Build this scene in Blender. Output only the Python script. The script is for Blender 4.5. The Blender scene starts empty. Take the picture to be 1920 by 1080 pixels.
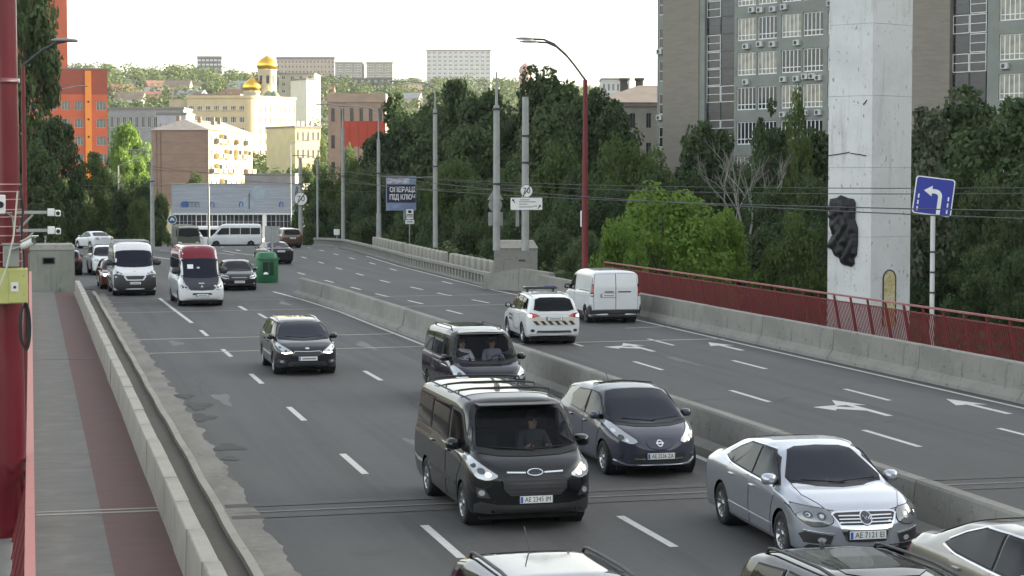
import bpy, bmesh, math, random
from mathutils import Vector, Matrix, geometry
from mathutils.bvhtree import BVHTree
import numpy as np
R=math.radians; PI=math.pi
scn=bpy.context.scene
# ---------------------------------------------------------------- camera
H=5.45; FPX=3700.0
PITCH=math.atan(200/FPX); YAW=math.atan(903/FPX*math.cos(PITCH))
cd=bpy.data.cameras.new('camera'); cam=bpy.data.objects.new('camera',cd); scn.collection.objects.link(cam)
cam.location=(0,0,H); cam.rotation_euler=(PI/2-PITCH,0,-YAW)
cd.sensor_width=36; cd.lens=36*FPX/1920; cd.clip_start=.5; cd.clip_end=6000
scn.camera=cam
# ---------------------------------------------------------------- sky, sun, exposure
SUN_AZ=R(84); SUN_EL=R(15)          # clockwise from +Y, above the horizon
w=bpy.data.worlds.new('World'); scn.world=w; w.use_nodes=True
nt=w.node_tree; bg=nt.nodes['Background']
sky=nt.nodes.new('ShaderNodeTexSky'); sky.sky_type='NISHITA'; sky.sun_disc=False
sky.sun_elevation=SUN_EL; sky.sun_rotation=SUN_AZ; sky.altitude=100; sky.air_density=1.0; sky.dust_density=2.5; sky.ozone_density=1.0
hs=nt.nodes.new('ShaderNodeHueSaturation'); hs.inputs['Saturation'].default_value=.42      # pale hazy evening sky
wm=nt.nodes.new('ShaderNodeMix'); wm.data_type='RGBA'; wm.blend_type='MULTIPLY'; wm.inputs['Factor'].default_value=1; wm.inputs['B'].default_value=(1.02,1.0,.945,1)
nt.links.new(sky.outputs[0],hs.inputs['Color']); nt.links.new(hs.outputs[0],wm.inputs['A']); nt.links.new(wm.outputs['Result'],bg.inputs[0]); bg.inputs[1].default_value=.13
sl=bpy.data.lights.new('sun','SUN'); sl.energy=4.2; sl.angle=R(.6); sl.color=(1,.87,.66)
so=bpy.data.objects.new('sun',sl); scn.collection.objects.link(so)
sd=Vector((math.sin(SUN_AZ)*math.cos(SUN_EL),math.cos(SUN_AZ)*math.cos(SUN_EL),math.sin(SUN_EL)))
so.rotation_euler=sd.to_track_quat('Z','Y').to_euler(); so.location=(60,0,80)
scn.view_settings.view_transform='Standard'; scn.view_settings.look='None'; scn.view_settings.gamma=1
scn.view_settings.exposure=2.2; scn.view_settings.use_curve_mapping=False
# ---------------------------------------------------------------- measuring helpers
_f=Vector((math.sin(YAW)*math.cos(PITCH),math.cos(YAW)*math.cos(PITCH),-math.sin(PITCH)))
_r=Vector((math.cos(YAW),-math.sin(YAW),0)); _u=_r.cross(_f)
def ray(x,y): return _f*FPX+_r*(x-960)+_u*(540-y)
def G(x,y,z=0):                       # the point of a level plane that the photograph shows at (x,y)
    d=ray(x,y); return Vector((0,0,H))+d*((z-H)/d.z)
def D(x,y,dep):                       # the point at a distance
    return Vector((0,0,H))+ray(x,y)*(dep/FPX)
def zat(y,dep): return D(960,y,dep).z
rnd=random.Random(7)
def ordw(n):
    o=['','first','second','third','fourth','fifth','sixth','seventh','eighth','ninth','tenth','eleventh','twelfth','thirteenth','fourteenth','fifteenth','sixteenth','seventeenth','eighteenth','nineteenth']
    t=['','','twentieth','thirtieth']; p=['','','twenty','thirty']
    return o[n] if n<20 else (t[n//10] if n%10==0 else p[n//10]+'-'+o[n%10])
def zr(y): t=min(1,max(0,(y-150)/150)); return -4.2*t*t*(3-2*t)       # the road falls away beyond the bridge
def GR(x,y):
    z=0
    for _ in range(30): p=G(x,y,z); z=.5*z+.5*zr(p.y)
    return G(x,y,z)
# ---------------------------------------------------------------- mesh helpers
class MB:
    def __init__(s): s.v=[]; s.f=[]; s.sm=[]; s.mi=[]
    def add(s,vs,fs,sm=False,mi=0):
        o=len(s.v); s.v+=[tuple(v) for v in vs]
        for f in fs: s.f.append(tuple(i+o for i in f)); s.sm.append(sm); s.mi.append(mi)
        return s
    def box(s,x0,x1,y0,y1,z0,z1,mi=0):
        return s.add([(x0,y0,z0),(x1,y0,z0),(x1,y1,z0),(x0,y1,z0),(x0,y0,z1),(x1,y0,z1),(x1,y1,z1),(x0,y1,z1)],
            [(0,3,2,1),(4,5,6,7),(0,1,5,4),(1,2,6,5),(2,3,7,6),(3,0,4,7)],False,mi)
    def rbox(s,x0,x1,y0,y1,z0,z1,b=.02,mi=0):   # box with chamfered edges
        x=(x0,x0+b,x1-b,x1); y=(y0,y0+b,y1-b,y1); z=(z0,z0+b,z1-b,z1)
        vs=[]; idx={}
        def V(p):
            if p not in idx: idx[p]=len(vs); vs.append(p)
            return idx[p]
        fs=[]
        xi=(x[1],x[2]); yi=(y[1],y[2]); zi=(z[1],z[2])
        def q(*ps): fs.append(tuple(V(p) for p in ps))
        X=lambda i:(x[0],x[3])[i]; Y=lambda i:(y[0],y[3])[i]; Z=lambda i:(z[0],z[3])[i]
        for i in (0,1):
            q((X(i),yi[0],zi[0]),(X(i),yi[1],zi[0]),(X(i),yi[1],zi[1]),(X(i),yi[0],zi[1]))
            q((xi[0],Y(i),zi[0]),(xi[1],Y(i),zi[0]),(xi[1],Y(i),zi[1]),(xi[0],Y(i),zi[1]))
            q((xi[0],yi[0],Z(i)),(xi[1],yi[0],Z(i)),(xi[1],yi[1],Z(i)),(xi[0],yi[1],Z(i)))
            for j in (0,1):
                q((X(i),yi[j],zi[0]),(X(i),yi[j],zi[1]),(xi[i],Y(j),zi[1]),(xi[i],Y(j),zi[0]))
                q((X(i),yi[0],zi[j]),(X(i),yi[1],zi[j]),(xi[i],yi[1],Z(j)),(xi[i],yi[0],Z(j)))
                q((xi[0],Y(i),zi[j]),(xi[1],Y(i),zi[j]),(xi[1],yi[i],Z(j)),(xi[0],yi[i],Z(j)))
                for k in (0,1): q((X(i),yi[j],zi[k]),(xi[i],Y(j),zi[k]),(xi[i],yi[j],Z(k)))
        return s.add(vs,fs,False,mi)
    def tube(s,p,q,r0,r1=None,n=10,cap=True,mi=0):
        r1=r0 if r1 is None else r1; p=Vector(p); q=Vector(q); d=(q-p)
        if d.length<1e-6: return s
        z=d.normalized(); x=z.orthogonal().normalized(); y=z.cross(x)
        vs=[p+(x*math.cos(2*PI*i/n)+y*math.sin(2*PI*i/n))*r0 for i in range(n)]+[q+(x*math.cos(2*PI*i/n)+y*math.sin(2*PI*i/n))*r1 for i in range(n)]
        s.add(vs,[(i,(i+1)%n,n+(i+1)%n,n+i) for i in range(n)],n>5,mi)
        if cap: s.add(vs,[tuple(range(n-1,-1,-1)),tuple(range(n,2*n))],False,mi)
        return s
    def path(s,pts,r,n=8,mi=0,r1=None):
        pts=[Vector(p) for p in pts]; N=len(pts); vs=[]; up=None
        for i,p in enumerate(pts):
            t=(pts[min(i+1,N-1)]-pts[max(i-1,0)]).normalized()
            if up is None: up=t.orthogonal().normalized()
            up=(up-t*up.dot(t)).normalized(); sd_=t.cross(up)
            rr=r if r1 is None else r+(r1-r)*i/(N-1)
            vs+=[p+(up*math.cos(2*PI*k/n)+sd_*math.sin(2*PI*k/n))*rr for k in range(n)]
        fs=[(i*n+k,i*n+(k+1)%n,(i+1)*n+(k+1)%n,(i+1)*n+k) for i in range(N-1) for k in range(n)]
        s.add(vs,fs,n>4,mi); s.add(vs[:n],[tuple(range(n-1,-1,-1))],False,mi); s.add(vs[-n:],[tuple(range(n))],False,mi)
        return s
    def lathe(s,prof,n=16,c=(0,0,0),ax='z',mi=0,sm=True):
        vs=[]
        for r,h in prof:
            for i in range(n):
                a=2*PI*i/n; u,v=r*math.cos(a),r*math.sin(a)
                p={'z':(u,v,h),'y':(u,h,v),'x':(h,u,v)}[ax]; vs.append((p[0]+c[0],p[1]+c[1],p[2]+c[2]))
        m=len(prof)
        return s.add(vs,[(j*n+i,j*n+(i+1)%n,(j+1)*n+(i+1)%n,(j+1)*n+i) for j in range(m-1) for i in range(n)],sm,mi)
    def prism(s,pts,z0,z1,mi=0):      # pts (x,y) outline extruded in z
        n=len(pts); vs=[(p[0],p[1],z0) for p in pts]+[(p[0],p[1],z1) for p in pts]
        return s.add(vs,[tuple(range(n-1,-1,-1)),tuple(range(n,2*n))]+[(i,(i+1)%n,n+(i+1)%n,n+i) for i in range(n)],False,mi)
    def sweep(s,sec,path,mi=0,closed=True,sm=False):  # section (offset to the right, z) along a level path
        n=len(sec); vs=[]
        P=[Vector((p[0],p[1],p[2] if len(p)>2 else 0)) for p in path]
        for i,p in enumerate(P):
            t=P[min(i+1,len(P)-1)]-P[max(i-1,0)]; t.z=0; t.normalize(); rt=Vector((t.y,-t.x,0))
            vs+=[p+rt*o+Vector((0,0,z)) for o,z in sec]
        m=n if closed else n-1
        s.add(vs,[(i*n+k,(i+1)*n+k,(i+1)*n+(k+1)%n,i*n+(k+1)%n) for i in range(len(P)-1) for k in range(m)],sm,mi)
        if closed: s.add(vs[:n],[tuple(range(n))],False,mi); s.add(vs[-n:],[tuple(range(n-1,-1,-1))],False,mi)
        return s
    def mesh(s,name):
        me=bpy.data.meshes.new(name); me.from_pydata(s.v,[],s.f)
        me.polygons.foreach_set('use_smooth',s.sm); me.polygons.foreach_set('material_index',s.mi)
        bm=bmesh.new(); bm.from_mesh(me); bmesh.ops.recalc_face_normals(bm,faces=bm.faces); bm.to_mesh(me); bm.free()
        return me
    def build(s,name,mat,parent=None,loc=None,rot=None):
        return ob(name,s.mesh(name),mat,parent,loc,rot)
def ob(name,me,mat,parent=None,loc=None,rot=None):
    o=bpy.data.objects.new(name,me); scn.collection.objects.link(o)
    if mat is not None and me is not None and not me.materials:
        for m in (mat if isinstance(mat,(list,tuple)) else [mat]): me.materials.append(m)
    if parent: o.parent=parent
    if loc is not None: o.location=loc
    if rot is not None: o.rotation_euler=rot if isinstance(rot,(tuple,list)) else (0,0,rot)
    return o
def tag(o,label,cat,group=None,kind=None):
    if label: o['label']=label
    if cat: o['category']=cat
    if group: o['group']=group
    if kind: o['kind']=kind
    return o
def struct(o,label=None,cat=None): o['kind']='structure'; return tag(o,label,cat)
def thing(name,label,cat,loc=(0,0,0),rot=0,group=None):
    o=bpy.data.objects.new(name,None); scn.collection.objects.link(o); o.location=loc; o.rotation_euler=(0,0,rot); o.empty_display_size=.3
    return tag(o,label,cat,group)
def copy_tree(o,parent=None):
    c=o.copy(); scn.collection.objects.link(c); c.parent=parent
    for ch in list(o.children): copy_tree(ch,c)
    return c
# ---------------------------------------------------------------- materials
MATS={}
red_rail_top=None
def mat(name,col,rough=.7,metal=0,var=.12,scale=2.0,bump=0,coat=0,spec=.5,tint=None,stretch=None,bscale=None,emit=None,det=4):
    if name in MATS: return MATS[name]
    m=bpy.data.materials.new(name); m.use_nodes=True; n=m.node_tree.nodes; l=m.node_tree.links; b=n['Principled BSDF']
    b.inputs['Base Color'].default_value=(*col,1); b.inputs['Roughness'].default_value=rough; b.inputs['Metallic'].default_value=metal
    b.inputs['Specular IOR Level'].default_value=spec
    if coat: b.inputs['Coat Weight'].default_value=coat; b.inputs['Coat Roughness'].default_value=.04
    tc=n.new('ShaderNodeTexCoord'); src=tc.outputs['Object']
    if stretch:
        mp=n.new('ShaderNodeMapping'); mp.inputs['Scale'].default_value=stretch; l.new(src,mp.inputs[0]); src=mp.outputs[0]
    if var:
        nz=n.new('ShaderNodeTexNoise'); nz.inputs['Scale'].default_value=scale; nz.inputs['Detail'].default_value=det; l.new(src,nz.inputs['Vector'])
        rp=n.new('ShaderNodeValToRGB'); rp.color_ramp.elements[0].position=.3; rp.color_ramp.elements[1].position=.7
        c0=[max(0,c*(1-var)) for c in col]; c1=[min(1,c*(1+var)) for c in col]
        if tint: c0=list(tint)
        rp.color_ramp.elements[0].color=(*c0,1); rp.color_ramp.elements[1].color=(*c1,1)
        l.new(nz.outputs['Fac'],rp.inputs[0]); l.new(rp.outputs[0],b.inputs['Base Color'])
    if bump:
        nb=n.new('ShaderNodeTexNoise'); nb.inputs['Scale'].default_value=bscale or scale*6; nb.inputs['Detail'].default_value=5; l.new(src,nb.inputs['Vector'])
        bp=n.new('ShaderNodeBump'); bp.inputs['Strength'].default_value=bump; bp.inputs['Distance'].default_value=.02
        l.new(nb.outputs['Fac'],bp.inputs['Height']); l.new(bp.outputs[0],b.inputs['Normal'])
    if emit: b.inputs['Emission Color'].default_value=(*emit[0],1); b.inputs['Emission Strength'].default_value=emit[1]
    MATS[name]=m; return m
def layered(name,base,layers,rough=.8,bump=.3,bscale=60):
    """base colour, then noise layers (scale xyz, lo, hi, colour, amount) mixed over it"""
    m=bpy.data.materials.new(name); m.use_nodes=True; n=m.node_tree.nodes; l=m.node_tree.links; b=n['Principled BSDF']
    b.inputs['Roughness'].default_value=rough; tc=n.new('ShaderNodeTexCoord'); cur=None
    for sc,lo,hi,col,amt in layers:
        mp=n.new('ShaderNodeMapping'); mp.inputs['Scale'].default_value=sc; l.new(tc.outputs['Object'],mp.inputs[0])
        nz=n.new('ShaderNodeTexNoise'); nz.inputs['Scale'].default_value=1; nz.inputs['Detail'].default_value=6; nz.inputs['Roughness'].default_value=.6; l.new(mp.outputs[0],nz.inputs['Vector'])
        mr=n.new('ShaderNodeMapRange'); mr.inputs['From Min'].default_value=lo; mr.inputs['From Max'].default_value=hi; mr.inputs['To Max'].default_value=amt; l.new(nz.outputs['Fac'],mr.inputs['Value'])
        mx=n.new('ShaderNodeMix'); mx.data_type='RGBA'; l.new(mr.outputs[0],mx.inputs['Factor'])
        if cur is None: mx.inputs['A'].default_value=(*base,1)
        else: l.new(cur,mx.inputs['A'])
        mx.inputs['B'].default_value=(*col,1); cur=mx.outputs['Result']
    l.new(cur,b.inputs['Base Color'])
    nb=n.new('ShaderNodeTexNoise'); nb.inputs['Scale'].default_value=bscale; nb.inputs['Detail'].default_value=4; l.new(tc.outputs['Object'],nb.inputs['Vector'])
    bp=n.new('ShaderNodeBump'); bp.inputs['Strength'].default_value=bump; bp.inputs['Distance'].default_value=.01; l.new(nb.outputs['Fac'],bp.inputs['Height']); l.new(bp.outputs[0],b.inputs['Normal'])
    MATS[name]=m; return m
asphalt=layered('asphalt',(.058,.057,.055),[((1.6,.05,1),.42,.66,(.043,.042,.041),.8),((.25,.12,1),.5,.7,(.078,.076,.072),.7),((6,6,1),.45,.7,(.068,.067,.065),.6),((.9,.02,1),.52,.66,(.034,.033,.032),.75),((14,14,1),.66,.7,(.09,.088,.084),.6),((.5,.5,1),.62,.68,(.036,.035,.034),.6)],.78,.25,70)
asphalt_old=layered('asphalt_old',(.08,.077,.072),[((.5,.12,1),.42,.66,(.055,.053,.05),.8),((3,3,1),.5,.7,(.1,.097,.09),.6)],.85,.3,50)
patchm=layered('asphalt_patch',(.04,.04,.039),[((3,3,1),.45,.7,(.055,.054,.052),.8)],.85,.4,60)
concrete=layered('concrete',(.225,.22,.195),[((.6,.6,.9),.45,.62,(.17,.167,.147),.8),((7,7,1.2),.56,.68,(.11,.107,.095),.65),((30,30,30),.5,.7,(.26,.255,.23),.5),((3,3,9),.62,.68,(.085,.08,.07),.6)],.9,.35,40)
concrete_pale=layered('concrete_pale',(.32,.305,.265),[((.8,.8,.8),.45,.65,(.24,.23,.2),.8),((14,3,3),.58,.7,(.16,.152,.132),.65),((40,40,40),.5,.7,(.37,.355,.31),.4)],.9,.3,40)
concrete_dirty=layered('concrete_dirty',(.2,.19,.165),[((.9,.35,1),.42,.62,(.13,.125,.108),.8),((6,6,6),.5,.7,(.25,.24,.21),.6),((2,14,2),.6,.7,(.1,.097,.085),.6)],.92,.4,40)
gutter_m=layered('gutter_dirt',(.085,.078,.066),[((1,.3,1),.42,.66,(.06,.055,.047),.8),((9,9,9),.5,.7,(.11,.1,.085),.6)],.95,.4,50)
paving_grey=layered('walk_grey',(.15,.145,.13),[((.6,4,1),.42,.66,(.11,.106,.095),.6),((1.5,1.5,1),.5,.66,(.19,.183,.165),.6),((9,16,1),.6,.72,(.21,.205,.185),.4)],.9,.4,50)
paving_red=layered('walk_red',(.125,.066,.058),[((.8,3,1),.42,.66,(.095,.054,.048),.6),((1.5,1.5,1),.5,.66,(.125,.07,.07),.5),((8,25,1),.62,.72,(.15,.1,.095),.5)],.85,.3,50)
paint_w=layered('road_paint',(.5,.49,.465),[((5,5,1),.5,.66,(.4,.39,.37),.8),((24,24,1),.58,.66,(.12,.12,.115),.7)],.7,.2,60)
red_rail=layered('red_painted_steel',(.15,.013,.016),[((1,1,1),.45,.65,(.11,.01,.012),.7),((12,12,4),.6,.7,(.1,.02,.02),.5)],.55,.1,30)
red_top=layered('faded_red_rail',(.4,.16,.135),[((1.5,1.5,1),.45,.65,(.42,.14,.12),.8),((9,9,9),.6,.7,(.3,.06,.05),.6)],.6,.15,30)
red_mast=mat('red_mast',(.13,.008,.016),.35,0,.15,1.2,coat=.4)
galv=mat('galvanised',(.36,.37,.36),.45,.5,.12,3)
pole_grey=mat('pole_grey',(.3,.31,.3),.6,.1,.15,1.5)
dark_steel=mat('dark_steel',(.05,.05,.055),.5,.4,.1,3)
black=mat('black_rubber',(.015,.015,.016),.6,0,.1,3)
# ================================================================ the ground and the roads
def sst(a,b,x): t=np.clip((x-a)/(b-a),0,1); return t*t*(3-2*t)
def terr(x,y):
    left=-6+5.85*sst(94,120,y)
    right=-5+4.85*sst(205,262,y)
    k=sst(27,36,x)
    left=left-4.2*sst(150,300,y)*(1-sst(335,430,y)); right=-5+4.85*sst(330,430,y)
    z=left*(1-k)+right*k
    hill=54*sst(430,1120,y)*(1+.10*np.sin(x*.011+.6)+.05*np.sin(x*.031))
    return z+hill
def terrain():
    xs=np.concatenate([np.arange(-900,-60,40.),np.arange(-60,110,2.5),np.arange(110,1200,40.)])
    ys=np.concatenate([np.arange(-150,80,15.),np.arange(80,270,3.),np.arange(270,1400,25.),np.arange(1400,4000,300.)])
    X,Y=np.meshgrid(xs,ys); Z=terr(X,Y); n=len(xs)
    v=np.stack([X.ravel(),Y.ravel(),Z.ravel()],1).tolist()
    f=[(j*n+i,j*n+i+1,(j+1)*n+i+1,(j+1)*n+i) for j in range(len(ys)-1) for i in range(n-1)]
    me=bpy.data.meshes.new('ground'); me.from_pydata(v,[],f); me.polygons.foreach_set('use_smooth',[True]*len(f))
    return me
soil=layered('soil_and_grass',(.035,.05,.02),[((.2,.2,.2),.42,.62,(.055,.06,.03),.8),((2,2,2),.5,.7,(.07,.06,.04),.6)],.95,.5,8)
struct(ob('ground',terrain(),soil),'dark grassy ground under the bridge rising to the hill','ground')
deck_m=layered('deck_concrete',(.2,.2,.18),[((.3,.3,.3),.45,.65,(.14,.14,.13),.8)],.9,.3,20)
struct(MB().box(-.75,27.6,-14,102,-1.3,-.03).build('bridge_deck',deck_m),'concrete deck of the road bridge','bridge deck')
for i,y in enumerate((12,48,84)):
    struct(MB().box(0,26.5,y,y+2.2,-6.4,-1.31).build('bridge_pier',deck_m),'broad concrete pier under the bridge deck','bridge pier')
rp=[(3.56,-12),(23.72,-12),(23.72,88),(22.95,96.7),(23.25,113),(23.4,125),(24.15,141.4),(24.6,150),(-70,150),(-70,112),(-3,103),(3.0,101.5),(3.2,97)]
ys_=[150+5*i for i in range(1,33)]; nrp=len(rp); vv=[(x,y,0) for x,y in rp]; ff=[tuple(range(nrp))]
rb_=lambda y: np.interp(y,[150,163,175,183,200,310],[24.6,25.1,25.4,26,30,52])
prev=(7,8)
for y in ys_:
    o=len(vv); vv+=[(float(rb_(y)),y,zr(y)),(-70,y,zr(y))]; ff.append((prev[0],o,o+1,prev[1])); prev=(o,o+1)
me=bpy.data.meshes.new('road'); me.from_pydata(vv,[],ff)
road=struct(ob('road',me,asphalt),'dark grey asphalt road crossing the bridge to the junction','road')
# edge strips of the bridge: footway, gutter, kerb, concrete shoulder
walk=struct(MB().box(-.06,1.06,8,99.2,-.029,.02).build('footway',paving_grey),'narrow footway with a grey and a dull red strip','footway')
MB().box(1.0601,2.0,8,99.2,-.029,.018).build('red_strip',paving_red,walk)
MB().box(.02,2.0,32.7,32.82,.01,.032).build('joint_strip',concrete_pale,walk); MB().box(.02,2.0,33.0,33.1,.01,.032).build('joint_strip',concrete_pale,walk)
MB().box(.02,2.0,61.5,61.6,.01,.03).build('joint_strip',concrete_dirty,walk)
struct(MB().box(2.24,2.88,4,100,-.029,.004).build('gutter',gutter_m),'brown dirt filled gutter beside the parapet','gutter')
def wob(i,a=.03): return a*math.sin(i*1.7)+a*.6*math.sin(i*.53+1)
kp=[(2.95+wob(i,.012),4+i*1.5,0) for i in range(64)]
struct(MB().sweep([(-.08,-.02),(-.07,.09),(.06,.1),(.08,-.02)],kp).build('kerb',concrete_pale),'pale low kerb line between gutter and concrete shoulder','kerb')
# ragged concrete shoulder lies over the asphalt edge
r2=random.Random(3); pts=[]
for i in range(0,340):
    y=6+i*.27; j=.05*math.sin(i*.6)+r2.uniform(-.035,.035)
    if 42<y<58: j+=.09*max(0,math.sin(i*1.1))
    if y>78: j-=.1
    pts.append((3.55+j,y))
sh=[(3.02,pts[-1][1])]+[(3.02,pts[0][1])]+pts
me=bpy.data.meshes.new('shoulder'); me.from_pydata([(x,y,.004) for x,y in sh],[],[tuple(range(len(sh)))])
shoulder=struct(ob('shoulder',me,concrete_dirty),'worn concrete shoulder with ragged asphalt edge','shoulder')
def blob_sheet(name,cx,cy,rx,ry,z,m,parent,seed):
    rr=random.Random(seed); n=22; p=[]
    for k in range(n):
        a=2*PI*k/n; q=1+.28*math.sin(3*a+seed)+rr.uniform(-.15,.15); p.append((cx+rx*q*math.cos(a),cy+ry*q*math.sin(a),z))
    me=bpy.data.meshes.new(name); me.from_pydata(p,[],[tuple(range(n))]); return ob(name,me,m,parent)
for k,(x,y,rx,ry) in enumerate([(3.75,50.5,.22,.5),(3.9,48.2,.3,.8),(3.8,45.8,.26,.7),(3.9,40.5,.3,.55),(3.75,38.8,.18,.3)]):
    blob_sheet('asphalt_patch',x,y,rx,ry,.0075,patchm,road,k)
rc_=random.Random(19)
stain=layered('oil_stain',(.036,.035,.034),[((2,.5,1),.45,.65,(.05,.049,.047),.9)],.55,.2,70)
for k in range(16):
    lx=rc_.choice((4.6,7.5,11.0,15.6,19.2,22.0)); blob_sheet('oil_stain',lx+rc_.uniform(-.25,.25),rc_.uniform(24,90),rc_.uniform(.1,.22),rc_.uniform(.5,1.6),.0035,stain,road,40+k)
for k in range(14):
    x=rc_.uniform(4,22.5); y=rc_.uniform(24,85)
    if 12.2<x<14.2: continue
    dx,dy=rc_.choice(((.5,.06),(.05,.8),(.3,.3))); pts_=[]
    for j in range(14): pts_.append((x,y)); x+=dx*rc_.uniform(-.1,1)*.6+rc_.uniform(-.08,.08); y+=dy*rc_.uniform(.2,1)*.6+rc_.uniform(-.08,.08)
    vs_=[]
    for (a,b) in pts_: vs_+=[(a-.014*(dy>dx)-.0,b-.02*(dx>=dy),.0032),(a+.014*(dy>dx),b+.02*(dx>=dy),.0032)]
    MB().add(vs_,[(2*j,2*j+1,2*j+3,2*j+2) for j in range(13)]).build('road_crack',patchm,road)
# ---- painted markings, each a child of the road
def sheet(name,pts,m=paint_w,z=.004,parent=road):
    me=bpy.data.meshes.new(name); me.from_pydata([(p[0],p[1],z) for p in pts],[],[tuple(range(len(pts)))]); return ob(name,me,m,parent)
def dash(x,y,L=2.8,wd=.14,ang=0):
    c,s=math.cos(ang),math.sin(ang); p=[(-wd/2,-L/2),(wd/2,-L/2),(wd/2,L/2),(-wd/2,L/2)]
    me=bpy.data.meshes.new('lane_dash'); q_=[(x+a*c+b*s,y-a*s+b*c) for a,b in p]; me.from_pydata([(u,v_,.004+(zr(v_)+.006 if v_>150 else 0)) for u,v_ in q_],[],[(0,1,2,3)]); ob('lane_dash',me,paint_w,road)
def stripe(name,path,wd=.14,z=.004,m=paint_w):
    mb=MB(); vs=[]; P=[Vector((p[0],p[1],z+.004+zr(p[1]))) if p[1]>150 else Vector((p[0],p[1],z)) for p in path]
    for i,p in enumerate(P):
        t=(P[min(i+1,len(P)-1)]-P[max(i-1,0)]).normalized(); rt=Vector((t.y,-t.x,0))*wd/2; vs+=[p-rt,p+rt]
    mb.add(vs,[(2*i,2*i+1,2*i+3,2*i+2) for i in range(len(P)-1)]); return mb.build(name,m,road)
for k in range(-2,6): dash(6.0,29.1+8.46*k)
stripe('lane_line',[(5.98,76.6),(5.85,86),(5.79,93.2)],.15)
for k in range(-1,7): dash(9.27-.012*max(0,k-4)**2*4,29.2+8.46*k)
for k in range(-2,4): dash(17.69,38.6+8.5*k); dash(20.72,38.2+8.5*k)
for row in ([(579.5,465),(603,470),(630,476.8),(660,484.6),(698,494),(737,505.5),(838.6,530)],[(570,483),(601.7,492.4),(635.5,503.6),(674.6,514.6),(721.5,527.6),(781,540.6),(833,552),(901,565)],[(565,513),(617,527.6),(667,540.6),(716,553.6),(779,566.7),(851.7,585)]):
    P=[GR(*p) for p in row]
    for i,p in enumerate(P):
        t=P[min(i+1,len(P)-1)]-P[max(i-1,0)]; dash(p.x,p.y,2.6,.15,math.atan2(t.x,t.y))
ml=[(12.78,-5),(12.78,30),(12.76,50),(12.68,64),(12.58,73.3),(12.5,82),(12.1,91),(11.6,97.5)]
stripe('edge_line',ml,.15)
stripe('edge_line',[(23.12,-5),(23.12,60),(23.1,75),(22.9,85),(22.5,96.5),(22.75,113),(22.95,125),(23.7,141.4),(24.6,163)],.14)
stripe('lane_line',[GR(*p) for p in ((132,461),(160,463.5),(190,467),(235,473),(283,481),(327,487),(352,492))],.22)
stripe('lane_line',[GR(*p) for p in ((132,479),(160,481),(200,486))],.18)
for a,b in (((300,470),(326,473)),((405,474),(440,478)),((418,489),(430,492)),((466,494),(478,496)),((448,574),(462,582))):
    stripe('lane_dash',[GR(*a),GR(*b)],.17)
stripe('island_line',[GR(*p) for p in ((415,463),(445,469),(480,479.5))],.25); stripe('island_line',[GR(*p) for p in ((418,470),(445,475),(478,478.5))],.2)
def arrow(x,y,left):
    z=.004
    if not left:
        sheet('road_arrow',[(x-.09,y),(x+.09,y),(x+.09,y+2.0),(x+.42,y+1.9),(x,y+3.3),(x-.42,y+1.9),(x-.09,y+2.0)])
    else:
        sheet('road_arrow',[(x-.09,y),(x+.09,y),(x+.09,y+2.3),(x+.4,y+2.2),(x,y+3.4),(x-.4,y+2.2),(x-.09,y+2.3),(x-.09,y+1.75),(x-.45,y+2.05),(x-.3,y+2.35),(x-1.05,y+2.1),(x-.8,y+1.3),(x-.62,y+1.6),(x-.09,y+1.1)])
for y in (42.3,60.2): arrow(19.35,y,True); arrow(22.25,y-.3,False)
jm=concrete_pale
for y,x0,x1,wd in ((63.3,3.6,12.6,.2),(68.9,3.6,12.6,.24),(83.2,3.4,12.3,.15),(90.4,3.4,12.1,.13),(92.0,13.4,22.6,.16),(84.4,13.5,22.9,.18),(64.0,13.9,23.3,.24),(70.0,21.4,23.3,.2)):
    sheet('expansion_joint',[(x0,y-wd/2),(x1,y-wd/2+.5),(x1,y+wd/2+.5),(x0,y+wd/2)],jm,.0075)
for y,wd,m in ((31.9,.32,asphalt_old),(32.35,.1,concrete_dirty),(33.05,.34,asphalt_old)):
    sheet('expansion_joint',[(3.1,y-wd/2),(12.6,y-wd/2+.3),(12.6,y+wd/2+.3),(3.1,y+wd/2)],m,.0085)
    sheet('expansion_joint',[(13.8,y-wd/2),(23.3,y-wd/2),(23.3,y+wd/2),(13.8,y+wd/2)],m,.0085)
# kerbed pavement beyond the junction
kl=[GR(*p) for p in ((-60,420),(0,428),(60,433),(120,437),(200,443),(262,446.5),(327,450))]
kv=[]; kf=[]
for i,p in enumerate(kl): kv+=[(p.x,p.y,p.z-.1),(p.x,p.y,p.z+.13),(p.x+3.2+.35*i,p.y+7,zr(p.y+7)+.14),(p.x+3.2+.35*i,p.y+7,p.z-.6)]
for i in range(len(kl)-1): o=4*i; kf+=[(o,o+4,o+5,o+1),(o+1,o+5,o+6,o+2),(o+2,o+6,o+7,o+3)]
struct(MB().add(kv,kf).build('pavement',asphalt_old),'dark pavement strip along the far kerb before the trees','pavement')
struct(MB().sweep([(-.12,-.02),(-.12,.15),(.1,.15),(.1,-.02)],[(p.x,p.y,p.z) for p in kl]).build('far_kerb',concrete_pale),'pale kerb edging the far pavement','kerb')
# right hand footway behind the barrier
struct(MB().box(24.25,27.5,-14,96,-.029,.16).build('bridge_pavement',concrete),'concrete footway behind the right hand barrier','pavement')
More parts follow.
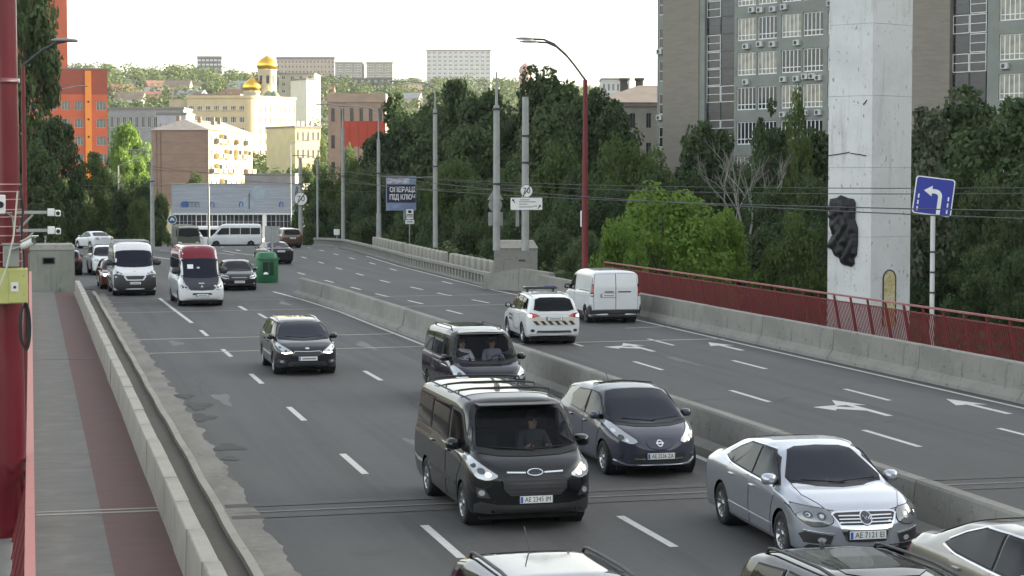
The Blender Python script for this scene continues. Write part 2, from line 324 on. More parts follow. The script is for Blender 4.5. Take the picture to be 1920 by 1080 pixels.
# ================================================================ concrete barriers of the bridge
def wall_blocks(root,name,path,sec,L,m,gap=.02,jit=.008,seed=1):
    """separate blocks of a section laid end to end along a path (straight runs)"""
    rr=random.Random(seed); P=[Vector((*p,0)) for p in path]; acc=[0]
    for a,b in zip(P,P[1:]): acc.append(acc[-1]+(b-a).length)
    def at(s):
        s=max(0,min(acc[-1],s))
        for i in range(len(P)-1):
            if s<=acc[i+1]+1e-6: return P[i].lerp(P[i+1],(s-acc[i])/(acc[i+1]-acc[i]))
        return P[-1]
    n=max(1,int(acc[-1]/L))
    base=MB().sweep(sec,[(0,-(L-gap)/2,0),(0,(L-gap)/2,0)]).mesh(name); base.materials.append(m)
    for k in range(n):
        a,b=at(k*L),at((k+1)*L); c=(a+b)/2; t=b-a
        o=ob(name,base,None,root,(c.x+rr.uniform(-jit,jit),c.y,rr.uniform(-jit,jit)*.6),math.atan2(-t.x,t.y)); o.scale=(1,t.length/L,1)
par=thing('concrete_parapet','low pale concrete parapet of separate blocks between footway and gutter','parapet')
wall_blocks(par,'concrete_block',[(2.12,3),(2.12,98.6)],[(-.13,0),(-.115,.72),(-.1,.735),(.095,.735),(.11,.72),(.12,0)],2.39,concrete_pale,.025,.012,2)
med=thing('median_barrier','long grey concrete median barrier splitting the two carriageways','barrier')
mp=[(13.38,-8),(13.38,33),(13.3,47),(13.3,64),(13.15,74),(13.0,84),(12.45,95.5),(12.2,99)]
wall_blocks(med,'barrier_block',mp,[(-.42,0),(-.4,.14),(-.2,.26),(-.13,.8),(-.1,.84),(.1,.84),(.13,.8),(.2,.26),(.4,.14),(.42,0)],6.0,concrete,.02,.01,5)
bar=thing('side_barrier','grey concrete side barrier below the red railing','barrier')
wall_blocks(bar,'barrier_block',[(23.85,-10),(23.85,60),(23.83,94)],[(-.32,0),(-.3,.1),(-.14,.3),(-.1,.93),(-.06,.95),(.14,.95),(.17,.93),(.17,0)],6.0,concrete,.03,.01,9)
# ================================================================ red railings
def railing(root,x,y0,y1,inward,step,zt,z0,topm):
    """a railing whose foot leans outward; inward=+1 when the road lies at larger x"""
    lean=-inward*.26; n=int((y1-y0)/step)
    post=MB().add([(p[0],p[1],p[2]) for p in [(-.03+lean,-.035,0),(.03+lean,-.035,0),(.03+lean,.035,0),(-.03+lean,.035,0),(-.03,-.035,zt-z0),(.03,-.035,zt-z0),(.03,.035,zt-z0),(-.03,.035,zt-z0)]],[(0,3,2,1),(4,5,6,7),(0,1,5,4),(1,2,6,5),(2,3,7,6),(3,0,4,7)]).mesh('post'); post.materials.append(red_rail)
    pm=MB(); h=zt-z0; nb=11
    for k in range(1,nb):
        yy=step*k/nb; a=lean*.9; b=lean*.14
        pm.add([(a-.012,yy-.02,h*.1),(a+.012,yy-.02,h*.1),(a+.012,yy+.02,h*.1),(a-.012,yy+.02,h*.1),(b-.012,yy-.02,h*.86),(b+.012,yy-.02,h*.86),(b+.012,yy+.02,h*.86),(b-.012,yy+.02,h*.86)],[(0,1,5,4),(1,2,6,5),(2,3,7,6),(3,0,4,7)])
    for u in (.1,.86):
        xx=lean*(1-u); pm.box(xx-.025,xx+.025,.036,step-.036,h*u-.02,h*u+.02)
    pm=pm.mesh('bar_panel'); pm.materials.append(red_rail)
    for i in range(n+1):
        ob('post',post,None,root,(x,y0+i*step,z0))
        if i<n: ob('bar_panel',pm,None,root,(x,y0+i*step,z0))
    for i in range(0,n,4):
        a=y0+i*step; b=min(y0+n*step,a+4*step)
        MB().box(x-.06,x+.06,a+.005,b-.005,zt+.002,zt+.055).build('top_rail',topm,root)
rl=thing('red_railing','red painted railing with faded pink top rail beside the narrow footway','railing')
railing(rl,-.06,9.6,97.5,1,1.41,1.1,-.03,red_top)
rr_=thing('red_railing','long dark red slatted railing behind the right hand concrete barrier','railing')
railing(rr_,27.1,-8,92.5,-1,1.41,1.5,.16,layered('worn_red_rail',(.3,.11,.1),[((1.5,1.5,1),.45,.65,(.22,.05,.05),.8)],.6,.1,30))
pts=[(27.1,90.7+i*1.4,1.53-(.0 if i<2 else .02*(i-1)**1.9)) for i in range(6)]
# ================================================================ plinth, end block, balustrade
pl=thing('pole_plinth','big chamfered concrete plinth carrying two grey poles','plinth',(25.2,102.6,0),-.22)
MB().box(-1.15,1.15,-.85,.85,-6,1.9).build('block',concrete,pl)
MB().add([(-1.2,-.9,1.9),(1.2,-.9,1.9),(1.2,.9,1.9),(-1.2,.9,1.9),(-.95,-.6,2.3),(.95,-.6,2.3),(.95,.6,2.3),(-.95,.6,2.3)],[(0,3,2,1),(4,5,6,7),(0,1,5,4),(1,2,6,5),(2,3,7,6),(3,0,4,7)]).build('cap',concrete_pale,pl)
MB().box(.15,.5,-.858,-.84,1.2,1.3).build('vent',dark_steel,pl)
eb=thing('barrier_end','sloping pointed concrete end block where balustrade meets the barrier','barrier',(0,0,0))
a,b=Vector((22.95,96.4)),Vector((25.3,92.2)); 
mbx=MB(); q=(b-a).normalized(); nn=Vector((q.y,-q.x))
for s0,s1,h0,h1,nm in ((0,.55,.75,1.12,'sloping_end'),(.555,1.0,1.12,.98,'end_wall')):
    p0=a.lerp(b,s0)+Vector((-.5,1.2)); p1=a.lerp(b,s1)+Vector((-.5,1.2)); m_=MB(); vs=[]
    for p,h in ((p0,h0),(p1,h1)):
        for o,z in ((-.35,0),(-.15,h),(.2,h),(.3,0)): vs.append((p.x-nn.x*o*-1,p.y-nn.y*o*-1,z))
    m_.add(vs,[(0,1,5,4),(1,2,6,5),(2,3,7,6),(0,4,7,3),(0,3,2,1),(4,5,6,7)]).build(nm,concrete,eb)
bal=thing('balustrade','grey concrete balustrade of square posts along the curving right hand road edge','balustrade')
bp_=[(23.0,97.5,0),(23.45,113,0),(23.65,125,0),(24.4,141.4,0),(25.35,163,zr(163)),(25.6,175,zr(175)),(26,185,zr(185)),(27.5,196,zr(196))]
def resample(path,step):
    P=[Vector((*p,0)) if len(p)<3 else Vector(p) for p in path]; out=[]; s=0
    for a,b in zip(P,P[1:]):
        L=(b-a).length; t=(b-a)/L
        while s<L: out.append((a+t*s,t)); s+=step
        s-=L
    return out
bs=resample(bp_,.95)
base=MB().box(-.09,.09,-.17,.17,.121,.55).mesh('baluster'); base.materials.append(concrete)
for p,t in bs: ob('baluster',base,None,bal,p,math.atan2(-t.x,t.y))
MB().sweep([(-.22,-.1),(-.22,.12),(.22,.12),(.22,-.1)],bp_).build('base_kerb',concrete,bal)
MB().sweep([(-.16,.551),(-.16,.7),(-.12,.73),(.12,.73),(.16,.7),(.16,.551)],bp_).build('hand_rail',concrete,bal)
bb=MB().rbox(-.25,.25,-.36,.36,-.3,.92,.07).mesh('concrete_block'); bb.materials.append(concrete_pale)
for i,(p,t) in enumerate(resample([(25.6,106),(25.7,113),(25.9,125),(26.6,141.4),(27.4,160)],1.72)):
    if i in (10,21): continue
    o=ob('concrete_block',bb,None,None,(p.x,p.y,0),math.atan2(-t.x,t.y)+rnd.uniform(-.06,.06))
    tag(o,'pale concrete block behind the balustrade, %s from the plinth end'%ordw(i+1),'block','concrete blocks behind the balustrade')
struct(MB().sweep([(.46,-1.2),(.46,-.05),(4.5,-.08),(5.5,-5.5)],bp_[:6],closed=False).build('verge',soil),'dark grass verge falling away behind the balustrade','verge')
# ================================================================ flat graphics and lettering
def text_mesh(s,size,ext=.002,bold=0,sx=1):
    cu=bpy.data.curves.new('t','FONT'); cu.body=s; cu.size=size; cu.align_x='CENTER'; cu.align_y='CENTER'; cu.extrude=ext; cu.offset=bold; cu.resolution_u=2
    o=bpy.data.objects.new('t',cu); scn.collection.objects.link(o); dg=bpy.context.evaluated_depsgraph_get(); dg.update()
    me=bpy.data.meshes.new_from_object(o.evaluated_get(dg)); bpy.data.objects.remove(o); bpy.data.curves.remove(cu)
    if sx!=1: me.transform(Matrix.Diagonal((sx,1,1,1)))
    me.transform(Matrix.Rotation(PI/2,4,'X'))     # now stands in xz, reads from -y
    me.materials.clear(); return me
def disc(r,y0,y1,n=28,z=0): return MB().lathe([(0,y0),(r,y0),(r,y1),(0,y1)],n,(0,0,z),'y',0,False)
sign_white=mat('sign_white',(.75,.75,.73),.45,0,.06,6); sign_blue=mat('sign_blue',(.02,.035,.3),.4,0,.06,4); ink=mat('ink',(.02,.02,.022),.5,0,0)
sign_back=mat('sign_back',(.3,.31,.31),.5,.3,.1,4)
# ---- blue turn sign
def facing(p): return math.atan2(-p.x,p.y)*-1
def rz_to_cam(p): return math.atan2(p[0],-p[1])+PI   # -y of the thing looks back at the bridge start
P=D(1748,575,63); zs=zat(368,63)
t=thing('road_sign','blue square lane sign with white left turn arrow on a pale pole','road sign',(P.x,P.y,0),-.32)
MB().tube((0,.08,-1.2),(0,.08,zs+.5),.075,n=14).build('pole',mat('pole_pale',(.55,.56,.55),.5,.1,.1,2),t)
for z in (1.9,2.55,3.2): MB().tube((0,.08,z-.03),(0,.08,z+.03),.09,n=14).build('clamp',dark_steel,t)
def quadplate(w0,h,d=.02,sk=.0): return [(-w0/2-sk,-h/2),(w0/2-sk,-h/2),(w0/2+sk,h/2),(-w0/2+sk,h/2)]
def plate_xz(pts,y0,y1):
    n=len(pts); return MB().add([(p[0],y0,p[1]) for p in pts]+[(p[0],y1,p[1]) for p in pts],[tuple(range(n)),tuple(range(2*n-1,n-1,-1))]+[(i,n+i,n+(i+1)%n,(i+1)%n) for i in range(n)])
def rrect(w,h,r,n=4,cx=0,cz=0):
    o=[]
    for sx,sz,a0 in ((1,1,0),(-1,1,90),(-1,-1,180),(1,-1,270)):
        for k in range(n+1):
            a=R(a0+90*k/n); o.append((cx+sx*(w/2-r)+r*math.cos(a),cz+sz*(h/2-r)+r*math.sin(a)))
    return o
sg=plate_xz(rrect(1.24,1.2,.1),-.03,0).build('panel',sign_white,t,(0,0,zs),(0,R(7),0))
plate_xz(rrect(1.17,1.13,.08),-.036,-.0305).build('blue_field',sign_blue,sg)
ar=[(.17,-.56),(.17,.05)]
arc=[(.17-.0,-.56),(.17,.02)]+[(-.06+.23*math.cos(R(a)),.02+.21*math.sin(R(a))) for a in (20,40,60,80,90)]+[(-.16,.23),(-.16,.33),(-.42,.16),(-.16,-.01),(-.16,.09)]+[(-.06+.11*math.cos(R(a)),.0+.09*math.sin(R(a))) for a in (85,60,30,0)]+[(.05,-.56)]
plate_xz([(x+.09,z) for x,z in arc],-.041,-.0365).build('turn_arrow',sign_white,sg)
for x in (-.47,.47):
    for z in (-.5,-.3,-.1): MB().box(x-.022,x+.022,-.041,-.0365,z-.0,z+.13).build('lane_mark',sign_white,sg)
# ---- end of limit signs
def end70(root,r,z,y=0):
    s=disc(r,y-.02,y).build('sign_disc',sign_white,root,(0,0,z))
    MB().lathe([(r*1.0,y-.024),(r*.93,y-.024),(r*.93,y-.0205),(r*1.0,y-.0205)],28,(0,0,0),'y',0,False).build('rim',ink,s)
    ob('digits',text_mesh('70',r*1.25,.001,.006),mat('sign_grey',(.16,.16,.17),.5,0,0),s,(0,y-.0255,0))
    plate_xz([(-.62*r,-.72*r),(-.5*r,-.8*r),(.62*r,.72*r),(.5*r,.8*r)],y-.028,y-.0215).build('slash',ink,s)
# ---- plain tapered poles
def pole(name,label,x,y_top,dep,base_z,dia,mtl=pole_grey,cat='pole',collars=(),tip=None,group=None,sleeve=None):
    P=D(x,340,dep); zt=zat(y_top,dep)
    t=thing(name,label,cat,(P.x,P.y,base_z),0,group)
    MB().tube((0,0,-.4),(0,0,zt-base_z),dia/2,dia/2*.82,14).build('shaft',mtl,t)
    for c in collars:
        z=zat(c,dep)-base_z; MB().tube((0,0,z-.05),(0,0,z+.05),dia/2*1.12,n=14).build('collar',dark_steel,t)
    if tip: MB().tube((0,0,zt-base_z),(0,0,zat(tip,dep)-base_z),dia*.22,dia*.1,8).build('tip',mtl,t)
    if sleeve: MB().tube((0,0,-.4),(0,0,zat(sleeve,dep)-base_z),dia*.62,dia*.6,14).build('sleeve',mtl,t)
    return t
def lamp_head(root,p,dirx,L=.75):
    """flat cobra-head lantern"""
    o=MB(); n=9; prof=[(0,.05,.04),(.12,.1,.07),(.35,.15,.09),(.6,.14,.08),(.75,.06,.04)]
    for s,w_,h_ in prof: pass
    vs=[];
    for s,w_,h_ in prof:
        for k in range(8):
            a=2*PI*k/8; vs.append((p[0]+dirx*s*L/.75,p[1]+w_*math.cos(a),p[2]+h_*math.sin(a)*(1 if math.sin(a)>0 else .5)))
    o.add(vs,[(i*8+k,i*8+(k+1)%8,(i+1)*8+(k+1)%8,(i+1)*8+k) for i in range(4) for k in range(8)],True)
    o.add(vs[:8],[tuple(range(8))]); o.add(vs[-8:],[tuple(range(8))])
    return o.build('lamp_head',mat('lamp_grey',(.22,.23,.23),.5,.2,.1,5),root)
p1=pole('traction_pole','thick grey pole on the plinth with round limit sign and direction board',985,182,101,2.3,.4,collars=(255,305),tip=None)
b=p1; zz=zat(358,101)-2.3
end70(p1,.33,zz,-.24)
ds=plate_xz(rrect(1.66,.62,.03),-.25,-.22).build('direction_board',sign_white,p1,(0,0,zat(382,101)-2.3))
for (x0,z,w_) in ((-.35,.2,.5),(-.4,.1,.9),(-.4,-.02,.45),(-.4,-.16,.75),(.35,-.12,.2)): MB().box(x0,x0+w_,-.2545,-.2505,z-.022,z+.022).build('print_line',mat('print_grey',(.25,.26,.25),.6,0,0),ds)
for x,z,a in ((-.68,.15,.6),(.68,-.15,-.6)):
    o=plate_xz([(-.025,-.12),(.025,-.12),(.025,.02),(.08,.02),(0,.13),(-.08,.02),(-.025,.02)],-.2545,-.2505).build('direction_arrow',ink,ds,(x,0,z),(0,-a,0))
MB().box(-.45,-.28,.2,.23,zat(425,101)-2.3,zat(392,101)-2.3).build('sign_back',sign_back,p1)
p2=pole('traction_pole','grey pole on the plinth with the backs of three traffic signs',931,198,101.5,2.3,.38,tip=135,collars=(205,345))
zc=zat(385,101.5)-2.3
plate_xz([(-.42,.28),(.42,.28),(0,.98)],.2,.23).build('sign_back',sign_back,p2,(0,0,zc)); disc(.36,.24,.27).build('sign_back',sign_back,p2,(0,0,zc+.02)); MB().box(-.38,.38,.205,.235,zc-1.05,zc-.35).build('sign_back',sign_back,p2)
for k,(x,yt,dep,bz,dia,tip,lab,cl) in enumerate([(816,205,142,-.6,.36,165,'tall grey pole in front of the trees right of the billboard',(213,312)),(710,262,165,-.7,.34,210,'grey pole standing just left of the billboard',(325,)),(643,240,182,-1.2,.36,205,'grey pole left of the billboard beside the red banner',(330,)),
      (595,300,196,-2.2,.22,None,'slender grey pole right of the showroom',()),(563,295,183,-1.2,.4,None,'grey pole beside the round sign by the showroom',(345,)),(285,330,184,-.9,.42,290,'grey pole by the left trees and brown gable wall',(340,)),(391,350,225,-2.4,.26,300,'thin grey pole in front of the showroom door',())]):
    t=pole('lamp_pole',lab,x,yt,dep,bz,dia,collars=cl,tip=tip,sleeve=(400 if k in (1,) else None))
    if k in (0,1,2,3,5):
        z0=zat(tip or yt,dep)-bz; L=2.6 if k in (0,1) else 1.8; s=-1 if k!=3 else -1
        MB().path([(0,0,z0),(s*L*.3,0,z0+.35),(s*L*.7,0,z0+.45),(s*L,0,z0+.42)],.05,6).build('arm',pole_grey,t); lamp_head(t,(s*L,0,z0+.42),s)
    if k==4: end70(t,.62,zat(373,dep)-bz,-.3)
# ---- red street lamps
def red_lamp(label,x,dep,y_arm,base_z,dia,dirs,L):
    P=D(x,340,dep); z0=zat(y_arm,dep)-base_z
    t=thing('street_lamp',label,'street lamp',(P.x,P.y,base_z))
    MB().tube((0,0,-.6),(0,0,z0*.45),dia/2,dia*.46,14).build('lower_shaft',red_rail,t); MB().tube((0,0,z0*.45),(0,0,z0),dia*.42,dia*.33,14).build('upper_shaft',red_rail,t)
    MB().tube((0,0,z0*.45-.06),(0,0,z0*.45+.04),dia*.56,n=14).build('collar',red_rail,t)
    for dy,dz in dirs:
        pts=[(0,0,z0)]+[(-.02-L*u,dy*u,z0+dz*math.sin(min(1,u*1.15)*PI/2)) for u in (.05,.12,.22,.38,.6,.8,1)]
        MB().path(pts,.05,6).build('arm',dark_steel,t); lamp_head(t,(-L,dy,z0+dz),-1,.9)
    return t
rlmp=red_lamp('tall red street lamp with twin curved arms behind the red railing',1097,96,150,.1,.33,((-.35,1.75),(.5,1.95)),2.45)
MB().box(-.22,-.17,-.05,.05,zat(425,96)-.1,zat(395,96)-.1).build('plate',sign_white,rlmp)
t=red_lamp('slender red street lamp rising beside the left red mast',46,68,125,-.6,.2,((.0,.9),),-1.85)
dp=168; P=D(84,340,dp); tt=thing('street_lamp','grey street lamp reaching right from behind the left trees','street lamp',(P.x,P.y,-6)); z0=zat(200,dp)+6
MB().tube((0,0,-.2),(0,0,z0),.1,.07,10).build('shaft',pole_grey,tt); MB().path([(0,0,z0),(.5,0,z0+.9),(1.5,0,z0+1.5),(2.7,0,z0+1.75)],.045,6).build('arm',pole_grey,tt); lamp_head(tt,(2.7,0,z0+1.75),1,1.0)
for x,yt,dep,lab in ((222,308,215,'small street lamp among the left trees'),(842,300,215,None),(545,268,250,'street lamp below the cream building')):
    if not lab: continue
    P=D(x,340,dep); z0=zat(yt,dep)
    tt=thing('street_lamp',lab,'street lamp',(P.x,P.y,-.2)); MB().tube((0,0,-.3),(0,0,z0),.09,.07,8).build('shaft',pole_grey,tt); MB().path([(0,0,z0),(.6,0,z0+.3),(1.6,0,z0+.5)],.05,6).build('arm',pole_grey,tt); lamp_head(tt,(1.6,0,z0+.5),1,.9)
# ---- billboard
dep=172; P=D(752,340,dep); k=dep/3700
t=thing('billboard','tall dark blue billboard with white lettering beside the balustrade','billboard',(P.x,P.y,-.5),-.06)
zb=lambda y: zat(y,dep)+.5
MB().box(-28*k,28*k,-.15,.15,zb(395),zb(330)).build('frame',mat('bill_frame',(.2,.25,.36),.5,.2,.1,3),t)
MB().box(-27*k,27*k,-.17,-.152,zb(380),zb(346)).build('poster',mat('bill_navy',(.012,.01,.05),.5,0,.1,3),t)
MB().box(-27*k,27*k,-.17,-.152,zb(394),zb(381)).build('lower_strip',mat('bill_pale',(.2,.26,.4),.5,0,.2,2),t); MB().box(-27*k,15*k,-.17,-.152,zb(344),zb(332)).build('top_strip',mat('bill_grey',(.45,.46,.5),.6,0,.4,3,tint=(.06,.06,.07)),t)
for s,y in (('ОПЕРАЦІ',356),('ПІД КЛЮЧ',370)):
    me=text_mesh(s,.6,.002,.014); xs=[v.co.x for v in me.vertices]; wd=max(xs)-min(xs); me.transform(Matrix.Diagonal((48*k/wd,1,1,1))); ob('lettering',me,sign_white,t,(2*k,-.173,zb(y)))
for x in (6,13): MB().box(x*k-.09,x*k+.09,-.08,.08,-5,zb(395)-.002).build('leg',pole_grey,t)
for z in (1,2,3): MB().box(6*k+.092,13*k-.092,-.04,.04,z,z+.08).build('rung',pole_grey,t)
# small white signs beside the billboard
dep=168; P=D(768,340,dep); k=dep/3700
t=thing('road_sign','small white pictogram sign with two plates on a thin post by the billboard','road sign',(P.x,P.y,-.3))
MB().tube((0,.04,-.5),(0,.04,zat(392,dep)+.3),.05,n=8).build('post',pole_grey,t)
for y0,y1,wd in ((392,406,14),(407,411,14),(412,420,17)):
    q=MB().box(-wd/2*k,wd/2*k,-.04,-.01,zat(y1,dep)+.3,zat(y0,dep)+.3-.02).build('plate',sign_white,t)
    if y0==392: plate_xz(rrect(.3,.24,.1),-.046,-.0405).build('symbol',ink,t,(0,0,zat(397,dep)+.3)); MB().box(-.28,.28,-.046,-.0405,zat(404,dep)+.3,zat(402,dep)+.3).build('symbol_bar',ink,t)
    if y0==412: MB().box(-.26,.26,-.046,-.0405,zat(417,dep)+.3,zat(415,dep)+.3).build('print_line',mat('print_grey',(.25,.26,.25)),t)
# round blue sign
dep=176; P=D(322,340,dep)
t=thing('road_sign','round blue turn sign on a thin post at the junction','road sign',(P.x,P.y,.0))
MB().tube((0,.04,-1.2),(0,.04,zat(350,dep)),.05,n=8).build('post',pole_grey,t)
z=zat(412,dep); sgn=disc(.4,-.03,-.01).build('sign_disc',sign_white,t,(0,0,z)); disc(.36,-.036,-.0305).build('blue_field',mat('sign_teal',(.02,.09,.16),.5,0,.05,3),sgn)
plate_xz([(-.22,-.1),(-.1,-.1),(0,.06),(.1,-.1),(.24,-.1),(.06,.17),(-.06,.17)],-.042,-.0365).build('turn_arrow',sign_white,sgn)
# little boxes near the far bend
for x,y0,y1,dep,lab in ((631,430,441,190,'small white cabinet by the far bend of the balustrade'),):
    P=D(x,340,dep); t=thing('cabinet',lab,'cabinet',(P.x,P.y,-.1)); MB().box(-.06,.06,-.05,.05,-.5,zat(441,dep)+.1).build('post',pole_grey,t); MB().rbox(-.26,.26,-.2,.2,zat(441,dep)+.1,zat(430,dep)+.1,.03).build('case',sign_white,t)
# ---- overhead wires
wire_m=mat('wire_black',(.03,.03,.032),.6,.2,0)
def wire(a,b,sag,label,r=.017,n=16):
    a=Vector(a); b=Vector(b); pts=[a.lerp(b,i/n)-Vector((0,0,sag*4*(i/n)*(1-i/n))) for i in range(n+1)]
    o=MB().path(pts,r,5).build('overhead_wire',wire_m); tag(o,label,'wire',None)
wire(D(712,325,165),D(2060,362,58),.55,'upper trolley wire crossing in front of the tall white stele')
wire(D(712,328,165),D(2060,352,58),.35,'upper trolley wire running just above its neighbour past the stele')
wire(D(563,305,183),D(2040,415,50),.7,'lower trolley wire crossing just above the blue turn sign',.02)
wire(D(600,335,196),D(2040,398,50),.5,'middle trolley wire crossing the blue turn sign',.02)
wire(D(285,318,184),D(712,322,165),.35,'span wire between left pole and billboard pole')
wire(D(285,312,184),D(643,325,182),.5,'second span wire past the brown gable wall')
wire(D(712,330,165),D(816,332,142),.1,'short thick span wire above the billboard',.06)
wire(D(391,330,200),D(563,345,183),.15,'wire over the showroom roof'); wire(D(100,345,140),D(391,340,200),.3,'wire from the left trees to the showroom pole')
wire(D(563,350,183),D(816,345,142),.5,'wire between the showroom pole and the tall pole')
wire(D(640,333,182),D(985,352,101),.5,'wire reaching the plinth pole')
# ================================================================ vehicles
def paint(name,col,metal=.35,rough=.32): 
    m=mat(name,col,rough,metal,.04,1.5,coat=1.0,spec=.5 if metal>.5 else .08); return m
P_black=paint('paint_black',(.004,.005,.006),0,.55); P_grey=paint('paint_graphite',(.05,.052,.074),.15,.45); P_silver=paint('paint_silver',(.42,.44,.49),.7,.3)
P_white=paint('paint_white',(.62,.63,.64),0,.35); P_dark=paint('paint_charcoal',(.014,.013,.019),.1,.5); P_violet=paint('paint_dark_violet',(.012,.01,.018),.1,.5)
P_red=paint('paint_red',(.16,.006,.018),.1); P_navy=paint('paint_navy',(.018,.019,.04),0,.5); P_brown=paint('paint_brown',(.1,.07,.05),.5); P_champ=paint('paint_champagne',(.24,.225,.195),.55); P_dred=paint('paint_dark_red',(.11,.02,.02),.3)
def glassmat(name,col,rough=.03):
    return mat(name,col,rough,0,0,spec=.2)
GL=glassmat('glass_dark',(.006,.007,.009)); GLv=glassmat('glass_violet',(.02,.015,.035)); GLb=glassmat('glass_blue',(.012,.014,.024))
def see_through():
    m=bpy.data.materials.new('glass_tinted'); m.use_nodes=True; n=m.node_tree.nodes; l=m.node_tree.links; b=n['Principled BSDF']
    b.inputs['Base Color'].default_value=(.02,.022,.026,1); b.inputs['Roughness'].default_value=.03; b.inputs['Specular IOR Level'].default_value=.3
    tr=n.new('ShaderNodeBsdfTransparent'); tr.inputs[0].default_value=(.8,.82,.84,1); mx=n.new('ShaderNodeMixShader'); mx.inputs[0].default_value=.25
    l.new(tr.outputs[0],mx.inputs[1]); l.new(b.outputs[0],mx.inputs[2]); l.new(mx.outputs[0],n['Material Output'].inputs[0]); return m
GLs=see_through()
chrome=mat('chrome',(.75,.76,.78),.12,1,0); plastic=mat('black_plastic',(.022,.022,.024),.5,0,.1,4); seal=mat('rubber_seal',(.006,.006,.007),.6,0,0)
lampglass=mat('lamp_clear',(.42,.44,.46),.08,.3,0,coat=1); lamp_mid=mat('lamp_mid',(.2,.21,.22),.06,.4,0,coat=1); lampdark=mat('lamp_dark',(.06,.065,.07),.12,.5,0,coat=1); lamp_lit=mat('lamp_lit',(.9,.9,.85),.2,0,0,emit=((1,.97,.88),1.6)); tail_m=mat('tail_red',(.3,.005,.01),.12,0,0,coat=1); tail_dark=mat('tail_dark',(.05,.008,.012),.12,0,0,coat=1); brake_lit=mat('brake_lit',(.9,.3,.3),.2,0,0,emit=((1,.3,.28),2.2)); amber=mat('lamp_amber',(.5,.16,.02),.15,0,0,coat=1)
tyre_m=mat('tyre',(.012,.012,.013),.85,0,.15,8); rim_m=mat('alloy',(.4,.41,.42),.25,.9,.05,8); rim_d=mat('hub_dark',(.05,.05,.055),.4,.5,.1,8); cabin_m=mat('cabin_dark',(.012,.012,.014),.8,0,.1,4); plate_m=mat('plate_white',(.72,.72,.7),.4,0,.05,8); plate_b=mat('plate_blue',(.03,.1,.4),.4,0,0)
def offset_poly(p,d):
    n=len(p); A=sum(p[i][0]*p[(i+1)%n][1]-p[(i+1)%n][0]*p[i][1] for i in range(n)); s=1 if A>0 else -1; out=[]
    for i in range(n):
        a=Vector(p[i-1]); b=Vector(p[i]); c=Vector(p[(i+1)%n]); e1=(b-a).normalized(); e2=(c-b).normalized()
        n1=Vector((e1.y,-e1.x))*s; n2=Vector((e2.y,-e2.x))*s; m=(n1+n2)
        if m.length<1e-4: m=n1.copy()
        m.normalize(); k=d/max(.4,m.dot(n1)); out.append((b.x+m.x*k,b.y+m.y*k))
    return out
def inside(p,x,y):
    c=False; n=len(p); j=n-1
    for i in range(n):
        if (p[i][1]>y)!=(p[j][1]>y) and x<(p[j][0]-p[i][0])*(y-p[i][1])/(p[j][1]-p[i][1])+p[i][0]: c=not c
        j=i
    return c
def smooth_poly(p,it=1,keep=()):
    for _ in range(it):
        q=[]
        for i in range(len(p)):
            a=p[i]; b=p[(i+1)%len(p)]
            q+=[(a[0]*.8+b[0]*.2,a[1]*.8+b[1]*.2),(a[0]*.2+b[0]*.8,a[1]*.2+b[1]*.8)]
        p=q
    return p
def sym(h): return list(h)+[(-y,z) for y,z in reversed(h) if abs(y)>1e-6]
VIEW={'F':lambda a,b:(Vector((9,a,b)),Vector((-1,0,0))),'R':lambda a,b:(Vector((-9,a,b)),Vector((1,0,0))),'L':lambda a,b:(Vector((a,9,b)),Vector((0,-1,0))),'S':lambda a,b:(Vector((a,-9,b)),Vector((0,1,0))),'T':lambda a,b:(Vector((a,b,9)),Vector((0,0,-1)))}
def smoothed(nodes,xs,sig):
    nx=np.array([q[0] for q in nodes]); nz=np.array([q[1] for q in nodes]); g=np.arange(nx[0]-.6,nx[-1]+.6,.01); z=np.interp(g,nx,nz)
    k=np.arange(-int(3*sig/.01),int(3*sig/.01)+1)*.01; kr=np.exp(-.5*(k/sig)**2); kr/=kr.sum(); zs=np.convolve(np.pad(z,len(kr)//2,'edge'),kr,'valid'); return np.interp(xs,g,zs)
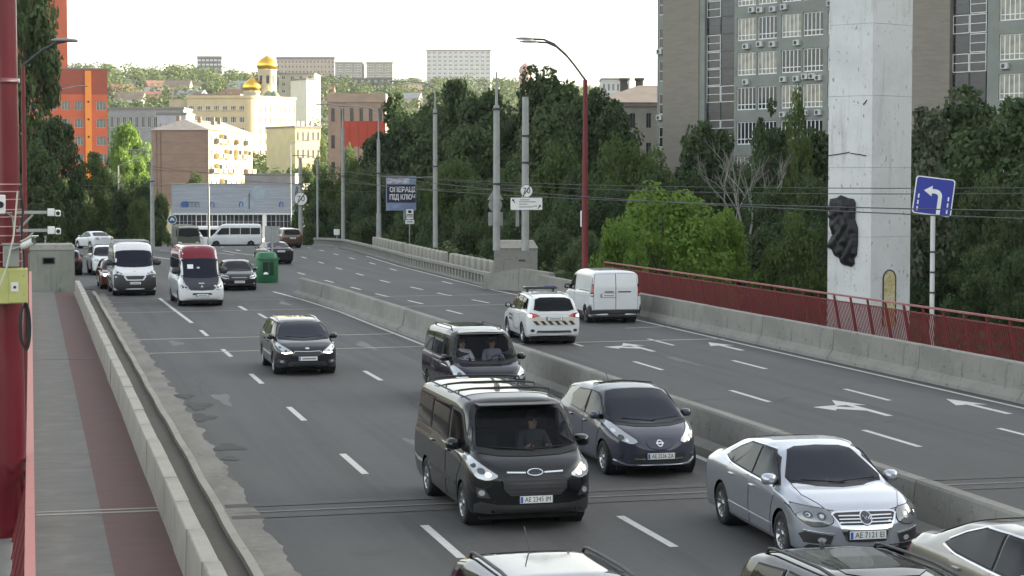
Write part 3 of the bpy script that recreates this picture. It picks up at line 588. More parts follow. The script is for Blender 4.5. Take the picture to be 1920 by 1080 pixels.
class Car:
    def __init__(s,name,label,L,W,top,belt,roofw,bot=.2,fD=.55,fN=2.6,rD=.35,rN=3,wh=(1.35,-1.35,.32),pt=None,fine=1,sig=.05,group=None,cuts=(),archm=None,wtyp=5,tw=.2,cat='car',side=.0,arch=1.12):
        s.root=thing(name,label,cat,(0,0,0),0,group); s.L,s.W=L,W; s.pt=pt; s.fine=fine; s.wh=wh
        ds=.045 if fine==2 else (.07 if fine==1 else .14)
        t=np.linspace(0,1,12 if fine else 8)
        xs=np.unique(np.round(np.concatenate([L/2-fD*t**2.4,-L/2+rD*t**2.4,np.arange(-L/2+.02,L/2-.02,ds)]),4))
        xs=xs[np.concatenate([[True],np.diff(xs)>.0005])]
        d=np.clip((L/2-xs)/fD,0,1); pf=(1-(1-d)**fN)**(1/fN); d=np.clip((xs+L/2)/rD,0,1); pr=(1-(1-d)**rN)**(1/rN)
        w_=W/2*pf*pr; tp=smoothed(top,xs,sig); bl=np.minimum(smoothed(belt,xs,.08),tp-.03); rw=smoothed(roofw,xs,.06)*w_
        zb=np.full(len(xs),bot)+.10*(1-np.clip((L/2-xs)/.35,0,1))+.10*(1-np.clip((xs+L/2)/.35,0,1))
        zb=np.minimum(zb,bl-.1)
        rows=[]
        for i in range(len(xs)):
            w=w_[i]; b=bl[i]; T=tp[i]; q=T-b; r=min(rw[i],w*.94); z0=zb[i]; hb=b-z0; g=.955*w
            c=[(0,z0),(.78*w,z0),(.95*w,z0+.012),(.98*w,z0+.2*hb),((1-side)*w,z0+.42*hb),(w,z0+.62*hb),(.992*w,b-.13*hb),(.97*w,b-.02*hb),(g*.88+r*.12,b+.07*q),(g*.2+r*.8,b+.74*q),(r*.96,b+.91*q),(r*.72,b+.975*q),(r*.4,T),(0,T)]
            for _ in range(2 if fine else 1):
                n=[c[0]]
                for a,bb in zip(c,c[1:]): n+=[(a[0]*.75+bb[0]*.25,a[1]*.75+bb[1]*.25),(a[0]*.25+bb[0]*.75,a[1]*.25+bb[1]*.75)]
                c=n+[c[-1]]
            rows.append(c)
        m=len(rows[0]); bm=bmesh.new(); V=[]
        for i,c in enumerate(rows):
            V.append([bm.verts.new((xs[i],y,z)) for y,z in c]+[bm.verts.new((xs[i],-y,z)) for y,z in reversed(c[1:-1])])
        nn=len(V[0])
        for i in range(len(V)-1):
            for k in range(nn): bm.faces.new((V[i][k],V[i+1][k],V[i+1][(k+1)%nn],V[i][(k+1)%nn]))
        bmesh.ops.remove_doubles(bm,verts=bm.verts,dist=.0004); bmesh.ops.recalc_face_normals(bm,faces=bm.faces)
        s.bvh=BVHTree.FromBMesh(bm)
        # wheel arches
        for xw in wh[:2]:
            ra=wh[2]*arch; zc=wh[2]
            kill=[f for f in bm.faces if abs(f.calc_center_median().y)>W*.29 and math.hypot(f.calc_center_median().x-xw,f.calc_center_median().z-zc)<ra]
            edge={v for f in kill for v in f.verts if any(g not in kill for g in v.link_faces)} if len(kill)<400 else set()
            if not edge:
                ks=set(kill); edge={v for f in kill for v in f.verts if any(g not in ks for g in v.link_faces)}
            bmesh.ops.delete(bm,geom=kill,context='FACES')
            for v in edge:
                if v.is_valid and abs(v.co.y)>W*.33:
                    dx,dz=v.co.x-xw,v.co.z-zc; h=math.hypot(dx,dz)
                    if h>1e-3 and v.co.z>zb.min()+.03: v.co.x=xw+dx*ra/h; v.co.z=zc+dz*ra/h
        for view,poly in cuts:
            kill=[]
            for f in bm.faces:
                c=f.calc_center_median(); nr=f.normal
                if view=='F' and nr.x>.15 and inside(poly,c.y,c.z) and c.x>0: kill.append(f)
                if view in 'LS' and abs(nr.y)>.5 and inside(poly,c.x,c.z) and (c.y>0)==(view=='L'): kill.append(f)
            bmesh.ops.delete(bm,geom=kill,context='FACES')
        me=bpy.data.meshes.new('body'); bm.to_mesh(me); bm.free(); me.polygons.foreach_set('use_smooth',[True]*len(me.polygons))
        s.body=ob('body',me,pt,s.root)
        # wheels and liners
        for xw in wh[:2]:
            for sgn in (1,-1): s.wheel(xw,sgn,wh[2],tw,wtyp)
            for sg in (1,-1): MB().lathe([(wh[2]*arch+.01,sg*W*.28),(wh[2]*arch+.01,sg*W*.47)],20,(xw,0,wh[2]),'y').build('wheel_housing',cabin_m,s.root)
            MB().box(xw-wh[2],xw+wh[2],-W*.3,W*.3,.17,wh[2]*1.1).build('axle_guard',cabin_m,s.root)
            if xw==wh[0]: MB().box(-L/2+.4,L/2-.45,-W*.4,W*.4,.13,.26).build('underbody',cabin_m,s.root)  # dark box added beneath each car to deepen the shade there
            if archm:
                for sgn in (1,-1): s.patch('arch_trim',archm,'L' if sgn>0 else 'S',[(xw+wh[2]*(arch+.17)*math.cos(R(a)),wh[2]+wh[2]*(arch+.17)*math.sin(R(a))) for a in range(-15,196,15)]+[(xw+wh[2]*(arch+.0)*math.cos(R(a)),wh[2]+wh[2]*(arch+.0)*math.sin(R(a))) for a in range(195,-16,-15)],.012)
    def hit(s,view,a,b):
        o,d=VIEW[view](a,b); h=s.bvh.ray_cast(o,d)
        if h[0] is None:
            h=s.bvh.find_nearest(o+d*(9-(s.L/2 if view in 'FR' else s.W/2 if view in 'LS' else 1.4)))
        n=h[1]
        if n.dot(d)>0: n=-n
        return h[0],n
    def patch(s,name,m,view,poly,off=.006,hole=None,grid=None,parent=None,depth=.02):
        grid=grid or (.07 if s.fine==2 else .11 if s.fine else .25); vs=[]; ed=[]
        def loop(p):
            st=len(vs); pts=[]
            for i in range(len(p)):
                a=Vector(p[i]); b=Vector(p[(i+1)%len(p)]); n=max(1,int((b-a).length/grid+.5))
                for k in range(n): pts.append(a.lerp(b,k/n))
            for i,q in enumerate(pts): vs.append(q); ed.append((st+i,st+(i+1)%len(pts)))
        loop(poly)
        if hole: loop(hole)
        xs=[q[0] for q in poly]; zs=[q[1] for q in poly]; inn=offset_poly(poly,-.4*grid)
        x=min(xs)+grid*.5
        while x<max(xs):
            z=min(zs)+grid*.5
            while z<max(zs):
                if inside(inn,x,z) and not(hole and inside(offset_poly(hole,.4*grid),x,z)): vs.append(Vector((x,z)))
                z+=grid
            x+=grid
        r=geometry.delaunay_2d_cdt(vs,ed,[],1,1e-5); V2,F=r[0],r[2]; fs=[]
        for f in F:
            c=sum((V2[i] for i in f),Vector((0,0)))/len(f)
            if inside(poly,c.x,c.y) and not(hole and inside(hole,c.x,c.y)): fs.append(tuple(f))
        H_=[s.hit(view,q.x,q.y) for q in V2]; v3=[h+n*off for h,n in H_]; cnt={}
        for f in fs:
            for i in range(len(f)):
                e=(f[i],f[(i+1)%len(f)]); k=tuple(sorted(e)); cnt.setdefault(k,[]).append(e)
        mb=MB(); mb.add(v3,fs,True)
        low=[h-n*depth for h,n in H_]; sk=[e[0] for e in cnt.values() if len(e)==1]
        vv=[];ff=[]
        for a,b in sk: o=len(vv); vv+=[v3[a],v3[b],low[b],low[a]]; ff.append((o,o+1,o+2,o+3))
        mb.add(vv,ff,False)
        me=bpy.data.meshes.new(name); me.from_pydata(mb.v,[],mb.f); me.polygons.foreach_set('use_smooth',mb.sm)
        # face outward
        if fs:
            f=fs[0]; nr=(v3[f[1]]-v3[f[0]]).cross(v3[f[2]]-v3[f[0]])
            if nr.dot(H_[f[0]][1])<0: me.flip_normals()
        return ob(name,me,m,parent or s.root)
    def both(s,name,m,poly,off=.006,parent=None,view='LS',**k):
        if view=='LS': return [s.patch(name,m,'L',poly,off,**k),s.patch(name,m,'S',poly,off,**k)]
        return [s.patch(name,m,view,poly,off,**k),s.patch(name,m,view,[(-y,z) for y,z in poly][::-1],off,**k)]
    def glass(s,view,poly,m=GL,name='window',sealw=.022):
        vw=('L','S') if view=='LS' else (view,)
        if s.fine==2:
            pin=offset_poly(poly,-.012); bm=bmesh.new(); bm.from_mesh(s.body.data); kill=[]
            for f in bm.faces:
                c=f.calc_center_median(); nr=f.normal
                if view in 'FR' and len(view)==1:
                    sx=1 if view=='F' else -1
                    if nr.x*sx>.1 and c.z>.8 and c.x*sx>-.5 and inside(pin,c.y,c.z): kill.append(f)
                elif abs(nr.y)>.45 and inside(pin,c.x,c.z): kill.append(f)
            bmesh.ops.delete(bm,geom=kill,context='FACES'); bm.to_mesh(s.body.data); bm.free()
        for v in vw:
            g=s.patch(name,m,v,poly,.015,grid=.045 if s.fine==2 else None)
            if s.fine: s.patch('window_seal',seal,v,offset_poly(poly,sealw),.009,parent=g,grid=.04 if s.fine==2 else None)
    def door(s,poly,hx=None,hz=None,m=None):
        for v in 'LS':
            sg=1 if v=='L' else -1
            d=s.patch('door',m or s.pt,v,poly,.0065)
            s.patch('door_gap',seal,v,offset_poly(poly,.011),.003,parent=d,grid=.14)
            if hx is not None:
                h,n=s.hit(v,hx,hz); MB().rbox(h.x-.09,h.x+.09,h.y-.012 if sg>0 else h.y-.045,h.y+.045 if sg>0 else h.y+.012,hz-.016,hz+.016,.008).build('handle',m or s.pt,d)
    def plate(s,view,z,text=None,y=0,w=.52,h=.112):
        p,n=s.hit(view,y,z); sg=1 if view=='F' else -1
        x=p.x+sg*.02
        pl=MB().rbox(min(x,x+sg*.012),max(x,x+sg*.012),y-w/2,y+w/2,z-h/2,z+h/2,.004).build('number_plate',plate_m,s.root)
        MB().box(min(x-sg*.03,x-sg*.001),max(x-sg*.03,x-sg*.001),y-w/2-.015,y+w/2+.015,z-h/2-.012,z+h/2+.012).build('plate_holder',plastic,pl)
        xx=x+sg*.0135
        if text:
            me=text_mesh(text,h*.98,.001,.0); xs=[v.co.x for v in me.vertices]; wd=max(xs)-min(xs); me.transform(Matrix.Diagonal((w*.8/wd,1,1,1)))
            me.transform(Matrix.Rotation(PI/2 if sg>0 else -PI/2,4,'Z')); ob('plate_text',me,ink,pl,(xx,y+sg*.025,z))
        if not text: MB().box(min(xx-sg*.001,xx+sg*.001),max(xx-sg*.001,xx+sg*.001),y-w*.36+sg*.025,y+w*.36+sg*.025,z-h*.2,z+h*.2).build('worn_print',mat('print_grey',(.25,.26,.25),.6,0,.5,30),pl)
        MB().box(min(xx-sg*.001,xx+sg*.001),max(xx-sg*.001,xx+sg*.001),*sorted((y-sg*(w/2-.008),y-sg*(w/2-.045))),z-h*.42,z+h*.42).build('country_strip',plate_b,pl)
        return pl
    def wheel(s,xw,sgn,r,tw,typ):
        key=('W',round(r,3),round(tw,3),typ)
        if key not in WCACHE:
            n=28 if s.fine else 16; a=tw/2
            ty=MB().lathe([(r*.64,-a),(r*.86,-a*1.03),(r*.96,-a*.95),(r,-a*.7),(r,a*.7),(r*.96,a*.95),(r*.86,a*1.03),(r*.64,a),(r*.62,a*.5)],n,(0,0,0),'y').mesh('tyre'); ty.materials.append(tyre_m)
            rm=MB().lathe([(r*.655,a*.98),(r*.6,a*.98),(r*.585,a*.3),(0,a*.25)],n,(0,0,0),'y')
            if typ:
                for k in range(typ):
                    t=2*PI*k/typ; c,sn=math.cos(t),math.sin(t); w0,w1=r*.1,r*.065; vs=[]
                    for q,wd,yy in ((r*.06,w0,a*.75),(r*.6,w1,a*.93)):
                        for e,dy in ((-wd,0),(wd,0),(wd,-.05),(-wd,-.05)): vs.append((q*c-e*sn,yy+dy,q*sn+e*c))
                    rm.add(vs,[(0,1,5,4),(1,2,6,5),(2,3,7,6),(3,0,4,7)])
                rm.lathe([(r*.15,a*.7),(r*.15,a*.86),(0,a*.88)],12,(0,0,0),'y')
            else: rm.lathe([(r*.5,a*.3),(r*.42,a*.85),(0,a*.9)],n,(0,0,0),'y')
            rm=rm.mesh('rim'); rm.materials.append(rim_m if typ else rim_d); WCACHE[key]=(ty,rm)
        ty,rm=WCACHE[key]; y=sgn*(s.W/2-tw/2-.015)
        o=ob('wheel',ty,None,s.root,(xw,y,r),(0,0,0 if sgn>0 else PI)); ob('rim',rm,None,o)
        if typ and s.fine: 
            if key+('d',) not in WCACHE:
                q=MB().lathe([(r*.58,tw*.5*.27),(0,tw*.5*.27)],20,(0,0,0),'y').mesh('hub_back'); q.materials.append(rim_d); WCACHE[key+('d',)]=q
            ob('hub_back',WCACHE[key+('d',)],None,o)
    def mirror(s,x,z,m=None,sz=1,out=.11):
        for sg in (1,-1):
            p,n=s.hit('L' if sg>0 else 'S',x,z); y=p.y
            mb=MB(); vs=[]; N=10
            for i,(u,rr_) in enumerate(((-.07,.55),(-.06,.9),(-.01,1),(.05,.8),(.085,.35))):
                for k in range(N):
                    a=2*PI*k/N; ca,sa=math.cos(a),math.sin(a); e=lambda c:math.copysign(abs(c)**.7,c)
                    vs.append((x+u*sz,y+sg*(out+.1*sz*rr_*e(ca)),z+.075*sz*rr_*e(sa)+.03))
            mb.add(vs,[(i*N+k,i*N+(k+1)%N,(i+1)*N+(k+1)%N,(i+1)*N+k) for i in range(4) for k in range(N)],True); mb.add(vs[-N:],[tuple(range(N))],True)
            mo=mb.build('mirror',m or s.pt,s.root)
            MB().add(vs[:N],[tuple(range(N))]).build('mirror_glass',chrome,mo)
            MB().tube((x,y-sg*.02,z-.03),(x,y+sg*(out),z-.01),.025,.02,8).build('stalk',plastic,mo)
    def rails(s,x0,x1,y,z,m=plastic,h=.05):
        for sg in (1,-1):
            pts=[(x0+(x1-x0)*u, sg*y, s.hit('T',x0+(x1-x0)*u,sg*y)[0].z+(h if .03<u<.97 else -.01)) for u in (0,.04,.1,.3,.5,.7,.9,.96,1)]
            MB().path(pts,.018,6).build('roof_rail',m,s.root)
    def bar(s,name,m,view,pts,wd=.02,off=.012):
        """thin raised strip along a polyline in a view"""
        P=[Vector(p) for p in pts]; lft=[];rgt=[]
        for i,p in enumerate(P):
            t=(P[min(i+1,len(P)-1)]-P[max(i-1,0)]).normalized(); n=Vector((-t.y,t.x))*wd/2; lft.append(tuple(p+n)); rgt.append(tuple(p-n))
        return s.patch(name,m,view,lft+rgt[::-1],off)
    def wipers(s,pts):
        for a,b in pts:
            ha,na=s.hit('F',*a); hb,nb=s.hit('F',*b); MB().tube(ha+na*.02,hb+nb*.02,.009,n=5).build('wiper',seal,s.root)
    def place(s,x,y,rz): s.root.location=(x,y,zr(y)); s.root.rotation_euler=(0,0,rz); return s
    def far(s,x,y,rz): s.place(x,y,rz); s.root.location.z=zr(y)+.01; s.root.rotation_euler=(0,0,rz); return s
    def front(s,x,y,yaw=0): return s.place(x+math.sin(yaw)*s.L/2,y+math.cos(yaw)*s.L/2,-PI/2-yaw)     # heading to the camera, nose at (x,y)
    def rear(s,x,y,yaw=0): return s.place(x-math.sin(yaw)*s.L/2,y+math.cos(yaw)*s.L/2,PI/2+yaw)       # heading away, tail at (x,y)
WCACHE={}
def poly(*a): return [(a[i],a[i+1]) for i in range(0,len(a),2)]
def ellipse(cx,cz,rx,rz,n=16): return [(cx+rx*math.cos(2*PI*k/n),cz+rz*math.sin(2*PI*k/n)) for k in range(n)]
# ---- people inside
def seated_person(root,name_label,loc,shirt,skin,hair,reach=True):
    """driver: one skinned body, hands on the wheel; faces +x"""
    J={'pel':(0,0,.0),'wst':(-.03,0,.16),'chest':(-.06,0,.38),'neck':(-.05,0,.52),'chin':(-.02,0,.60),'head':(-.02,0,.70),'top':(-.03,0,.80)}
    E=[('pel','wst'),('wst','chest'),('chest','neck'),('neck','chin'),('chin','head'),('head','top')]; Rd={'pel':.15,'wst':.14,'chest':.16,'neck':.055,'chin':.075,'head':.1,'top':.06}
    for sg,t in ((1,'l'),(-1,'r')):
        J['sh'+t]=(-.05,sg*.19,.44); J['el'+t]=(.14,sg*.26,.2); J['wr'+t]=(.38,sg*.15,.3) if reach else (.3,sg*.12,.05)
        J['hp'+t]=(.02,sg*.1,-.02); J['kn'+t]=(.45,sg*.15,.06); J['an'+t]=(.62,sg*.14,-.32)
        E+=[('chest','sh'+t),('sh'+t,'el'+t),('el'+t,'wr'+t),('pel','hp'+t),('hp'+t,'kn'+t),('kn'+t,'an'+t)]
        for k,v in (('sh',.07),('el',.05),('wr',.032),('hp',.1),('kn',.07),('an',.045)): Rd[k+t]=v
        for i in range(4):
            a='k%d'%i+t; b='f%d'%i+t; w=J['wr'+t]; J[a]=(w[0]+.07,w[1]+(i-1.5)*.022*sg,w[2]+.03); J[b]=(w[0]+.1,w[1]+(i-1.5)*.023*sg,w[2]-.01); E+=[('wr'+t,a),(a,b)]; Rd[a]=.011; Rd[b]=.009
        w=J['wr'+t]; J['th'+t]=(w[0]+.05,w[1]-.05*sg,w[2]+.03); E.append(('wr'+t,'th'+t)); Rd['th'+t]=.011
    names=list(J); me=bpy.data.meshes.new('person'); me.from_pydata([J[k] for k in names],[(names.index(a),names.index(b)) for a,b in E],[])
    o=bpy.data.objects.new('p',me); scn.collection.objects.link(o); md=o.modifiers.new('s','SKIN'); sv=me.skin_vertices[0].data
    for i,k in enumerate(names): sv[i].radius=(Rd[k],Rd[k])
    sv[0].use_root=True; sb=o.modifiers.new('u','SUBSURF'); sb.levels=1; sb.render_levels=1
    dg=bpy.context.evaluated_depsgraph_get(); dg.update(); m2=bpy.data.meshes.new_from_object(o.evaluated_get(dg)); bpy.data.objects.remove(o)
    m2.materials.clear(); m2.materials.append(shirt); m2.materials.append(skin); m2.materials.append(mat('trousers',(.03,.03,.05),.9))
    for p in m2.polygons:
        c=p.center; p.material_index=1 if (c.z>.53 or (c.x>.33 and c.z>.2)) else (2 if c.z<.03 else 0); p.use_smooth=True
    person=ob('person',m2,None); person.name='person'; tag(person,name_label,'person')
    hm=MB(); n=12
    hm.lathe([(.0,.835),(.06,.825),(.1,.78),(.112,.72),(.105,.66)],n,(-.035,0,0),'z').build('hair',hair,person)
    for sg in (1,-1): MB().lathe([(.0,.012),(.012,.006),(.014,0)],8,(.072,sg*.035,.705),'x').build('eye',ink,person)
    MB().lathe([(.0,.03),(.014,.012),(.02,0)],8,(.085,0,.675),'x').build('nose',skin,person); MB().box(.066,.074,-.025,.025,.632,.64).build('mouth',mat('lips',(.25,.08,.07)),person)
    return person
skin_m=mat('skin',(.45,.27,.2),.6,0,.05); hair_m=mat('hair_brown',(.03,.02,.015),.7)
def cabin(c,x0,x1,zf,zr,wd):
    """seats, dashboard, wheel so that the clear windscreen has something behind it"""
    r=c.root
    MB().rbox(x1-.35,x1,-wd,wd,zf-.25,zf,.06).build('dashboard',cabin_m,r)
    MB().box(x0,x1,-wd,wd,.3,.33).build('cabin_floor',cabin_m,r); MB().box(x0-.02,x0,-wd*.95,wd*.95,.33,zr).build('bulkhead',cabin_m,r)
    MB().box(x0,x1-.3,-wd*.82,wd*.82,zr,zr+.01).build('headliner',mat('headliner',(.12,.12,.12),.9),r)
    sx=x0+(x1-x0)*.42
    for sg in (1,-1):
        st=MB().rbox(sx-.25,sx+.3,sg*.38-.25,sg*.38+.25,.5,zf-.35,.06).build('seat',cabin_m,r)
        MB().rbox(sx-.4,sx-.24,sg*.38-.23,sg*.38+.23,zf-.35,zf+.22,.05).build('seat_back',cabin_m,st); MB().rbox(sx-.36,sx-.25,sg*.38-.13,sg*.38+.13,zf+.25,zf+.43,.04).build('head_rest',cabin_m,st)
    n=20; cx,cz=sx+.52,zf-.02; vs=[]
    w=MB().path([(cx-.1*math.sin(2*PI*k/n)*.5,.38+.18*math.cos(2*PI*k/n),cz+.17*math.sin(2*PI*k/n)) for k in range(n+1)],.014,6); w.tube((cx,.2,cz),(cx,.56,cz),.012,n=6); w.tube((cx,.38,cz),(cx+.25,.38,cz-.12),.025,n=8)
    w.build('steering_wheel',plastic,r); return sx
# ---------------------------------------------------------------- black panel van
ws=sym(poly(0,1.855,.45,1.85,.7,1.81,.76,1.72,.86,1.3,.84,1.22,.5,1.17,0,1.155))
sw=poly(.42,1.22,1.42,1.2,1.55,1.24,1.1,1.68,.98,1.74,.42,1.75)
c=Car('van','black panel van with pale roof cross bars, headlights lit, in the near middle lane',4.97,1.99,
  [(-2.49,1.3),(-2.46,1.75),(-2.38,1.92),(-2.0,1.965),(.55,1.98),(1.0,1.93),(1.3,1.78),(1.98,1.17),(2.2,1.09),(2.38,.98),(2.46,.82),(2.49,.6)],[(-2.4,1.14),(1.2,1.12),(1.8,1.04),(2.2,.96),(2.45,.8)],[(-2.4,.88),(.9,.86),(1.3,.83),(2.0,.83),(2.45,.78)],.2,.62,2.7,.16,4,(1.56,-1.37,.335),P_black,2,.045,None,[('F',ws),('L',sw),('S',sw)],None,10,.21,'van')
c.patch('windscreen',GLs,'F',offset_poly(ws,.02),.006); c.patch('screen_border',seal,'F',offset_poly(ws,.035),.009,hole=offset_poly(ws,-.045))
for v in 'LS': g=c.patch('window',GLs,v,offset_poly(sw,.015),.005); c.patch('window_seal',seal,v,offset_poly(sw,.03),.008,hole=offset_poly(sw,-.035),parent=g)
c.glass('LS',poly(-1.0,1.25,.25,1.23,.25,1.74,-.95,1.72)); c.glass('LS',poly(-2.25,1.3,-1.15,1.26,-1.12,1.71,-2.2,1.7))
c.door(poly(.36,.3,1.12,.3,1.2,.7,1.52,1.0,1.5,1.17,.36,1.19),.5,1.05); c.door(poly(-.95,.3,.3,.3,.3,1.19,-1.0,1.21),-.8,1.05)
c.bar('side_moulding',plastic,'L',[(-1.0,.62),(1.1,.6)],.1); c.bar('side_moulding',plastic,'S',[(-1.0,.62),(1.1,.6)],.1)
hl=smooth_poly(poly(.56,.86,.74,.79,.9,.83,.955,.98,.965,1.12,.93,1.17,.86,1.07,.7,.95))
for sg in (1,-1):
    q=[(sg*y,z) for y,z in hl]; h=c.patch('headlight',lampglass,'F',q,.012); c.patch('lamp_reflector',lampdark,'F',[(sg*y,z) for y,z in ellipse(.82,.93,.055,.045)],.018,parent=h); c.patch('lamp_bulb',lamp_lit,'F',[(sg*y,z) for y,z in ellipse(.73,.88,.04,.03)],.018,parent=h)
c.patch('grille',plastic,'F',sym(poly(0,.88,.4,.87,.52,.82,.5,.66,.4,.56,0,.55)),.008)
for z in (.62,.68,.74,.8): c.bar('grille_slat',dark_steel,'F',[(-.46,z),(0,z-.005),(.46,z)],.018,.02)
for sg in (1,-1): c.bar('chrome_bar',chrome,'F',[(sg*.15,.905),(sg*.45,.915)],.022,.022)
em=c.patch('oval_emblem',chrome,'F',ellipse(0,.905,.13,.052,18),.03); c.patch('emblem_field',P_navy,'F',ellipse(0,.905,.115,.04,18),.034,parent=em)
me=text_mesh('Ford',.065,.001,.001); me.transform(Matrix.Rotation(PI/2,4,'Z')); ob('emblem_script',me,chrome,em,(c.hit('F',0,.905)[0].x+.038,0,.905))
c.plate('F',.5,'AE 2345 IM')
c.patch('lower_bumper',plastic,'F',sym(poly(0,.42,.6,.42,.85,.46,.93,.4,.92,.28,0,.27)),.008)
for sg in (1,-1): f=c.patch('fog_surround',plastic,'F',[(sg*y,z) for y,z in poly(.7,.52,.88,.53,.9,.68,.78,.66)],.012); c.patch('fog_lamp',lampglass,'F',[(sg*y,z) for y,z in ellipse(.82,.6,.045,.045,12)],.02,parent=f)
c.mirror(1.32,1.22,P_black,1.35,.14); c.wipers([((-.05,1.2),(.62,1.24)),((.1,1.19),(-.6,1.25))])
for x in (-1.75,-.65,.35):
    MB().path([(x,-.78,1.95)]+[(x,y,2.035-.03*(abs(y)/.76)**4) for y in (-.76,-.5,0,.5,.76)]+[(x,.78,1.95)],.018,6).build('roof_bar',plastic,c.root)
for sg in (1,-1): c.bar('roof_gutter',seal,'T',[(-2.2,sg*.74),(.5,sg*.74),(.9,sg*.7)],.03,.006)
sx=cabin(c,.15,1.75,1.12,1.86,.82); c.front(7.6,29.6,.0)
p=seated_person(c.root,'person in a dark top driving the black panel van','',mat('shirt_dark',(.05,.055,.06),.9),skin_m,hair_m); p.location=c.root.matrix_basis@Vector((sx-.02,.38,.86)); p.rotation_euler=c.root.rotation_euler
# ---------------------------------------------------------------- dark minivan behind
ws=sym(poly(0,1.70,.4,1.69,.6,1.66,.66,1.58,.78,1.18,.76,1.1,.4,1.05,0,1.04))
sw=poly(.3,1.12,1.2,1.1,1.42,1.13,.95,1.56,.82,1.62,.3,1.63)
c=Car('minivan','dark violet minivan with roof rails directly behind the black van',4.4,1.83,
  [(-2.2,1.1),(-2.17,1.5),(-2.08,1.72),(-1.8,1.8),(.2,1.83),(.7,1.78),(.98,1.66),(1.5,1.06),(1.85,.97),(2.08,.86),(2.17,.72),(2.2,.55)],[(-2.2,1.08),(1.0,1.05),(1.5,.98),(2.1,.76)],[(-2.2,.84),(.6,.82),(1.0,.8),(1.5,.8),(2.1,.76)],.2,.6,2.6,.16,4,(1.35,-1.35,.31),P_violet,2,.045,None,[('F',ws),('L',sw),('S',sw)],None,0,.2,'minivan')
c.patch('windscreen',GLs,'F',offset_poly(ws,.02),.006); c.patch('screen_border',seal,'F',offset_poly(ws,.035),.009,hole=offset_poly(ws,-.035))
for v in 'LS': g=c.patch('window',GLs,v,offset_poly(sw,.015),.005); c.patch('window_seal',seal,v,offset_poly(sw,.03),.008,hole=offset_poly(sw,-.035),parent=g)
c.glass('LS',poly(-.85,1.14,.2,1.13,.2,1.63,-.8,1.63)); c.glass('LS',poly(-1.98,1.18,-1.0,1.15,-.96,1.62,-1.9,1.58))
c.door(poly(.25,.3,.95,.3,1.05,.66,1.33,.95,1.3,1.07,.25,1.08),.38,.98); c.door(poly(-.8,.3,.2,.3,.2,1.08,-.85,1.09),.05,.98)
for sg in (1,-1):
    h=c.patch('headlight',lampglass,'F',[(sg*y,z) for y,z in smooth_poly(poly(.55,.7,.75,.67,.88,.76,.9,.95,.84,1.0,.68,.86))],.012); c.patch('lamp_reflector',lampdark,'F',[(sg*y,z) for y,z in ellipse(.77,.8,.05,.05)],.018,parent=h)
c.patch('grille',plastic,'F',sym(poly(0,.74,.4,.73,.45,.6,0,.58)),.01); c.plate('F',.48,None); c.patch('lower_bumper',plastic,'F',sym(poly(0,.42,.8,.42,.84,.28,0,.27)),.008)
c.mirror(1.12,1.12,P_violet,1.15,.12); c.wipers([((-.05,1.08),(.55,1.12)),((.1,1.07),(-.5,1.13))]); c.rails(-1.7,.35,.62,1.8,plastic,.06)
c.patch('sun_strip',mat('strip_pale',(.55,.55,.5),.4,0,.1),'F',sym(poly(0,1.775,.5,1.765,.56,1.74,.56,1.72,0,1.735)),.012)
sx=cabin(c,-.1,1.3,1.02,1.7,.72); c.front(10.75,46.0,.0)
for y,sh,lab,rc in ((.38,mat('shirt_grey',(.3,.29,.36),.9),'person driving the dark violet minivan behind the black van',True),(-.38,mat('shirt_white',(.75,.74,.78),.9),'person in a white shirt in the passenger seat of the minivan',False)):
    p=seated_person(c.root,lab,'',sh,skin_m,hair_m,rc); p.location=c.root.matrix_basis@Vector((sx-.02,y,.78)); p.rotation_euler=c.root.rotation_euler
# ---------------------------------------------------------------- generic front and rear dressing
def lamps_front(c,half,m=lampglass,bulbs=(),inner=lampdark):
    for sg in (1,-1):
        h=c.patch('headlight',m,'F',[(sg*y,z) for y,z in smooth_poly(half)],.013,grid=.04 if c.fine==2 else None); c.patch('lamp_bezel',seal,'F',offset_poly([(sg*y,z) for y,z in smooth_poly(half)],.012),.006,parent=h,grid=.04 if c.fine==2 else None)
        for (y,z,r,mm) in bulbs: c.patch('lamp_reflector',mm,'F',[(sg*a,b) for a,b in ellipse(y,z,r,r*.85,12)],.018,parent=h)
def tails(c,half,m=tail_m,inner=(),view='R'):
    for sg in (1,-1):
        h=c.patch('tail_light',m,view,[(sg*y,z) for y,z in half],.012)
        for p,mm in inner: c.patch('lamp_segment',mm,view,[(sg*y,z) for y,z in p],.017,parent=h)
# ---------------------------------------------------------------- grey egg-shaped hatchback
c=Car('hatchback','graphite grey rounded hatchback with big headlights beside the black van',4.45,1.77,
  [(-2.22,.7),(-2.18,1.0),(-2.0,1.25),(-1.6,1.44),(-.9,1.53),(.0,1.55),(.45,1.49),(.8,1.34),(1.45,.98),(1.8,.88),(2.05,.76),(2.18,.62),(2.225,.48)],[(-2.2,1.0),(-1.2,1.02),(.8,.96),(1.4,.88),(2.1,.66)],[(-2.2,.7),(-1.5,.74),(0,.76),(.6,.76),(1.4,.82),(2.1,.74)],.18,.95,2.3,.5,2.4,(1.38,-1.32,.315),P_grey,2,.06,None,(),None,10,.2)
c.glass('F',sym(poly(0,1.46,.38,1.45,.54,1.42,.6,1.34,.76,1.05,.72,.99,.35,.945,0,.935)),GLb,'windscreen',.03)
c.glass('LS',poly(.12,1.02,1.0,.98,1.2,.99,.62,1.34,.45,1.4,.12,1.42)); c.glass('LS',poly(-.95,1.05,.02,1.02,.02,1.42,-.75,1.38,-1.05,1.24)); 
c.door(poly(.08,.28,.95,.28,1.03,.68,1.2,.86,1.15,.94,.08,.98),.22,.88); c.door(poly(-.85,.3,.03,.28,.03,.98,-.98,1.0,-1.02,.75),-.75,.9)
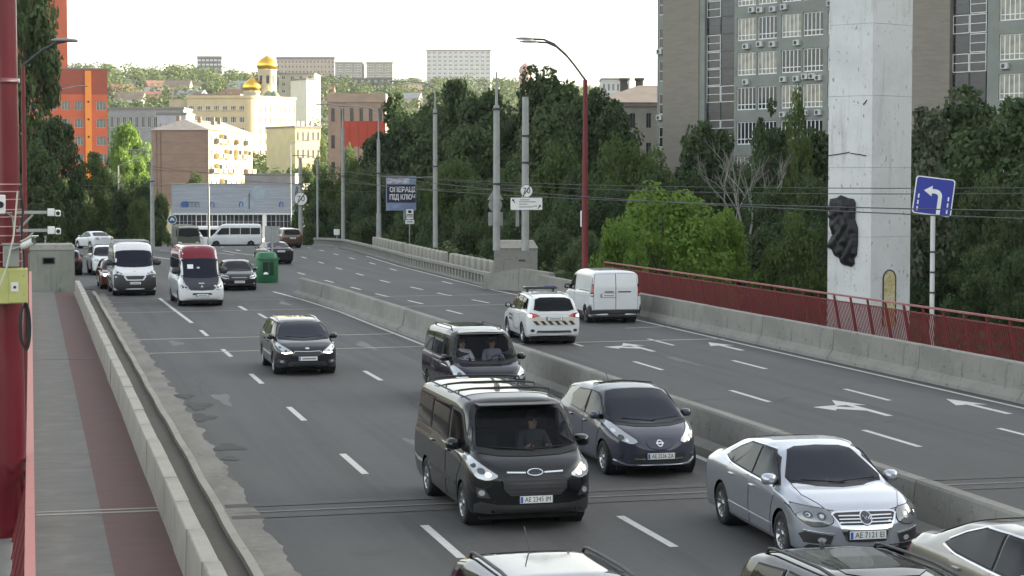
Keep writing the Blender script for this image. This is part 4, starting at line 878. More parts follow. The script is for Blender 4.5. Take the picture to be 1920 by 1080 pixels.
lamps_front(c,poly(.38,.67,.52,.63,.68,.69,.8,.84,.83,1.0,.76,1.0,.6,.84),lampglass,((.66,.74,.05,lampdark),(.74,.84,.035,chrome),(.58,.69,.03,chrome)))
hp=c.patch('charge_flap',P_grey,'F',smooth_poly(sym(poly(0,.72,.22,.71,.26,.66,.2,.56,0,.535))),.009); c.patch('flap_gap',seal,'F',offset_poly(smooth_poly(sym(poly(0,.72,.22,.71,.26,.66,.2,.56,0,.535))),.008),.004,parent=hp)
em=c.patch('round_emblem',chrome,'F',ellipse(0,.64,.06,.06,18),.016,hole=ellipse(0,.64,.042,.042,18)); c.bar('emblem_bar',chrome,'F',[(-.075,.64),(.075,.64)],.022,.02)
c.patch('lower_grille',plastic,'F',sym(poly(0,.47,.42,.47,.5,.42,.45,.3,0,.28)),.008); c.bar('chrome_strip',chrome,'F',[(-.46,.37),(-.28,.365)],.02,.02); c.bar('chrome_strip',chrome,'F',[(.28,.365),(.46,.37)],.02,.02)
c.bar('chin_strip',P_silver,'F',[(-.78,.33),(-.6,.255),(0,.235),(.6,.255),(.78,.33)],.022,.016)
c.plate('F',.42,'AE 2536 ZA'); c.mirror(.98,1.03,P_grey,1.05,.11); c.wipers([((-.05,.97),(.6,1.03)),((.1,.965),(-.5,1.02))]); c.bar('scuttle',plastic,'F',[(-.7,.965),(-.35,.925),(0,.915),(.35,.925),(.7,.965)],.03,.008)
for x in (-.2,): MB().path([(x,-.6,1.46),(x,-.58,1.535),(x,0,1.585),(x,.58,1.535),(x,.6,1.46)],.014,6).build('roof_bar',plastic,c.root)
MB().tube((-1.2,0,1.5),(-1.35,0,1.62),.008,n=6).build('aerial',plastic,c.root)
for sg in (1,-1): c.patch('fog_lamp',lampdark,'F',[(sg*y,z) for y,z in ellipse(.7,.4,.05,.035,12)],.012)
c.front(11.17,34.3,.0)
# ---------------------------------------------------------------- saloon
def saloon(name,label,pt,fine=1,gl=GL,L=4.77,W=1.82,wt=10,cat='car',group=None):
    c=Car(name,label,L,W,[(-2.385,.75),(-2.34,.98),(-2.2,1.06),(-1.75,1.1),(-1.0,1.38),(-.35,1.465),(.1,1.46),(.5,1.38),(1.22,.98),(1.7,.93),(2.1,.82),(2.3,.68),(2.385,.52)],[(-2.38,.92),(-1.7,.98),(-.5,.97),(1.0,.92),(1.5,.86),(2.2,.68)],[(-2.3,.76),(-1.6,.78),(-.9,.73),(.3,.73),(.7,.75),(1.3,.83),(2.2,.8)],.18,.7,2.5,.45,2.6,(1.42,-1.29,.325),pt,fine,.05,group,(),None,wt,.205,cat)
    c.glass('F',sym(poly(0,1.39,.34,1.38,.47,1.35,.52,1.28,.68,1.06,.66,1.02,.35,.985,0,.975)),gl,'windscreen',.02)
    c.glass('R',sym(poly(0,1.37,.4,1.36,.55,1.33,.68,1.14,.62,1.12,0,1.115)),GL,'rear_window',.02)
    c.glass('LS',poly(.1,.99,.85,.96,1.08,.975,.62,1.26,.42,1.34,.1,1.365),GL); c.glass('LS',poly(-.95,1.03,.02,.99,.02,1.37,-.45,1.355,-.85,1.24,-1.22,1.08),GL)
    if fine:
        for v in 'LS': c.bar('window_trim',chrome,v,[(-1.28,1.05),(-.9,.995),(0,.955),(1.05,.925)],.018,.01); c.bar('window_trim',chrome,v,[(-1.2,1.13),(-.86,1.27),(-.45,1.388),(.1,1.395),(.36,1.378)],.016,.012)
        c.door(poly(.06,.26,.95,.26,1.02,.66,1.1,.82,1.06,.915,.06,.95),.2,.83); c.door(poly(-.8,.26,.02,.26,.02,.95,-1.0,.985,-.98,.7),-.75,.86)
    return c
c=saloon('saloon_car','silver saloon car with dark windscreen by the median barrier',P_silver,2,GLb)
for v in 'LS': c.bar('side_moulding',P_silver,v,[(-.92,.42),(1.0,.4)],.035,.014)
lamps_front(c,poly(.45,.62,.58,.57,.7,.555,.78,.59,.87,.68,.885,.81,.72,.8,.48,.77),lamp_mid,((.6,.69,.055,lampdark),(.75,.7,.05,lampdark),(.6,.69,.028,chrome),(.75,.7,.025,chrome)))
bm_=c.patch('bonnet',P_silver,'T',sym(poly(1.3,.0,1.3,.0))if 0 else [(1.2,.66),(1.7,.7),(2.15,.52),(2.22,.3),(2.24,0),(2.22,-.3),(2.15,-.52),(1.7,-.7),(1.2,-.66)],.006); c.patch('bonnet_gap',seal,'T',offset_poly([(1.2,.66),(1.7,.7),(2.15,.52),(2.22,.3),(2.24,0),(2.22,-.3),(2.15,-.52),(1.7,-.7),(1.2,-.66)],.009),.003,parent=bm_)
gs=c.patch('grille_surround',chrome,'F',sym(poly(0,.755,.42,.75,.47,.72,.38,.57,.3,.38,0,.375)),.008)
c.patch('grille',plastic,'F',sym(poly(0,.735,.4,.73,.44,.715,.36,.585,0,.575)),.013)
for z in (.61,.65,.69): c.bar('grille_slat',chrome,'F',[(-.38,z),(0,z-.004),(.38,z)],.014,.022)
c.patch('lower_grille',plastic,'F',sym(poly(0,.5,.31,.5,.27,.36,0,.35)),.014)
em=c.patch('round_emblem',chrome,'F',ellipse(0,.655,.088,.088,22),.03); c.patch('emblem_field',P_grey,'F',ellipse(0,.655,.076,.076,22),.034,parent=em)
ex=c.hit('F',0,.655)[0].x+.04
for st in ([(-.052,.052),(-.022,-.0),(0,.04),(.022,-.0),(.052,.052)],[(-.062,.03),(-.034,-.058),(0,.008),(.034,-.058),(.062,.03)]):
    MB().path([(ex,y,.655+z) for y,z in st],.0085,5).build('emblem_letter',chrome,em)
c.plate('F',.45,'AE 7121 EI',0)
for sg in (1,-1):
    f=c.patch('fog_surround',plastic,'F',[(sg*y,z) for y,z in poly(.46,.44,.8,.48,.85,.44,.8,.33,.5,.32)],.01); c.bar('fog_trim',chrome,'F',[(sg*.45,.455),(sg*.82,.495)],.018,.016); c.patch('fog_lamp',lampglass,'F',[(sg*y,z) for y,z in ellipse(.6,.38,.05,.035,12)],.016,parent=f)
c.patch('lower_lip',plastic,'F',sym(poly(0,.3,.75,.31,.8,.26,0,.25)),.01)
c.mirror(.98,1.0,P_silver,1.15,.12); c.wipers([((-.05,.985),(.6,1.03)),((.1,.98),(-.5,1.02))])
tails(c,poly(.6,.8,.82,.82,.86,.95,.62,.96))
c.front(11.42,25.75,.035); c.root.scale=(1.04,1.04,1.04)
# silver saloon leaving the frame
c=saloon('saloon_car','silver grey saloon car cut off at the bottom right corner',P_champ,2,GL)
for v in 'LS': c.patch('tail_light',tail_m,v,poly(-2.36,.78,-2.1,.8,-2.12,.92,-2.36,.9),.01)
tails(c,poly(.55,.78,.82,.8,.86,.93,.6,.95)); c.mirror(.98,1.0,P_champ,1.1,.12); lamps_front(c,poly(.47,.62,.7,.58,.87,.7,.87,.8,.5,.76)); c.front(11.55,18.2,.0)
# ---------------------------------------------------------------- dark compact estate
def estate(name,label,pt,fine=1,gl=GL,wt=10,group=None):
    c=Car(name,label,4.5,1.78,[(-2.25,.7),(-2.2,1.0),(-2.05,1.25),(-1.85,1.4),(-1.4,1.465),(-.3,1.485),(.2,1.45),(.6,1.34),(1.35,.98),(1.75,.91),(2.05,.8),(2.2,.66),(2.25,.5)],[(-2.2,.98),(-1.2,.99),(.9,.93),(1.4,.86),(2.1,.68)],[(-2.2,.76),(-1.6,.76),(.2,.75),(.6,.76),(1.4,.82),(2.1,.78)],.18,.75,2.4,.35,2.8,(1.35,-1.3,.315),pt,fine,.05,group,(),None,wt,.2)
    c.glass('F',sym(poly(0,1.38,.38,1.37,.53,1.34,.58,1.27,.72,1.04,.69,1.0,.35,.975,0,.965)),gl,'windscreen')
    c.glass('R',sym(poly(0,1.36,.4,1.35,.54,1.31,.62,1.08,0,1.04)),GL,'rear_window')
    c.glass('LS',poly(.12,.99,.92,.97,1.12,.985,.55,1.29,.4,1.35,.12,1.37)); c.glass('LS',poly(-.85,1.02,.02,.99,.02,1.38,-.8,1.38)); c.glass('LS',poly(-1.75,1.1,-.95,1.03,-.92,1.37,-1.5,1.34))
    if fine: c.door(poly(.06,.27,.93,.27,1.0,.66,1.12,.82,1.08,.93,.06,.96),.2,.86); c.door(poly(-.78,.27,.02,.27,.02,.96,-.95,.985,-.93,.7),-.7,.88)
    return c
c=estate('estate_car','dark estate car driving alone in the left middle lane',P_dark,2,GLb)
lamps_front(c,poly(.42,.66,.6,.64,.76,.72,.85,.86,.82,.93,.72,.86,.5,.73),lampglass,((.6,.69,.035,lampdark),(.74,.78,.035,lampdark)))
for sg in (1,-1): c.bar('lamp_strip',lamp_lit,'F',[(sg*.44,.655),(sg*.62,.628),(sg*.7,.65)],.026,.02)
c.patch('grille',plastic,'F',smooth_poly(sym(poly(0,.66,.3,.68,.4,.65,.36,.58,0,.565))),.01); c.bar('grille_trim',chrome,'F',[(-.41,.62),(-.36,.685),(0,.672),(.36,.685),(.41,.62)],.016,.016)
c.patch('oval_emblem',chrome,'F',ellipse(0,.76,.06,.025,14),.012); c.patch('lower_grille',plastic,'F',sym(poly(0,.4,.5,.4,.56,.32,.5,.27,0,.26)),.01)
for sg in (1,-1): f=c.patch('fog_surround',plastic,'F',[(sg*y,z) for y,z in poly(.58,.43,.8,.46,.82,.37,.6,.34)],.01); c.patch('fog_lamp',lampglass,'F',[(sg*y,z) for y,z in ellipse(.7,.4,.05,.035,12)],.016,parent=f)
pl=c.plate('F',.49,None)
MB().box(c.L/2+.0,c.L/2+.001,-.2,.2,.46,.52) 
c.mirror(1.02,1.0,P_dark,1.1,.12); c.rails(-1.7,.1,.55,1.45,chrome,.03); c.wipers([((-.05,1.0),(.55,1.03)),((.1,.99),(-.5,1.03))]); c.front(7.5,54.9,.0)
# ---------------------------------------------------------------- tall crossovers
def suv(name,label,pt,fine=1,L=4.65,gl=GL,clad=plastic,wt=5,group=None,cat='car'):
    c=Car(name,label,L,1.82,[(-2.32,.8),(-2.28,1.1),(-2.15,1.38),(-1.95,1.58),(-1.5,1.655),(-.2,1.69),(.3,1.65),(.65,1.53),(1.3,1.13),(1.8,1.04),(2.1,.93),(2.27,.78),(2.325,.58)],[(-2.3,1.08),(-1.2,1.1),(.9,1.06),(1.4,1.0),(2.2,.8)],[(-2.3,.8),(-1.6,.78),(.2,.77),(.6,.78),(1.3,.83),(2.2,.82)],.24,.6,2.6,.3,3,(1.38,-1.3,.355),pt,fine,.05,group,(),clad,wt,.225,cat)
    c.glass('F',sym(poly(0,1.58,.4,1.57,.56,1.54,.62,1.47,.74,1.19,.7,1.15,.35,1.125,0,1.115)),gl,'windscreen')
    c.glass('R',sym(poly(0,1.56,.42,1.55,.58,1.5,.66,1.2,.5,1.16,0,1.15)),GL,'rear_window')
    c.glass('LS',poly(.12,1.13,.95,1.1,1.12,1.12,.6,1.47,.42,1.54,.12,1.56)); c.glass('LS',poly(-.85,1.15,.02,1.13,.02,1.57,-.8,1.56)); c.glass('LS',poly(-1.8,1.22,-.95,1.16,-.92,1.55,-1.6,1.5))
    if fine: c.door(poly(.06,.38,.93,.38,1.0,.75,1.12,.95,1.08,1.06,.06,1.09),.2,.98); c.door(poly(-.76,.38,.02,.38,.02,1.09,-.95,1.12,-.93,.8),-.7,1.0)
    return c
c=suv('suv','dark blue suv with roof rails and aerial, only its roof showing at the bottom edge',P_navy,2); c.rails(-1.75,.2,.6,1.65,plastic,.05); c.mirror(1.0,1.15,P_navy,1.2,.13)
MB().tube((-1.6,.0,1.63),(-1.85,0,1.86),.008,n=6).build('aerial',plastic,c.root); lamps_front(c,poly(.5,.78,.85,.82,.88,.96,.6,.92)); c.front(4.95,15.6,.0)
c=suv('suv','dark green suv with black roof rails below the silver saloon',P_black,2); c.rails(-1.75,.3,.6,1.65,plastic,.05); c.mirror(1.0,1.15,P_black,1.2,.13); lamps_front(c,poly(.5,.78,.85,.82,.88,.96,.6,.92))
c.patch('sunroof',GL,'T',smooth_poly([(-.9,-.42),(.1,-.42),(.1,.42),(-.9,.42)]),.008); MB().lathe([(.03,-.02),(.03,.03),(0,.06)],8,(-1.7,0,1.64),'z').build('roof_fin',plastic,c.root); c.front(8.0,15.1,.0)
# ---------------------------------------------------------------- white patrol suv
c=suv('patrol_suv','white patrol suv with roof light bar and striped tailgate beside the median barrier',P_white,2,GL,wt=5) if 0 else suv('patrol_suv','white patrol suv with roof light bar and striped tailgate beside the median barrier',P_white,2,4.65,GL,None,5,None,'patrol car')
tails(c,poly(.48,.98,.62,.93,.86,.93,.9,1.0,.88,1.1,.62,1.06),tail_m,((poly(.74,.95,.84,.95,.85,1.03,.75,1.03),brake_lit),)); c.bar('tail_trim',P_white,'R',[(-.5,1.07),(0,1.085),(.5,1.07)],.1,.012)
stp=poly(-.62,.68,.62,.68,.7,.95,-.7,.95); hz=c.patch('hazard_panel',mat('haz_pale',(.55,.5,.42),.5,0,.05),'R',stp,.012)
for k in range(-3,3): x=k*.24; c.patch('hazard_stripe',mat('haz_dark',(.02,.02,.022),.5,0,0),'R',[(x,.69),(x+.12,.69),(x+.24,.82),(x+.12,.82)],.0165,parent=hz)
c.plate('R',.89,None); c.patch('bumper_insert',plastic,'R',sym(poly(0,.5,.55,.5,.6,.44,0,.43)),.012); c.bar('bumper_chrome',chrome,'R',[(-.6,.42),(.6,.42)],.02,.016); c.patch('lower_bumper',plastic,'R',sym(poly(0,.36,.8,.38,.82,.28,0,.27)),.01)
for sg in (1,-1): c.patch('fog_lamp',plastic,'R',[(sg*y,z) for y,z in ellipse(.72,.5,.07,.05,12)],.014)
for v in 'LS': c.bar('side_line',mat('police_dark',(.03,.035,.06),.4,0,0),v,[(-.6,.46),(.0,.44),(.15,.55),(.35,.85)],.028,.012)
for v,sg in (('L',1),('S',-1)):
    for s_,z in (('ПАТРУЛЬНА',.86),('ПОЛІЦІЯ',.73)):
        me=text_mesh(s_,.11,.001,.003); me.transform(Matrix.Rotation(PI if sg>0 else 0,4,'Z')); y=c.hit(v,.62,z)[0].y; ob('lettering',me,mat('police_dark',(.03,.035,.06)),c.root,(.62,y+sg*.012,z))
lb=MB().rbox(-.12,.12,-.58,.58,1.76,1.85,.03).build('light_bar',plastic,c.root); MB().rbox(-.1,.1,-.57,-.1,1.765,1.86,.02).build('blue_lens',mat('lens_blue',(.05,.07,.2),.15,0,0,coat=1),lb); MB().rbox(-.1,.1,.1,.57,1.765,1.86,.02).build('clear_lens',lampglass,lb)
for sg in (1,-1): MB().box(-.06,.06,sg*.45-.03,sg*.45+.03,1.64,1.765).build('bar_foot',plastic,lb)
c.mirror(1.0,1.15,plastic,1.15,.13); c.rails(-1.75,.2,.62,1.65,chrome,.03); c.front(0,0); c.rear(16.85,63.2,-.05)
# ---------------------------------------------------------------- small white van seen from behind
c=Car('small_van','white small panel van with twin rear doors beside the right hand barrier',4.25,1.83,[(-2.125,1.0),(-2.11,1.6),(-2.06,1.78),(-1.85,1.84),(.2,1.85),(.6,1.76),(.85,1.62),(1.35,1.1),(1.75,1.02),(2.0,.88),(2.1,.7),(2.125,.5)],[(-2.1,1.1),(1.0,1.05),(1.5,.98),(2.05,.78)],[(-2.1,.9),(.5,.87),(.9,.85),(1.5,.84),(2.05,.8)],.2,.6,2.6,.1,5,(1.3,-1.35,.31),P_white,2,.04,None,(),None,0,.19,'van')
c.glass('F',sym(poly(0,1.66,.4,1.65,.6,1.6,.78,1.16,.4,1.1,0,1.09)),GL,'windscreen'); c.glass('LS',poly(.25,1.12,1.1,1.1,1.2,1.12,.72,1.55,.25,1.6))
for sg in (1,-1):
    q=[(sg*.012,.5),(sg*.78,.5),(sg*.79,1.2),(sg*.74,1.68),(sg*.7,1.72),(sg*.012,1.73)]; d=c.patch('rear_door',P_white,'R',q,.012); c.patch('door_gap',seal,'R',offset_poly(q,.012),.005,parent=d)
    p,n=c.hit('R',sg*.2,1.1); MB().rbox(p.x-.03,p.x+.01,sg*.08 if sg>0 else -.55,sg*.55 if sg<0 and False else (.4 if sg>0 else -.08),1.09,1.13,.008).build('handle',plastic,d)
tails(c,poly(.8,.95,.89,.95,.9,1.3,.88,1.6,.82,1.6),tail_dark,((poly(.815,1.05,.885,1.05,.885,1.3,.815,1.3),tail_m),(poly(.815,.97,.885,.97,.885,1.04,.815,1.04),lampglass)))
for v in 'LS': c.patch('tail_light',tail_dark,v,poly(-2.1,.95,-2.0,.97,-2.03,1.3,-2.06,1.6,-2.1,1.6),.011); c.bar('slide_rail',seal,v,[(-1.95,1.13),(-.4,1.12)],.02,.008)
c.patch('rear_bumper',plastic,'R',sym(poly(0,.48,.88,.48,.9,.68,.905,.68,.9,.3,0,.28)),.014); 
for v in 'LS': c.patch('bumper_corner',plastic,v,poly(-2.1,.32,-1.72,.32,-1.72,.55,-2.0,.66,-2.1,.66),.012); c.patch('lower_cladding',plastic,v,poly(-.9,.24,.9,.24,.95,.4,-.95,.4),.012)
c.plate('R',.98,None,.28); c.mirror(.98,1.15,plastic,1.25,.13); c.door(poly(.2,.45,.85,.45,.95,.7,1.2,.95,1.15,1.06,.2,1.08),.3,1.0); c.rear(21.75,72.6,-.02); c.root.scale=(1.08,1.1,1.1)
# ---------------------------------------------------------------- tall white delivery van
c=Car('delivery_van','tall white delivery van with black lower front at the left kerb',5.4,2.05,[(-2.7,1.2),(-2.68,2.2),(-2.6,2.42),(-2.4,2.5),(.75,2.52),(1.1,2.46),(1.35,2.3),(2.0,1.42),(2.25,1.22),(2.5,1.1),(2.64,.9),(2.7,.6)],[(-2.6,1.25),(1.5,1.22),(2.1,1.12),(2.6,.9)],[(-2.6,.9),(1.0,.88),(1.4,.86),(2.1,.86),(2.6,.82)],.22,.5,3,.1,5,(1.75,-1.75,.34),P_white,1,.04,None,(),plastic,0,.21,'van')
c.glass('F',sym(poly(0,2.12,.5,2.11,.78,2.07,.84,2.0,.92,1.5,.88,1.44,.5,1.39,0,1.37)),GLb,'windscreen',.03); c.glass('LS',poly(.75,1.35,1.65,1.32,1.85,1.36,1.35,2.0,1.2,2.05,.75,2.05))
lamps_front(c,poly(.56,1.06,.74,1.0,.92,1.1,.97,1.24,.88,1.22,.7,1.12),lampglass,((.8,1.11,.05,lampdark),))
c.patch('black_bumper',plastic,'F',sym(poly(0,.98,.5,.98,.66,1.0,.9,1.06,.985,1.0,.99,.3,.9,.26,0,.26)),.012)
gs=c.patch('grille_surround',P_white,'F',sym(poly(0,1.0,.5,.99,.52,.9,.4,.74,0,.735)),.03); c.patch('grille',plastic,'F',sym(poly(0,.95,.44,.945,.44,.9,.35,.785,0,.78)),.035,parent=gs)
c.patch('emblem',chrome,'F',smooth_poly(poly(0,1.22,.035,1.2,.025,1.14,-.025,1.14,-.035,1.2)),.012); c.plate('F',.62,None); c.mirror(1.72,1.55,plastic,2.2,.18); c.door(poly(.7,.5,1.3,.5,1.4,.85,1.75,1.2,1.7,1.28,.7,1.3),.85,1.15)
for k in range(5): MB().path([(-2.2+k*.7,-.82,2.47),(-2.2+k*.7,-.8,2.56),(-2.2+k*.7,.8,2.56),(-2.2+k*.7,.82,2.47)],.02,5).build('roof_bar',galv,c.root)
for v in 'LS': c.bar('side_moulding',plastic,v,[(-2.4,.75),(1.2,.75)],.14,.014)
c.front(4.78,95.2,-.02)
# ---------------------------------------------------------------- red and white minibus
c=Car('minibus','white minibus with dark red roof and dark nose driving toward the bridge',5.6,1.97,[(-2.8,1.2),(-2.78,2.2),(-2.7,2.5),(-2.4,2.6),(.9,2.62),(1.2,2.56),(1.45,2.36),(2.1,1.4),(2.4,1.08),(2.65,.95),(2.76,.8),(2.8,.55)],[(-2.7,1.2),(1.5,1.18),(2.2,1.05),(2.65,.82)],[(-2.7,.86),(1.0,.84),(1.4,.82),(2.2,.8),(2.7,.78)],.24,.6,2.8,.12,5,(1.8,-1.75,.34),P_white,1,.05,None,(),None,0,.21,'minibus')
rf=sym(poly(0,2.62,.5,2.6,.74,2.52,.8,2.36,.81,2.05,0,2.07)); c.patch('red_visor',P_red,'F',rf,.012)
c.patch('red_roof',P_red,'T',[(1.5,.6),(1.2,.76),(.8,.8),(-2.6,.82),(-2.6,-.82),(.8,-.8),(1.2,-.76),(1.5,-.6)],.012,grid=.12)
for v in 'LS': c.patch('red_side',P_red,v,poly(-2.65,2.04,1.5,2.04,1.45,2.3,1.2,2.5,-2.6,2.5),.011,grid=.12)
c.glass('F',sym(poly(0,2.05,.5,2.045,.76,2.02,.81,1.93,.88,1.4,.82,1.3,.4,1.24,0,1.22)),GLb,'windscreen',.02)
c.patch('dark_nose',mat('nose_dark',(.03,.03,.04),.4,0,.1,3),'F',sym(poly(0,1.205,.4,1.22,.8,1.27,.7,.95,.58,.82,.5,.72,0,.7)),.012)
for z in (.78,.83): c.bar('grille_slat',plastic,'F',[(-.4,z),(.4,z)],.02,.02)
for sg in (1,-1): c.patch('red_pillar',P_red,'F',[(sg*y,z) for y,z in poly(.82,2.06,.86,2.06,.955,1.45,.94,1.2,.84,1.27,.9,1.4,.83,1.94)],.0125)
st=[(0,.088)]+[(.018,.018),(.08,-.05),(0,-.012),(-.08,-.05),(-.018,.018)]; c.patch('star_emblem',chrome,'F',[(y,.87+z) for y,z in st],.022)
c.bar('nose_badge',chrome,'F',[(-.12,1.0),(.12,1.0)],.03,.02); c.patch('route_card',plate_m,'F',poly(-.55,1.62,-.3,1.62,-.3,1.8,-.55,1.8),.022); c.patch('dashboard_cloth',mat('cloth_pale',(.5,.5,.5),.9),'F',ellipse(-.08,1.66,.07,.04,10),.02)
lamps_front(c,poly(.56,.74,.86,.76,.93,.86,.9,.96,.62,.93),lampglass,((.68,.84,.05,lampdark),(.8,.85,.05,lampdark)))
c.patch('front_bumper',P_white,'F',sym(poly(0,.64,.5,.64,.62,.7,.92,.74,.95,.4,.9,.3,0,.3)),.012); c.patch('bumper_insert',plastic,'F',sym(poly(0,.6,.4,.6,.42,.52,0,.52)),.018); c.plate('F',.5,None)
c.glass('LS',poly(.75,1.32,1.6,1.3,1.85,1.34,1.4,1.95,1.2,2.02,.75,2.02)); c.glass('LS',poly(-.4,1.35,.65,1.33,.65,2.0,-.4,2.0)); c.glass('LS',poly(-2.5,1.35,-.5,1.35,-.5,2.0,-2.5,2.0)); c.mirror(1.75,1.5,plastic,2.0,.16); c.front(7.2,86.4,-.02)
# ---------------------------------------------------------------- the farther traffic
c=saloon('saloon_car','dark saloon car beside the minibus and the green crash bin',P_dark,1); lamps_front(c,poly(.5,.62,.72,.58,.87,.7,.86,.8,.55,.76),lampglass,((.7,.69,.05,lampdark),)); c.patch('grille',plastic,'F',sym(poly(0,.74,.4,.73,.36,.58,0,.57)),.012); c.bar('grille_trim',chrome,'F',[(-.38,.66),(.38,.66)],.02,.018)
c.plate('F',.45,None); c.patch('lower_grille',plastic,'F',sym(poly(0,.36,.6,.37,.65,.28,0,.27)),.012); c.mirror(.98,1.0,P_dark,1.1,.12)
for sg in (1,-1): c.patch('fog_lamp',lampglass,'F',[(sg*y,z) for y,z in ellipse(.72,.36,.05,.035,10)],.014)
c.front(10.05,98.5,.02)
c=suv('suv','white suv waiting behind the tall delivery van',P_white,1); lamps_front(c,poly(.5,.82,.86,.86,.88,.98,.6,.94)); c.patch('grille',plastic,'F',sym(poly(0,.9,.45,.88,.4,.65,0,.63)),.012); c.plate('F',.5,None); c.mirror(1.0,1.15,P_white,1.2,.13); c.front(4.35,116.5,-.06)
c=estate('hatchback','dark red hatchback with a lit headlight squeezed beside the delivery van',P_dred,1); lamps_front(c,poly(.45,.66,.62,.64,.85,.76,.84,.9,.6,.8),lampglass,((.66,.73,.07,lamp_lit),)); c.patch('grille',plastic,'F',sym(poly(0,.68,.35,.67,.3,.57,0,.56)),.012); c.plate('F',.46,None); c.mirror(1.02,1.0,P_dred,1.1,.12); c.front(4.25,101.2,-.02)
c=estate('hatchback','black hatchback half hidden behind the concrete hut',P_black,1); tails(c,poly(.6,.8,.85,.8,.84,1.0,.68,1.0)); c.plate('R',.75,None); c.mirror(1.02,1.0,P_black,1.1,.12); c.rear(2.0,117,.0)
c=saloon('saloon_car','white saloon car turning left at the far junction',P_white,1); tails(c,poly(.5,.82,.84,.84,.86,.97,.56,.97),tail_dark,((poly(.56,.85,.8,.86,.8,.9,.56,.9),tail_m),)); c.patch('lower_bumper',plastic,'R',sym(poly(0,.4,.8,.42,.82,.3,0,.28)),.012); c.plate('R',.9,None); c.mirror(.98,1.0,P_white,1.1,.12); c.rear(6.0,168,.36)
c=saloon('saloon_car','dark violet saloon car driving away right of the green crash bin',P_violet,1); tails(c,poly(.52,.8,.84,.82,.86,.96,.6,.97),tail_dark,((poly(.72,.86,.84,.86,.84,.92,.72,.92),lampglass),)); c.plate('R',.86,None); c.bar('brake_lamp',tail_m,'R',[(-.15,1.13),(.15,1.13)],.03,.016); c.mirror(.98,1.0,P_violet,1.1,.12); c.rear(15.95,129.5,.1)
c=suv('suv','brown suv driving away at the far bend',P_brown,1); tails(c,poly(.6,.95,.86,.95,.87,1.12,.7,1.1)); c.plate('R',.85,None); c.patch('lower_bumper',plastic,'R',sym(poly(0,.45,.85,.47,.85,.3,0,.28)),.012); Pq=GR(549,465); c.rear(Pq.x,Pq.y,.12)
c=suv('suv','white suv driving away between the white minibus and the brown suv',P_white,1); tails(c,poly(.6,.95,.86,.95,.87,1.12,.7,1.1)); c.plate('R',.85,None); c.patch('lower_bumper',plastic,'R',sym(poly(0,.45,.85,.47,.85,.3,0,.28)),.012); Pq=GR(487,458.5); c.rear(Pq.x,Pq.y,.35)
c=estate('hatchback','grey hatchback behind the sign post in the far queue',P_grey,0); tails(c,poly(.6,.8,.85,.8,.84,1.0,.68,1.0)); c.plate('R',.75,None); Pq=GR(515,457); c.rear(Pq.x,Pq.y,.2)
c=saloon('saloon_car','white saloon car just behind the red and white minibus',P_white,1); tails(c,poly(.5,.82,.84,.84,.86,.97,.56,.97)); c.plate('R',.86,None); Pq=GR(363,463); c.rear(Pq.x,Pq.y,.0)
# white minibus crossing
c=Car('minibus','white minibus crossing the far junction with a row of dark windows',5.8,2.0,[(-2.9,1.2),(-2.88,2.1),(-2.8,2.35),(-2.4,2.45),(1.0,2.45),(1.4,2.35),(2.2,1.35),(2.5,1.1),(2.8,.95),(2.9,.6)],[(-2.7,1.25),(1.5,1.22),(2.2,1.1),(2.75,.88)],[(-2.7,.88),(1.0,.86),(2.2,.84),(2.7,.8)],.26,.5,2.8,.12,5,(1.9,-1.75,.34),P_white,1,.06,None,(),None,0,.21,'minibus')
for a,b in ((-2.7,-1.75),(-1.65,-.7),(-.6,.4)): c.glass('LS',poly(a,1.38,b,1.36,b,2.02,a,2.02))
c.glass('LS',poly(.55,1.36,1.6,1.34,1.85,1.38,1.3,2.0,.55,2.02)); c.glass('F',sym(poly(0,2.2,.7,2.14,.86,1.42,0,1.32)),GL,'windscreen'); lamps_front(c,poly(.56,.9,.86,.92,.92,1.05,.6,1.02)); tails(c,poly(.8,.9,.93,.9,.93,1.4,.82,1.4)); Pq=GR(442,460); c.place(Pq.x,Pq.y+1,PI-.16)
# coach behind it
c=Car('coach','long white coach passing behind the white minibus',9.6,2.5,[(-4.8,1.2),(-4.78,2.9),(-4.7,3.1),(-4.4,3.15),(4.3,3.15),(4.6,3.0),(4.75,1.6),(4.8,.8)],[(-4.8,1.5),(4.6,1.5),(4.8,.7)],[(-4.8,.93),(4.8,.93)],.3,.35,3.5,.2,5,(2.9,-2.6,.48),P_white,1,.05,None,(),None,0,.28,'coach')
for k in range(6): c.glass('LS',poly(-4.5+k*1.45,1.6,-3.12+k*1.45,1.6,-3.12+k*1.45,2.62,-4.5+k*1.45,2.62))
c.glass('F',sym(poly(0,2.8,1.1,2.7,1.15,1.4,0,1.35)),GL,'windscreen'); lamps_front(c,poly(.8,.8,1.1,.82,1.12,.95,.82,.94)); tails(c,poly(.9,.8,1.15,.8,1.15,1.1,.9,1.1)); Pq=D(390,340,285); c.place(Pq.x,Pq.y,PI-.2)
